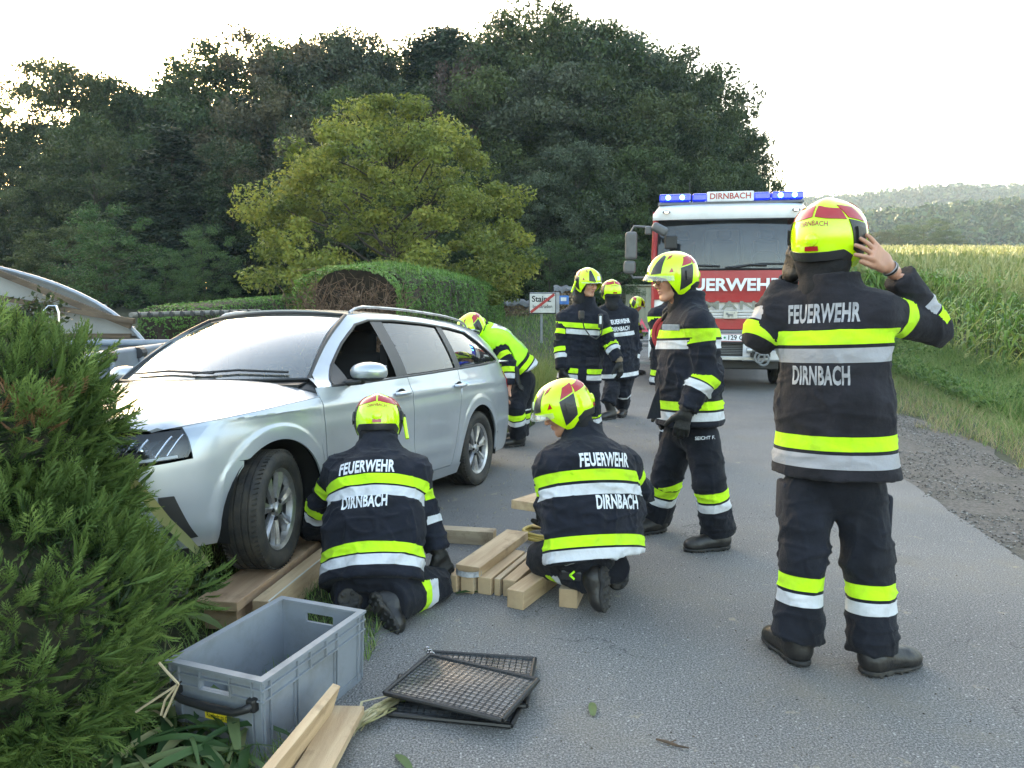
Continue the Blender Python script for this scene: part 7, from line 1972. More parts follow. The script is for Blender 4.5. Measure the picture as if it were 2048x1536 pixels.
# winch and shackles
mb = MB(); mb.box((.52, -.19, .70), (.30, .16, .26), bev=.02); tp('winch', mb, m_tbk)
mb = MB(); mb.cyl((.38, -.26, .70), (.66, -.26, .70), .03, n=12); mb.cyl((.30, -.27, .69), (.38, -.27, .69), .045, n=12); tp('winch_roller', mb, M_s, smooth=True)
for x, z, r_ in ((.56, .55, .085), (.50, .58, .075)):
    mb = MB(); t = np.linspace(-.3 * PI, 1.3 * PI, 18); mb.tube([(x + r_ * math.cos(-a), -.30, z + r_ * 1.15 * math.sin(-a)) for a in t], .017, n=8); mb.cyl((x - .07, -.30, z + .07), (x + .07, -.30, z + .07), .018, n=8); tp('shackle', mb, m_tgr, smooth=True)
mb = MB(); mb.tube([(.86 + .05 * math.cos(a), -.24, .74 + .065 * math.sin(a)) for a in np.linspace(0, 2 * PI, 17)[:-1]], .014, n=6, closed=True); tp('tow_eye', mb, m_tgr, smooth=True)
tbox('cable_box', (.70, -.24, .74), (.07, .08, .10), pm('plug_blue', (.03, .12, .5)), .01)
tbox('chassis', (0, .9, .50), (1.7, 1.6, .30), m_tbk, .02); mb = MB(); mb.cyl((-1.0, 1.25, .42), (1.0, 1.25, .42), .09, n=12); mb.lathe([(.0, -.2), (.16, -.1), (.19, 0), (.16, .1), (0, .2)], (-.35, 1.25, .40), (1, 0, 0), n=16); tp('axle', mb, m_tbk, smooth=True)
mb = MB(); mb.tube([(-.6, .3, .40), (-.2, .25, .36), (.3, .25, .37), (.7, .3, .42)], .022, n=6); mb.cyl((.1, .4, .33), (.1, .4, .42), .07, n=12); tp('steering_rod', mb, M_s, smooth=True)
for y in (1.25, 5.0):
    for s_ in (1, -1):
        prof = [(.30, -.15), (.40, -.16), (.47, -.15), (.50, -.12)] + [q for g_ in (-.07, 0, .07) for q in ((.505, g_ - .02), (.490, g_ - .015), (.490, g_ + .015), (.505, g_ + .02))] + [(.50, .12), (.47, .15), (.40, .16), (.30, .15)]
        mb = MB(); mb.lathe(prof, (s_ * 1.02, y, .505), (1, 0, 0), n=40); w_ = tp('wheel', mb, m_tyre if 'm_tyre' in globals() else m_tbk, smooth=True)
        mb = MB(); mb.lathe([(.31, .10), (.28, .02), (.14, .0), (.12, .08), (0, .08)], (s_ * 1.02, y, .505), (s_, 0, 0), n=24); tp('rim', mb, m_tgr, w_, smooth=True)
for s_ in (1, -1):
    mb = MB(); mb.grid(np.array([[(s_ * x, 1.25 + .62 * math.cos(a), .50 + .62 * math.sin(a)) for a in np.linspace(-.1, PI + .1, 14)] for x in (.8, hw + .02)])); tp('mudguard', mb, m_tbk, smooth=True)
    for k, z in enumerate((.42, .72)): tbox('step', (s_ * (hw - .02 + .06 * (1 - k)), .45, z), (.30, .42, .05), m_tgr, .01)
# equipment body behind the cab
tbox('equipment_body', (0, 4.6, 1.95), (TW + .04, 4.8, 2.1), m_tred, .06); tbox('body_roof', (0, 4.6, 3.03), (TW + .02, 4.7, .06), m_twh, .02)
for s_ in (1, -1):
    for k in range(3): tbox('roller_shutter', (s_ * (hw + .022), 3.1 + 1.5 * k, 1.9), (.02, 1.35, 1.6), M_s, .01)
# lowered warning flap with stripes on the left side
fl = tbox('side_flap', (-hw - .22, 2.2, .70), (.40, .50, .025), m_tgr, .004)
for k in range(5):
    x = -hw - .37 + .075 * k; mb = MB(); mb.prism([(x, 1.97, .715), (x + .04, 1.97, .715), (x + .12, 2.42, .715), (x + .08, 2.42, .715)], (0, 0, .004)); tp('warning_stripe', mb, m_wlet, fl)
tbox('flap_light', (-hw - .30, 1.94, .68), (.16, .03, .05), m_amber, .008, fl)

# ------------------------------------------------------------------ the nine firefighters
TXT = lambda u=0.0, s=(.60, .395): [('FEUERWEHR', .098, u, s[0], .285), ('DIRNBACH', .098, u, s[1], .235)]
# right foreground, from behind, both hands at the helmet
rm, J, I = person(dict(Y=3.05, h=.0085, label='firefighter nearest the camera seen from behind, both hands raised to the lime helmet', scale=1.0, seed=3,
    face=(.62, .78), look=(.70, .72, .03), facevis=False,
    J=dict(hem=(1668, 948, 3.05), neck=(1665, 575, 3.08), head=(1659, 488, 3.14), shR=(1750, 622, 2.99), elR=(1868, 655, 3.10), wrR=(1798, 553, 3.045), shL=(1568, 622, 3.20), elL=(1524, 668, 3.20), wrL=(1572, 572, 3.24),
           hipR=(1716, 985, 3.05), knR=(1738, 1118, 2.98), anR=(1744, 1300, 2.93), hipL=(1614, 985, 3.08), knL=(1606, 1105, 3.02), anL=(1594, 1278, 2.99),
           heelR=(1722, 1352, 2.875), toeR=(1822, 1336, 2.96), heelL=(1612, 1333, 2.93), toeL=(1548, 1278, 3.16)),
    hs=1.10, fold=.0095, torso=(.252, .205, .165, .14), tb=((.555, .145), (.485, .075)), bw=.056, text=[('FEUERWEHR', .098, -.01, .645, .272), ('DIRNBACH', .098, -.01, .405, .22)], tmat=m_txt2, jmat=m_jacket2, ubL=(), ub=(.125,), fb=(.23, .165), lb=(.245, .18), leg=(.108, .092, .096), pockets=[(.20, .23, False)],
    hands=dict(R=dict(bare=True, w=(1774, 531, 3.03), d=P(1708, 466, 2.945) - P(1774, 531, 3.03), n=(-.5, .85, -.1), t=(-.6, -.2, -1), spread=.26, curl=(.12, .2, .15), h=.0038, s=1.0, td=P(1703, 520, 2.97) - P(1765, 532, 3.02)),
               L=dict(w=(1578, 555, 3.22), d=P(1594, 488, 3.14) - P(1578, 555, 3.22), n=(1, .3, 0), t=(0, -1, 0), curl=(.25, .3, .3)))))
# wrist band
w = P(1780, 537, 3.035); d = unit(P(1708, 466, 2.945) - P(1774, 531, 3.03)); mb = MB(); mb.lathe([(.030, -.008), (.032, -.007), (.032, .007), (.030, .008)], w, d, n=24); o = mb.build('wristband', pm('band_steel', (.45, .45, .47), rough=.3, metal=.8), rm, smooth=True)
mb = MB(); mb.lathe([(.0325, -.004), (.033, -.004), (.033, .004), (.0325, .004)], w, d, n=24); mb.build('wristband_inlay', m_hk, rm, smooth=True)
mb = MB(); mb.box(P(1766, 1030, 3.06), (.035, .11, .19), bev=.016); mb.build('leg_pocket', m_pocket, rm, smooth=True)
mb = MB(); mb.box(P(1566, 1000, 3.10), (.035, .10, .17), bev=.016); mb.build('leg_pocket', m_pocket, rm, smooth=True)

# standing man with glasses, seen from his left
m2, J, I = person(dict(Y=4.6, h=.0085, label='firefighter with black glasses standing in profile, facing left, glove hanging at his side', seed=5,
    face=(-1, -.22), look=(-1, -.20, -.14), gaze=(0, 1, -.2), glasses=True, hh=.0045,
    J=dict(hem=(1379, 848, 4.58), neck=(1377, 602, 4.62), head=(1345, 560, 4.62), shL=(1398, 650, 4.40), elL=(1412, 752, 4.36), wrL=(1374, 818, 4.32), shR=(1362, 645, 4.80), elR=(1345, 745, 4.86), wrR=(1330, 800, 4.80),
           hipL=(1402, 872, 4.50), knL=(1420, 965, 4.42), anL=(1437, 1068, 4.44), hipR=(1360, 872, 4.68), knR=(1330, 965, 4.70), anR=(1310, 1040, 4.80),
           heelL=(1460, 1094, 4.43), toeL=(1366, 1102, 4.37), heelR=(1332, 1070, 4.78), toeR=(1262, 1066, 4.68)),
    torso=(.232, .215, .195, .165), tb=((.545, .125), (.48, .062)), gap=0, ub=(.075,), fb=(.20, .14), leg=(.108, .096, .100), lb=(.255, .19), hs=1.02,
    hands=dict(L=dict(d=P(1360, 868, 4.32) - P(1372, 818, 4.32), n=(.3, .9, 0), t=(-1, -.3, 0), curl=(.35, .5, .5), spread=.03), R=dict(d=(0, 0, -1), n=(.3, -1, 0), t=(-1, 0, 0)))))
W = I['W']; 
def flap(a, b, c, d_, par, nm='jacket_flap', th=.012, mat_=None):
    mb = MB(); mb.prism([a, b, c, d_], (0, th, 0)); mb.build(nm, mat_ or m_pocket, par)
flap(P(1318, 770, 4.52), P(1322, 836, 4.50), P(1294, 838, 4.46), P(1306, 800, 4.50), m2)
# neck flap with a woven label
mb = MB(); A = np.array([[W((x * 1.0, -.105 - .035 * t, -.045 - .075 * t)) for x in np.linspace(-.09, .09, 9)] for t in np.linspace(0, 1, 5)])
for i in range(5):
    for j, x in enumerate(np.linspace(-1, 1, 9)): A[i, j] += (W((0, .06 * x * x, 0)) - W((0, 0, 0)))
mb.grid(A); nf = mb.build('neck_flap', m_plain, m2, smooth=True)
text_on('Dräger', W((-.098, -.085, -.085)), I['HM'] @ np.array([0, -1.0, 0]) * -1 * -1, I['HM'] @ np.array([0, 0, 1.0]), .022, m_txt, m2, off=.004, bold=.02)
# name strips
text_on('SEICHT F.', P(1410, 876, 4.375), (1, 0, .06), (0, 0, 1), .028, m_txt, m2, off=.002, bold=.01)
mb = MB(); mb.box(P(1342, 655, 4.44), (.10, .015, .035), rot=rotz(-.35), bev=.004); mb.build('name_badge', m_txt2, m2)

# kneeling left, from behind
kl, J, I = person(dict(stand=False, Y=3.6, h=.0085, label='firefighter kneeling by the front wheel with dirty soles to the camera, hand on the beams', seed=8, scale=.97,
    face=(.05, 1), look=(-.12, 1, -.42), facevis=False, hunch=.03, lamp=1,
    J=dict(hem=(745, 1170, 3.46), neck=(757, 890, 3.90), head=(757, 848, 3.98), shR=(828, 940, 3.80), elR=(852, 1035, 3.76), wrR=(875, 1098, 3.72), shL=(682, 940, 3.84), elL=(640, 1010, 3.92), wrL=(622, 1064, 4.02),
           hipR=(785, 1160, 3.46), knR=(866, 1172, 3.66), anR=(782, 1205, 3.34), hipL=(708, 1168, 3.46), knL=(690, 1175, 3.80), anL=(706, 1195, 3.38),
           heelR=(737, 1190, 3.36), toeR=(792, 1274, 3.25), heelL=(694, 1178, 3.36), toeL=(708, 1268, 3.34)),
    upR=(.55, .8, .25), upL=(-.35, .9, .0), torso=(.255, .240, .165, .15), tb=((.462, .13), (.403, .072)), text=[('FEUERWEHR', .092, -.02, .524, .27), ('DIRNBACH', .085, -.02, .345, .22)], ub=(.14,), fb=(.215, .155), leg=(.100, .095, .088), lb=(.20, .25),
    hands=dict(R=dict(d=P(893, 1140, 3.72) - P(876, 1098, 3.72), n=(-.5, .7, 0), t=(-.6, -.3, 0), curl=(.5, .6, .5)), L=dict(d=(.12, .5, -.3), n=(0, 0, -1), t=(1, 0, 0), curl=(.3, .5, .4)))))

# kneeling right
kr, J, I = person(dict(stand=False, Y=3.7, h=.0085, label='firefighter kneeling at the timber stack, head turned to the left, boot sole upright', seed=11, scale=.97,
    face=(-.35, 1), look=(-1, .10, -.42), gaze=(0, 1, -.4), hunch=.05, hh=.005,
    J=dict(hem=(1190, 1116, 3.54), neck=(1166, 872, 3.78), head=(1128, 822, 3.80), shR=(1247, 925, 3.86), elR=(1280, 985, 4.02), wrR=(1225, 1030, 4.20), shL=(1105, 930, 3.66), elL=(1104, 1022, 3.62), wrL=(1118, 1052, 3.88),
           hipL=(1150, 1105, 3.55), knL=(1092, 1120, 3.80), anL=(1196, 1155, 3.50), hipR=(1215, 1100, 3.62), knR=(1190, 1125, 4.00), anR=(1228, 1135, 3.66),
           heelL=(1212, 1132, 3.46), toeL=(1214, 1226, 3.42), heelR=(1240, 1120, 3.70), toeR=(1235, 1180, 3.66)),
    upL=(-.9, .45, .1), upR=(0, 1, 0), hemn=(-.12, .28, 1), torso=(.265, .245, .175, .155), tb=((.362, .065), (.298, .005)), text=[('FEUERWEHR', .088, .01, .428, .255), ('DIRNBACH', .088, .06, .232, .225)], ub=(.13,), fb=(.20, .145), leg=(.105, .098, .088), lb=(.27, .215),
    hands=dict(L=dict(d=(-.5, .8, -.1), n=(0, 0, 1), t=(-1, 0, 0), curl=(.5, .6, .5)), R=dict(d=(-.6, .6, -.2), n=(0, 0, -1), t=(-.5, -.5, 0)))))
mb = MB(); c = P(1143, 1150, 3.50); mb.box(c, (.11, .03, .05), rot=rotz(-.3), bev=.01); mb.build('knee_pad', m_hk, kr)
mb = MB(); q = P(1144, 1150, 3.46)
for s_ in (1, -1): mb.box(q + np.array([0, -.004, .009 * s_]), (.030, .004, .009), rot=np.array(Matrix.Rotation(-.75 * s_, 3, 'Y')))
mb.build('reflective_chevron', m_lime, kr)

# woman facing the camera
wo, J, I = person(dict(Y=7.9, h=.012, label='young firefighter facing the camera with a radio on the chest, glancing to the right', seed=14, scale=1.0,
    face=(.10, -1), look=(.62, -.8, -.22), gaze=(0, 1, -.25), lamp=1, hh=.006, hair=True, visor=-6,
    J=dict(hem=(1158, 763, 7.9), neck=(1170, 603, 7.9), head=(1176, 568, 7.82), shR=(1130, 636, 7.9), elR=(1121, 688, 7.86), wrR=(1124, 738, 7.78), shL=(1200, 637, 7.88), elL=(1220, 688, 7.84), wrL=(1237, 722, 7.72),
           hipR=(1140, 770, 7.9), knR=(1142, 826, 7.86), anR=(1142, 876, 7.9), hipL=(1180, 770, 7.9), knL=(1186, 828, 7.84), anL=(1190, 880, 7.9),
           heelR=(1142, 884, 7.95), toeR=(1136, 892, 7.7), heelL=(1190, 886, 7.95), toeL=(1194, 894, 7.7)),
    torso=(.235, .205, .15, .13), tb=((.58, .12), (.515, .055)), gap=.045, ub=(.145,), fb=(.20, .135), sleeve=.072, leg=(.10, .085, .09),
    hands=dict(R=dict(d=(0, -.1, -1), n=(.6, .6, 0), t=(0, -1, 0), curl=(.4, .5, .5)), L=dict(d=(.12, -.1, -1), n=(-.5, .5, 0), t=(-.2, -1, 0), curl=(.35, .45, .4), tan=True)), pockets=[(.10, .22, True), (-.10, .22, True)]))
c = P(1163, 630, 7.62); mb = MB(); mb.box(c, (.055, .04, .085), bev=.012); rd = mb.build('radio_microphone', m_hk, wo)
mb = MB(); mb.tube([P(x, y, Y) for x, y, Y in [(1165, 638, 7.63), (1168, 655, 7.66), (1180, 672, 7.66), (1192, 678, 7.66), (1203, 668, 7.68), (1206, 645, 7.70), (1202, 630, 7.72)]], .007, n=6); mb.build('radio_cable', m_hk, rd, smooth=True)
mb = MB(); mb.box(P(1201, 642, 7.66), (.045, .04, .14), bev=.01); mb.build('strap', m_hk, wo); mb = MB(); mb.box(P(1201, 640, 7.63), (.022, .012, .08), bev=.004); mb.build('strap_buckle', m_txt, wo)

# walking away
bm_, J, I = person(dict(Y=9.6, h=.013, label='firefighter walking away with only silver bands, half hidden by the young colleague', seed=17,
    face=(-.25, 1), look=(-.2, 1, -.1), facevis=False, noyellow=True,
    J=dict(hem=(1240, 757, 9.6), neck=(1228, 606, 9.6), head=(1222, 585, 9.62), shR=(1262, 630, 9.62), elR=(1271, 690, 9.66), wrR=(1268, 735, 9.60), shL=(1204, 626, 9.6), elL=(1200, 688, 9.6), wrL=(1202, 730, 9.6),
           hipR=(1252, 758, 9.6), knR=(1246, 785, 9.55), anR=(1244, 812, 9.7), hipL=(1226, 758, 9.6), knL=(1222, 785, 9.42), anL=(1215, 808, 9.36),
           heelR=(1248, 822, 9.72), toeR=(1240, 826, 9.45), heelL=(1232, 812, 9.42), toeL=(1200, 822, 9.28)),
    torso=(.245, .23, .17, .15), tb=((3.0,), (.56, .055)), text=[('FEUERWEHR', .075, -.0, .715, .27), ('DIRNBACH', .075, -.0, .625, .24)], ub=(), fb=(.20, .14), leg=(.105, .095, .095), lb=(.3, .24),
    hands=dict(R=dict(d=(0, 0, -1), n=(-1, 0, 0), t=(0, 1, 0)), L=dict(d=(0, 0, -1), n=(1, 0, 0), t=(0, 1, 0)))))

# bending behind the car in a lime vest
bv_, J, I = person(dict(Y=7.7, h=.011, label='firefighter in a lime vest bending down behind the car, bare hand on the knee', seed=20,
    face=(-1, -.1), look=(-.85, -.35, -.62), facevis=True,
    J=dict(hem=(1049, 742, 7.72), neck=(968, 662, 7.66), head=(944, 660, 7.60), shL=(993, 684, 7.52), elL=(1018, 730, 7.40), wrL=(1018, 770, 7.36), shR=(985, 672, 7.84), elR=(990, 730, 7.9), wrR=(1010, 775, 7.85),
           hipL=(1045, 762, 7.66), knL=(1032, 815, 7.52), anL=(1036, 872, 7.62), hipR=(1050, 762, 7.82), knR=(1044, 815, 7.82), anR=(1040, 868, 7.9),
           heelL=(1050, 885, 7.66), toeL=(1004, 894, 7.56), heelR=(1052, 878, 7.95), toeR=(1008, 884, 7.88)),
    hemn=(-.5, 0, .85), torso=(.225, .215, .165, .15), tb=((2.5, .065), (2.5, .0)), ub=(.17,), fb=(.15, .085), leg=(.108, .095, .092), lb=(.24, .175),
    hands=dict(L=dict(bare=True, d=(-.2, -.25, -.9), n=(.9, .1, 0), t=(-.4, -.6, 0), h=.006), R=dict(d=(-.1, 0, -1), n=(.6, -.5, 0), t=(0, -1, 0)))))
hem, sp, Lt_, Bk = I['hem'], I['spine'], I['Lat'], I['Back']; tor = I['torso']
L_ = np.linalg.norm(J['neck'] - J['hem'])
arms_ = [(J['shL'], J['elL']), (J['shR'], J['elR'])]
def vest(Pn):
    d = tor(Pn) - .020; s_ = (Pn - hem) @ sp
    d = smax(d, -(s_ - .13), .006)
    for a, b in arms_: d = smax(d, -(cap(Pn, a + unit(b - a) * .03, b, .085, .08)), .006)
    d = smax(d, -cap(Pn, J['neck'] - sp * .03, J['neck'] + sp * .2, .085), .006)
    return d
V, F = sdf_mesh(vest, np.minimum(J['neck'], hem) - .4, np.maximum(J['neck'], hem) + .4, .011)
N_ = vnormals(V, F); V = V + N_ * (fbm((V - hem) * 9, 5) * .010)[:, None]
vs = mesh_np('vest', V, F, m_lime, bv_, True)
# silver piping and a white panel on the vest
bvh = BVHTree.FromPolygons([tuple(v) for v in V], [tuple(int(i) for i in f) for f in F])
for u0 in (.05, .11):
    g_ = []
    for s0 in np.linspace(.17, .45, 9):
        row = []
        for du in (-.012, .012):
            c = hem + Lt_ * (u0 * -1 + du) + sp * s0 + Bk * .6; hit = bvh.ray_cast(Vector(c), Vector(-Bk)); row.append(np.array(hit[0]) + Bk * .004 if hit[0] is not None else None)
        if row[0] is not None and row[1] is not None: g_.append(row)
    if len(g_) > 2: mb = MB(); mb.grid(np.array(g_)); mb.build('silver_piping', m_vsil, vs, smooth=True)
g_ = []
for s0 in np.linspace(.44, .56, 6):
    row = []
    for du in np.linspace(-.13, .13, 8):
        hit = bvh.ray_cast(Vector(hem + Lt_ * du + sp * s0 + Bk * .6), Vector(-Bk)); row.append(np.array(hit[0]) + Bk * .004 if hit[0] is not None else hem + Lt_ * du + sp * s0 + Bk * .15)
    g_.append(row)
mb = MB(); mb.grid(np.array(g_)); pn = mb.build('vest_panel', m_txt, vs, smooth=True)
T_, TF = text_tri('FEUER', .07, .02, .9, cut=.03); out = []
for p_ in T_:
    hit = bvh.ray_cast(Vector(hem + Lt_ * p_[0] + sp * (.50 + p_[1]) + Bk * .6), Vector(-Bk)); out.append(np.array(hit[0]) + Bk * .008 if hit[0] is not None else hem + Bk * .1)
mesh_np('lettering', np.array(out), TF, m_hk, vs, False)
# gloves tucked at his hip
V, F = hand_mesh(P(1034, 748, 7.38), (.15, 0, -1), (.9, -.3, 0), (-.2, -1, 0), r=.013, h=.008); tag(mesh_np('glove', V, F, m_glove, None, True), 'black glove tucked at the hip of the man in the lime vest', 'glove')

# far bending man
fb_, J, I = person(dict(Y=15, h=.02, label='distant firefighter bending forward to the right beside the road', seed=23, hh=.009,
    face=(1, -.3), look=(.8, -.45, -.5), facevis=True, lamp=-1,
    J=dict(hem=(1246, 685, 15), neck=(1264, 625, 15), head=(1274, 610, 14.95), shR=(1262, 634, 14.8), elR=(1272, 662, 14.8), wrR=(1276, 682, 14.8), shL=(1266, 634, 15.2), elL=(1276, 658, 15.2), wrL=(1280, 680, 15.2),
           hipR=(1248, 688, 14.9), knR=(1258, 712, 14.9), anR=(1258, 732, 14.9), hipL=(1248, 688, 15.1), knL=(1262, 712, 15.1), anL=(1266, 732, 15.1),
           heelR=(1255, 741, 14.9), toeR=(1276, 742, 14.85), heelL=(1262, 740, 15.1), toeL=(1283, 741, 15.05)),
    torso=(.22, .21, .17, .15), ub=(.17,), leg=(.105, .095, .09), hands=dict(R=dict(d=(0, 0, -1), n=(1, 0, 0), t=(0, -1, 0), h=.012), L=dict(d=(0, 0, -1), n=(1, 0, 0), t=(0, -1, 0), h=.012))))

# man half hidden behind the one with glasses, carrying a red roll
hm, J, I = person(dict(Y=7.2, h=.013, label='firefighter almost hidden behind the man with glasses, gloved hand holding a red roll', seed=26,
    face=(-.4, -1), look=(-.8, -.6, -.1), facevis=True,
    J=dict(hem=(1350, 770, 7.2), neck=(1352, 602, 7.2), head=(1340, 572, 7.15), shR=(1315, 632, 7.2), elR=(1316, 680, 7.1), wrR=(1326, 646, 6.92), shL=(1388, 632, 7.2), elL=(1396, 700, 7.2), wrL=(1392, 740, 7.2),
           hipR=(1336, 780, 7.2), knR=(1338, 850, 7.2), anR=(1338, 905, 7.2), hipL=(1368, 780, 7.2), knL=(1368, 850, 7.2), anL=(1368, 905, 7.2),
           heelR=(1338, 918, 7.25), toeR=(1332, 926, 7.0), heelL=(1368, 918, 7.25), toeL=(1366, 926, 7.0)),
    torso=(.24, .215, .165, .145), tb=((.62, .12), (.55, .055)), leg=(.10, .09, .09),
    hands=dict(R=dict(d=(.1, -.1, 1), n=(.9, -.3, 0), t=(0, -1, 0), curl=(.6, .7, .6)), L=dict(d=(0, 0, -1), n=(-1, 0, 0), t=(0, -1, 0)))))
c = P(1329, 668, 6.9); m_redc = pm('red_fabric', (.30, .022, .022), rough=.75, bump=.5, bscale=30)
mb = MB()
for k in range(4): mb.tube([c + np.array([math.cos(a) * (.05 + .018 * k), -.02 * (k % 2), math.sin(a) * (.09 + .018 * k)]) for a in np.linspace(0, 2 * PI, 25)[:-1]], .016, n=8, closed=True)
tag(mb.build('rolled_hose', m_redc, smooth=True), 'dark red rolled hose held before the half hidden man', 'hose')

# ================================================================== TIMBER, CRATE, GRATES, SMALL THINGS
def wood(name, c1, c2, sc=2.2):
    m = pm(name, c1, rough=.7, col2=c2, scale=sc, thr=(.3, .7), stretch=(1.2, 14, 14), bump=.25, bscale=30, dirt=((.14, .09, .05), 5.5, .56, .72, .7), objinfo=.12); return m
m_w1 = wood('spruce_wood', (.42, .285, .165), (.60, .45, .28)); m_w2 = wood('red_spruce_wood', (.32, .20, .12), (.44, .30, .19)); m_w3 = wood('grey_wood', (.37, .28, .185), (.50, .40, .27))
m_wend = pm('wood_end_grain', (.40, .29, .17), rough=.85, col2=(.29, .20, .115), scale=7, thr=(.4, .6), bump=.2, bscale=90)
m_wedge = pm('painted_edge', (.62, .60, .55), rough=.7)
def beam(name, a, b, w, h, mat_, label=None, group=None, z0=0.0, tiltx=0.0, edge=None, parent=None, bev=.004, cat='beam'):
    """a, b: ground points of the axis; local x runs along the wood"""
    a = np.asarray(a, float); b = np.asarray(b, float); d = b - a; L = np.linalg.norm(d); x = d / L; y = unit(np.cross((0, 0, 1), x)); z = np.cross(x, y)
    mb = MB(); mb.box((0, 0, 0), (L, w, h), bev=bev)
    o = mb.build(name, [mat_, m_wend]); me = o.data
    for p_ in me.polygons:
        if abs(p_.normal.x) > .9: p_.material_index = 1
    M = Matrix(((x[0], y[0], z[0], 0), (x[1], y[1], z[1], 0), (x[2], y[2], z[2], 0), (0, 0, 0, 1))) @ Matrix.Rotation(tiltx, 4, 'X')
    c = (a + b) / 2 + np.array([0, 0, z0 + h / 2 if len(a) == 3 else 0]); M.translation = Vector(c); o.matrix_world = M
    if label: tag(o, label, cat, group)
    return o
def gxy(px, py, z=0): q = G(px, py, z); q[2] = 0; return q
# under the front wheel
a0, b0 = gxy(478, 1212), gxy(628, 1098); d0 = unit(b0 - a0); n0 = np.cross(d0, (0, 0, 1))
E = lambda a, off, s0, s1: (a + n0 * off + d0 * s0, a + n0 * off + d0 * s1)
L0 = 1.0
wc = np.array([-1.23, 3.71, 0])                       # where the tyre stands
ax0 = wc - d0 * .42; 
beam('timber_beam', *[ax0 + d0 * q + n0 * .00 for q in (0, .95)], .16, .10, m_w2, 'dark reddish beam lying in the grass beneath the plank under the tyre', 'wood under the wheel')
beam('wooden_plank', *[ax0 + d0 * q + n0 * .0 for q in (-.03, .98)], .20, .046, m_w2, 'reddish brown plank directly under the front tyre', 'wood under the wheel', z0=.10, cat='plank')
o = beam('timber_beam', *[ax0 + d0 * q + n0 * .175 for q in (.03, .92)], .075, .135, m_w1, 'pale beam standing on edge right beside the plank under the tyre', 'wood under the wheel')
mb = MB(); mb.box((0, -.0385, .066), (.88, .003, .006)); e = mb.build('white_edge', m_wedge); e.parent = o
# the stack of short beams
sd = unit(gxy(1062, 1098) - gxy(955, 1186))
ends = [(889, 916, .088, .46), (918, 950, .088, .46), (952, 985, .088, .46), (987, 1001, .088, .47), (1003, 1034, .088, .46)]
SL = ['leftmost square beam end of the low stack on the asphalt', 'second beam from the left in the low stack, under the strapped top plank', 'third beam from the left in the low stack', 'narrow board squeezed between the beams of the stack', 'rightmost beam of the low stack beside the heavy front beam']
for k, (x0, x1, h, L) in enumerate(ends):
    p0, p1 = gxy(x0, 1184 + k * 2.6), gxy(x1, 1184 + k * 2.6); w = abs(np.cross(p1 - p0, sd)[2]) * .97; c = (p0 + p1) / 2
    beam('timber_beam', c, c + sd * L, w, h, m_w1 if k % 2 == 0 else m_w3, SL[k], 'short beams stacked on the asphalt')
# upper plank with the strap
pa, pb = P(958, 1130, 3.55), P(1035, 1070, 3.98); pa[2] = pb[2] = 0
tpk = beam('wooden_plank', G(935, 1140, .115) * np.array([1, 1, 0]), G(1035, 1068, .115) * np.array([1, 1, 0]), .135, .048, m_w1, 'wide plank lying on top of the low stack with a grey strap round its end', None, z0=.0885, cat='plank')
mw = tpk.matrix_world
c0 = np.array(tpk.matrix_world @ Vector((-.5 * tpk.dimensions.x, 0, 0))) if False else None
q0 = G(935, 1140, .115) * np.array([1, 1, 0]); q1 = G(1035, 1068, .115) * np.array([1, 1, 0]); dd = unit(q1 - q0); nn = np.array([-dd[1], dd[0], 0])
m_strap = pm('strap_grey', (.30, .31, .33), rough=.7, var=.3, scale=50)
A = []
for t in np.linspace(0, PI, 15): 
    c = q0 + dd * (.02 - .052 * math.sin(t)) + nn * (.068 * math.cos(t)); c[2] = .102; A.append([c + np.array([0, 0, -.014]), c + np.array([0, 0, .014])])
A = np.array(A); mb = MB(); mb.grid(A); mb.grid(A + np.array([0, 0, 0]) + np.array([-.002, 0, 0])); tag(mb.build('ratchet_strap', m_strap, smooth=True), 'grey woven strap looped round the end of the top plank', 'strap')
# two heavy beams in front
beam('timber_beam', gxy(1030, 1218), gxy(1118, 1152) , .088, .092, m_w1, 'heavy square beam pointing at the camera in front of the stack', 'heavy beams by the kneeling firefighter')
beam('timber_beam', gxy(1136, 1216), gxy(1168, 1150), .090, .092, m_w3, 'square beam under the knee of the right kneeling firefighter', 'heavy beams by the kneeling firefighter')
# long beam behind
beam('timber_beam', gxy(800, 1076), gxy(990, 1088), .085, .085, m_w3, 'long squared beam lying crosswise behind the stack', None)
# plank carried by the kneeling man
a, b = P(1048, 1012, 3.82), P(1130, 985, 4.25)
mb = MB(); mb.box((0, 0, 0), (np.linalg.norm(b - a), .15, .045), bev=.003); o = mb.build('wooden_plank', m_w1); x = unit(b - a); y = unit(np.cross((0, 0, 1), x)); z = np.cross(x, y)
M = Matrix(((x[0], y[0], z[0], 0), (x[1], y[1], z[1], 0), (x[2], y[2], z[2], 0), (0, 0, 0, 1))); M.translation = Vector((a + b) / 2); o.matrix_world = M; tag(o, 'plank held in front of him by the right kneeling firefighter', 'plank')
# coiled yellow hose
m_hose = pm('yellow_hose', (.42, .30, .06), rough=.5)
hs_ = thing('coiled_hose', 'thin yellow hose lying in a coil behind the stack', 'hose', gxy(1082, 1075))
c = gxy(1084, 1075); mb = MB(); t = np.linspace(0, 6.3 * PI, 130); mb.tube(np.stack([c[0] + (.13 + .012 * np.sin(t * 1.7)) * np.cos(t) + .01 * t / 6, c[1] + .15 * np.sin(t + .2 * np.sin(t)), .014 + .006 * t / 3], 1), .0105, n=8); mb.build('hose', m_hose, hs_, smooth=True)
mb = MB(); mb.cyl(c + np.array([-.06, .06, .05]), c + np.array([.02, .03, .05]), .014, n=10); mb.build('coupling', pm('brass', (.35, .24, .10), rough=.35, metal=.9), hs_, smooth=True)

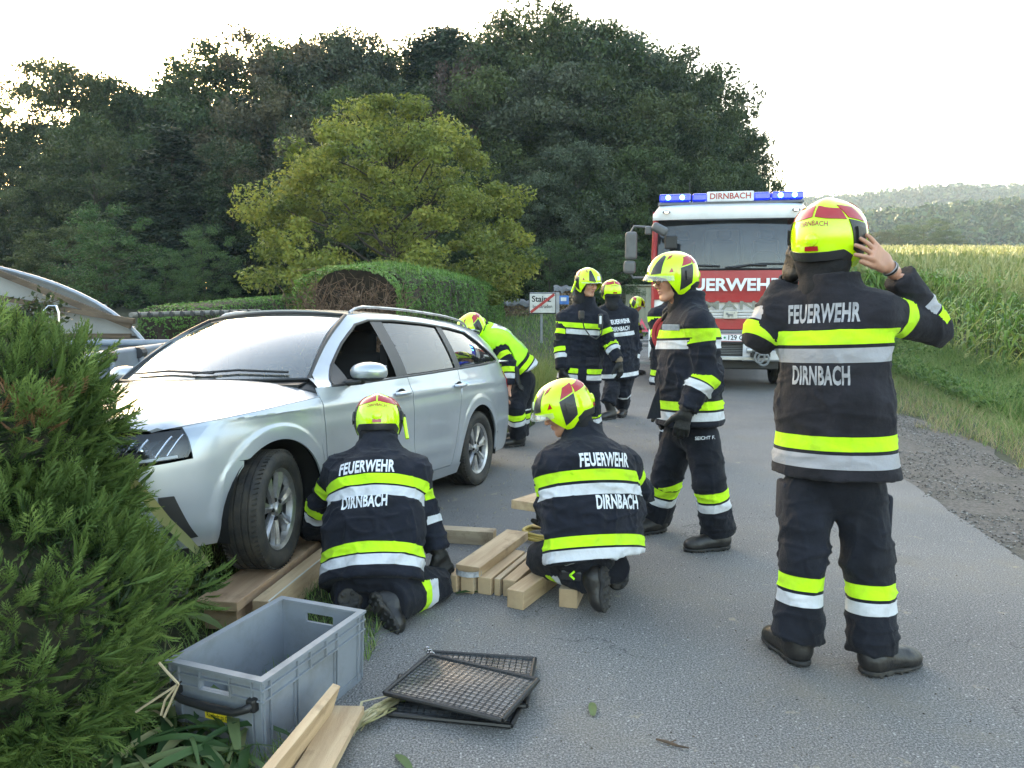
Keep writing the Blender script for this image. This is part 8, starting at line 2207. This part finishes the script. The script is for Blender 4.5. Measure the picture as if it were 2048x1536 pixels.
# ------------------------------------------------------------------ grey crate
m_crate = pm('crate_plastic', (.225, .245, .275), rough=.42, var=.03, spec=.4, dirt=((.13, .125, .11), 7, .48, .74, .5))
C0 = np.array([-.79, 2.31, 0]); cu = unit(np.array([.365, .931, 0])); cv = np.array([-cu[1], cu[0], 0]); CL, CWd, CH = .58, .375, .272
cr_ = thing('crate', 'open grey plastic crate with a black handle and a yellow label', 'crate', C0 + cu * CL / 2 + cv * CWd / 2)
def cp(u, v, z):     # u along the long side, v across; walls lean out slightly
    k = .965 + .035 * z / CH; uu = CL / 2 + (u - .5) * CL * k; vv = CWd / 2 + (v - .5) * CWd * k
    return C0 + cu * uu + cv * vv + np.array([0, 0, z])
def cslab(name, u0, u1, v0, v1, z0, z1, mat_=m_crate, par=cr_):
    V = [cp(u, v, z) for z in (z0, z1) for v in (v0, v1) for u in (u0, u1)]
    mb = MB(); mb.add(V, [(0, 2, 3, 1), (4, 5, 7, 6), (0, 1, 5, 4), (2, 6, 7, 3), (0, 4, 6, 2), (1, 3, 7, 5)]); return mb.build(name, mat_, par)
tu, tv = .012 / CL, .012 / CWd
cslab('floor', .02, .98, .03, .97, .012, .022)
cslab('side_wall', 0.0, 1.0, 0.0, tv, .012, CH - .005); cslab('side_wall', 0.0, 1.0, 1 - tv, 1.0, .012, CH - .005)
for u0, u1 in ((0.0, tu), (1 - tu, 1.0)):      # end walls with a grip hole
    cslab('end_wall', u0, u1, tv, 1 - tv, .012, .200); cslab('end_wall', u0, u1, tv, .33, .200, .236); cslab('end_wall', u0, u1, .67, 1 - tv, .200, .236); cslab('end_wall', u0, u1, tv, 1 - tv, .236, CH - .005)
ri = .012
for nm, a in (('rim', (-ri/CL, 1 + ri/CL, -ri/CWd, tv * 1.3)), ('rim', (-ri/CL, 1 + ri/CL, 1 - tv * 1.3, 1 + ri/CWd)), ('rim', (-ri/CL, tu * 1.3, tv * 1.3, 1 - tv * 1.3)), ('rim', (1 - tu * 1.3, 1 + ri/CL, tv * 1.3, 1 - tv * 1.3))):
    cslab(nm, *a, CH - .006, CH + .004)
for z0, z1 in ((.199, .204), (.237, .242)):
    cslab('rib', -.02, 1.02, -.028, -.0015, z0, z1); cslab('rib', -.0155, -.0012, .0, .33, z0, z1); cslab('rib', -.0155, -.0012, .67, 1.0, z0, z1)
for u in (.0, .055, .30, .42, .58, .70, .945, 1.0): cslab('rib', u - .004, u + .004, -.026, -.0015, .204 if u in (.42, .58) else .012, CH - .007)
for u in (.30, .70): cslab('rib', u - .03, u - .022, -.022, -.0015, .012, .199)
for v in (.0, .10, .335, .665, .90, 1.0): cslab('rib', -.0155, -.0012, v - .006, v + .006, .012 if v in (.0, .10, .90, 1.0) else .204, CH - .007)
cslab('base_ledge', -.008, 1.008, -.012, -.0015, .0, .03); cslab('base_ledge', -.008, -.001, -.012, 1.012, .0, .03); cslab('base_ledge', 1.0, 1.008, -.012, 1.012, .0, .03); cslab('base_ledge', -.008, 1.008, 1.0, 1.012, .0, .03)
# frame round the grip hole
cslab('grip_frame', -.018, -.001, .33, .67, .194, .1995); cslab('grip_frame', -.018, -.001, .33, .67, .2365, .242); cslab('grip_frame', -.018, -.001, .32, .335, .194, .242); cslab('grip_frame', -.018, -.001, .665, .68, .194, .242)
hp = [cp(-.005, .93, .188), cp(-.05, .92, .184), cp(-.062, .88, .178), cp(-.066, .80, .168), cp(-.068, .5, .164), cp(-.066, .22, .166), cp(-.062, .14, .178), cp(-.05, .10, .184), cp(-.005, .09, .188)]
mb = MB(); mb.tube(hp, [.014, .014, .0125, .013, .0145, .013, .0125, .014, .014], n=10); mb.build('handle', m_cbk, cr_, smooth=True)
for v in (.93, .09): mb = MB(); mb.box(cp(-.010, v, .188), (.035, .035, .045), bev=.008, rot=np.stack([cu, cv, (0, 0, 1)], 1)); mb.build('handle_mount', m_cbk, cr_)
m_yel = pm('label_yellow', (.70, .56, .02), rough=.5)
V = [cp(-.0022, v, z) for v, z in ((.64, .098), (.34, .098), (.34, .126), (.64, .126))]
V = [q - cu * .002 for q in V]; mb = MB(); mb.prism(V, cu * .0015); lb = mb.build('label', m_yel, cr_)
text_on('Rüstholz to Go', cp(-.0022, .49, .112) - cu * .0024, -cv, (0, 0, 1), .022, m_black, lb, bold=.01, off=.0008, width=.095)
# two boards lying in front of the crate
def board4(name, c, th, mat_, label):
    """four corner points of the upper face"""
    c = np.array(c); n = unit(np.cross(c[1] - c[0], c[3] - c[0])); n = n * np.sign(n[2] or 1); mid = c.mean(0); x = unit((c[1] + c[2] - c[0] - c[3])); y = np.cross(n, x); L = np.linalg.norm(c[1] - c[0]); W_ = np.linalg.norm(c[3] - c[0])
    mb = MB(); mb.box((0, 0, 0), (L, W_, th), bev=.002); o = mb.build(name, [mat_, m_wend])
    for p_ in o.data.polygons:
        if abs(p_.normal.x) > .9: p_.material_index = 1
    M = Matrix(((x[0], y[0], n[0], 0), (x[1], y[1], n[1], 0), (x[2], y[2], n[2], 0), (0, 0, 0, 1))); M.translation = Vector(mid - n * th / 2); o.matrix_world = M; return tag(o, label, 'board')
e0 = G(697, 1411, .06); dv_ = unit(G(612, 1560, .10) - e0); sdv = unit(np.cross(dv_, (0, 0, 1)))
board4('wooden_board', [e0 - sdv * .055, e0 - sdv * .055 + dv_ * .62, e0 + sdv * .055 + dv_ * .62, e0 + sdv * .055], .028, m_w1, 'pale board lying flat in front of the crate')
e1 = G(666, 1366, .165); dv1 = unit(G(520, 1540, .23) - e1); up1 = unit(np.array([.30, -.1, 1.0])); up1 = unit(up1 - dv1 * np.dot(up1, dv1))
board4('wooden_board', [e1 - up1 * .125, e1 - up1 * .125 + dv1 * .66, e1 + dv1 * .66, e1], .028, m_w1, 'board standing on its edge against the corner of the crate')

# ------------------------------------------------------------------ mesh panels
m_wire = pm('black_wire', (.012, .012, .013), rough=.4); m_sheet = pm('grille_sheet', (.035, .038, .042), rough=.22, spec=.6, var=.3, scale=9, col2=(.16, .165, .17), thr=(.35, .75))
def grate(corners, label, nx=18, ny=14, sag=.006):
    c = np.array(corners); o = thing('wire_mesh_panel', label, 'mesh panel', c.mean(0), group='mesh panels on the asphalt')
    for i in range(4): mb = MB(); mb.cyl(c[i], c[(i + 1) % 4], .0095, n=8); mb.build('frame_bar', m_wire, o, smooth=True)
    q = lambda u, v: c[0] * (1 - u) * (1 - v) + c[1] * u * (1 - v) + c[2] * u * v + c[3] * (1 - u) * v + np.array([0, 0, .012 * math.sin(PI * u) * math.sin(PI * v)])
    mb = MB()
    for k in range(1, nx): mb.tube([q(k / nx, v) + np.array([0, 0, .003]) for v in np.linspace(0, 1, 5)], .0015, n=4)
    for k in range(1, ny): mb.tube([q(u, k / ny) + np.array([0, 0, .003]) for u in np.linspace(0, 1, 5)], .0015, n=4)
    w_ = mb.build('wire_mesh', m_wire, o, fix=False); w_['kind'] = 'stuff'
    mb = MB(); mb.grid(np.array([[q(u, v) for u in np.linspace(0, 1, 9)] for v in np.linspace(0, 1, 9)])); mb.build('backing_sheet', m_sheet, o, smooth=True)
    return o
grate([G(862, 1304, .03), G(1070, 1318, .03), G(1052, 1412, .03), G(838, 1396, .03)], 'rearmost mesh panel, showing only behind the others', 18, 14)
grate([G(800, 1352, .012), G(1056, 1386, .012), G(1022, 1452, .012), G(778, 1428, .012)], 'lowest mesh panel, sticking out to the front on the asphalt', 18, 12)
grate([G(860, 1310, .075), G(1076, 1360, .072), G(1004, 1441, .06), G(769, 1386, .06)], 'top mesh panel, lying askew over the other two', 19, 15)
mb = MB()
for k in range(3): mb.tube([G(855 + 4 * k, 1300 + 6 * k, .04 + .01 * k) + np.array([.012 * math.cos(a), .004 * k, .012 * math.sin(a)]) for a in np.linspace(0, 2 * PI, 13)[:-1]], .0025, n=5, closed=True)
tag(mb.build('steel_ring', m_chrome, smooth=True), 'small linked steel rings at the corner of the mesh panels', 'ring')

# ------------------------------------------------------------------ litter
def strip(name, pts, w, mat_, up=(0, 0, 1), label=None, cat='leaf', par=None, fold=.3, rnd=.5):
    pts = np.array(pts, float); n = len(pts); T_ = np.gradient(pts, axis=0); T_ /= np.linalg.norm(T_, axis=1)[:, None]; s_ = np.cross(T_, up); s_ /= np.linalg.norm(s_, axis=1)[:, None] + 1e-9
    t = np.linspace(0, 1, n); ww = w * .5 * np.sin(PI * np.clip(t * .85 + .12, 0, 1)) ** .6; upn = np.cross(s_, T_)
    A = np.stack([pts - s_ * ww[:, None] + upn * (ww * fold)[:, None], pts, pts + s_ * ww[:, None] + upn * (ww * fold)[:, None]], 1)
    mb = MB(); mb.grid(A); o = mb.build(name, mat_, par, smooth=True, fix=False)
    at = o.data.attributes.new('rnd', 'FLOAT', 'POINT'); at.data.foreach_set('value', np.full(len(o.data.vertices), rnd, np.float32))
    if label: tag(o, label, cat)
    return o
m_cleaf = leaf_mat('cut_corn_leaf', [(.03, .07, .02), (.07, .13, .04), (.16, .20, .08), (.30, .27, .14)], transl=.3)
strip('corn_leaf', [P(x, y, Y) for x, y, Y in [(232, 935, 2.62), (250, 950, 2.62), (290, 990, 2.72), (330, 1040, 2.84), (370, 1078, 2.92), (398, 1105, 2.96), (420, 1132, 2.99)]], .038, m_cleaf, (0, -.8, .6), 'long pale green corn leaf hanging over the front bumper', 'leaf', rnd=.78)
pile = thing('corn_leaf_pile', 'heap of torn dark green corn leaves between the hedge and the crate', 'leaves', gxy(420, 1500))
rr_ = np.random.default_rng(5)
for k in range(240):
    c = G(rr_.uniform(180, 560), rr_.uniform(1380, 1570), 0); c[2] = rr_.uniform(.01, .10)
    if np.dot(c - C0, cv) < -.02 and c[0] > C0[0] - .0: continue
    if 0 < np.dot(c - C0, cu) < .6 and -.02 < np.dot(c - C0, cv) < .42: continue
    a = rr_.uniform(0, 2 * PI); L = rr_.uniform(.12, .42); d = np.array([math.cos(a), math.sin(a), 0]); be = rr_.normal() * .25; s_ = np.array([-d[1], d[0], 0])
    pts = [c + d * L * t + s_ * be * L * t * t + np.array([0, 0, .05 * math.sin(PI * t) - .05 * t]) for t in np.linspace(0, 1, 7)]; pts = [np.array([p_[0], p_[1], max(p_[2], .008)]) for p_ in pts]
    strip('leaf', pts, rr_.uniform(.010, .042), m_cleaf, (rr_.normal() * .3, rr_.normal() * .3, 1), par=pile, rnd=float(np.clip(rr_.normal(.34, .30), 0, 1)))
for a_, b_ in (((360, 1185), (470, 1200)), ((330, 1250), (450, 1262))):
    q0, q1 = G(*a_, .06), G(*b_, .03); strip('leaf', [q0 + (q1 - q0) * t + np.array([0, 0, .05 * math.sin(PI * t)]) for t in np.linspace(0, 1, 7)], .07, m_cleaf, par=pile, rnd=.6)
straw = thing('straw_bundle', 'bundle of pale dry corn husk beside the boards', 'straw', gxy(745, 1440))
for k in range(26):
    q0, q1 = G(790 + rr_.normal() * 6, 1402 + rr_.normal() * 6, .02), G(702 + rr_.normal() * 12, 1462 + rr_.normal() * 9, .01); m_ = (q0 + q1) / 2 + np.array([rr_.normal() * .02, rr_.normal() * .02, .02])
    strip('husk', [q0, (q0 + m_) / 2, m_, (q1 + m_) / 2, q1], .012, leaf_mat('dry_husk', [(.25, .24, .10), (.42, .36, .19), (.50, .44, .27)], transl=.2), par=straw, rnd=float(rr_.random()))
root = thing('dry_roots', 'pale bare corn roots sticking out of the hedge beside the crate', 'roots', gxy(330, 1400))
for pts in ([(357, 1368), (320, 1392), (285, 1415), (272, 1424)], [(350, 1375), (330, 1400), (322, 1430)], [(357, 1368), (342, 1402), (328, 1434)], [(357, 1368), (335, 1345), (318, 1325)]):
    mb = MB(); mb.tube([P(x, y, 2.15 + .0 * i) for i, (x, y) in enumerate(pts)], .004, n=5); mb.build('root', pm('pale_root', (.38, .31, .20), rough=.9), root, smooth=True)
for i, (x, y, L, a, nm, rn_) in enumerate([(1185, 1418, .045, 1.5, 'single small green leaf on the bare asphalt in the foreground', .6), (806, 1524, .05, 2.2, 'green leaf at the lower edge beside the flat board', .4), (935, 1186, .06, .2, 'dark green leaf in front of the left beam ends', .1), (700, 1235, .05, .6, 'small green leaf beside the upper corner of the crate', .3)]):
    c = G(x, y, .006); d = np.array([math.cos(a), math.sin(a), 0]); strip('fallen_leaf', [c + d * L * (t - .5) * 2 + np.array([0, 0, .006 * math.sin(PI * t)]) for t in np.linspace(0, 1, 6)], .03, m_cleaf, label=nm, rnd=rn_)
mb = MB(); mb.tube([G(x, y, .008) for x, y in [(1312, 1478), (1335, 1484), (1358, 1492), (1378, 1496)]], [.003, .005, .004, .002], n=6); mb.tube([G(1340, 1485, .01), G(1352, 1480, .014)], .002, n=5); tag(mb.build('twig', m_twig, smooth=True), 'brown twig lying on the asphalt at the lower right', 'twig')
# crumbs of earth and chopped leaf on the road
n = 2600; yy = 1.9 + rng.random(n) ** 1.4 * 9; xx = roadL(yy) + rng.random(n) ** 1.5 * 3.4
o = scatter_stones('road_crumbs', np.stack([xx, yy, np.full(n, .001)], 1), .0015, .006, leaf_mat('crumb', [(.03, .025, .02), (.10, .08, .055), (.22, .20, .17)], transl=0)); tag(o, 'crumbs of earth and grit scattered over the asphalt', 'grit', kind='stuff')
n = 900; yy = 3.9 + rng.random(n) * 5.5; xx = roadL(yy) + .2 + rng.random(n) ** 1.3 * 1.5 + np.clip(yy - 5.5, 0, 9) * .12
tag(blades('cut_grass', np.stack([xx, yy, np.full(n, .003)], 1), .02, .004, 2.4, m_grass2), 'cut grass and thuja bits strewn beside and behind the car', 'clippings', kind='stuff')

# cable and pad behind the car, warning triangle
tl = thing('rescue_tool', 'black handled tool with pale pad and thin red cable behind the car', 'tool', gxy(1062, 830))
mb = MB(); mb.tube([G(x, y, .05) for x, y in [(1052, 826), (1068, 829), (1095, 828)]], .022, n=8); mb.build('handle', m_hk, tl, smooth=True)
mb = MB(); mb.lathe([(0, .012), (.10, .010), (.12, 0)], G(1078, 832, .03), (0, -.4, 1), n=20); mb.build('pad', m_txt, tl, smooth=True)
mb = MB(); mb.tube([G(x, y, .015) for x, y in [(1040, 842), (1055, 838), (1066, 834), (1075, 834)]], .008, n=5); mb.build('cable', m_redc, tl, smooth=True)
wt = thing('warning_triangle', 'pink red warning triangle standing on the road left of the truck', 'warning triangle', G(1286, 668, 0) * np.array([1, 1, 0]) )
c = wt.location; Yt = c[1]; a, b, t_ = P(1274, 664, Yt), P(1297, 664, Yt), P(1283, 637, Yt); cc = (a + b + t_) / 3
mb = MB(); inn = [cc + (q - cc) * .50 for q in (a, b, t_)]
for i in range(3):
    p0, p1, p2, p3 = (a, b, t_)[i], (a, b, t_)[(i + 1) % 3], inn[(i + 1) % 3], inn[i]; mb.prism([p0, p1, p2, p3], (0, .03, 0))
mb.build('frame', pm('triangle_red', (.85, .10, .18), rough=.4, emis=(1, .25, .35), estr=.0), wt)
mb = MB(); mb.tube([(a[0], Yt - .15, .0), (a[0], Yt, a[2]), (b[0], Yt, b[2]), (b[0], Yt - .15, .0)], .012, n=5); mb.build('stand', m_galv, wt)

# ================================================================== AIR
mh = bpy.data.materials.new('haze_air'); mh.use_nodes = True; nt = mh.node_tree; nt.nodes.remove(nt.nodes['Principled BSDF'])
pv = nt.nodes.new('ShaderNodeVolumePrincipled'); pv.inputs['Density'].default_value = .00045; pv.inputs['Color'].default_value = (.70, .85, 1.0, 1); pv.inputs['Anisotropy'].default_value = .0
nt.links.new(pv.outputs[0], nt.nodes['Material Output'].inputs['Volume'])
mb = MB(); mb.box((0, 345, 73), (2320, 1600, 158)); o = mb.build('haze', mh); tag(o, 'thin evening haze filling the air', 'haze', kind='stuff')
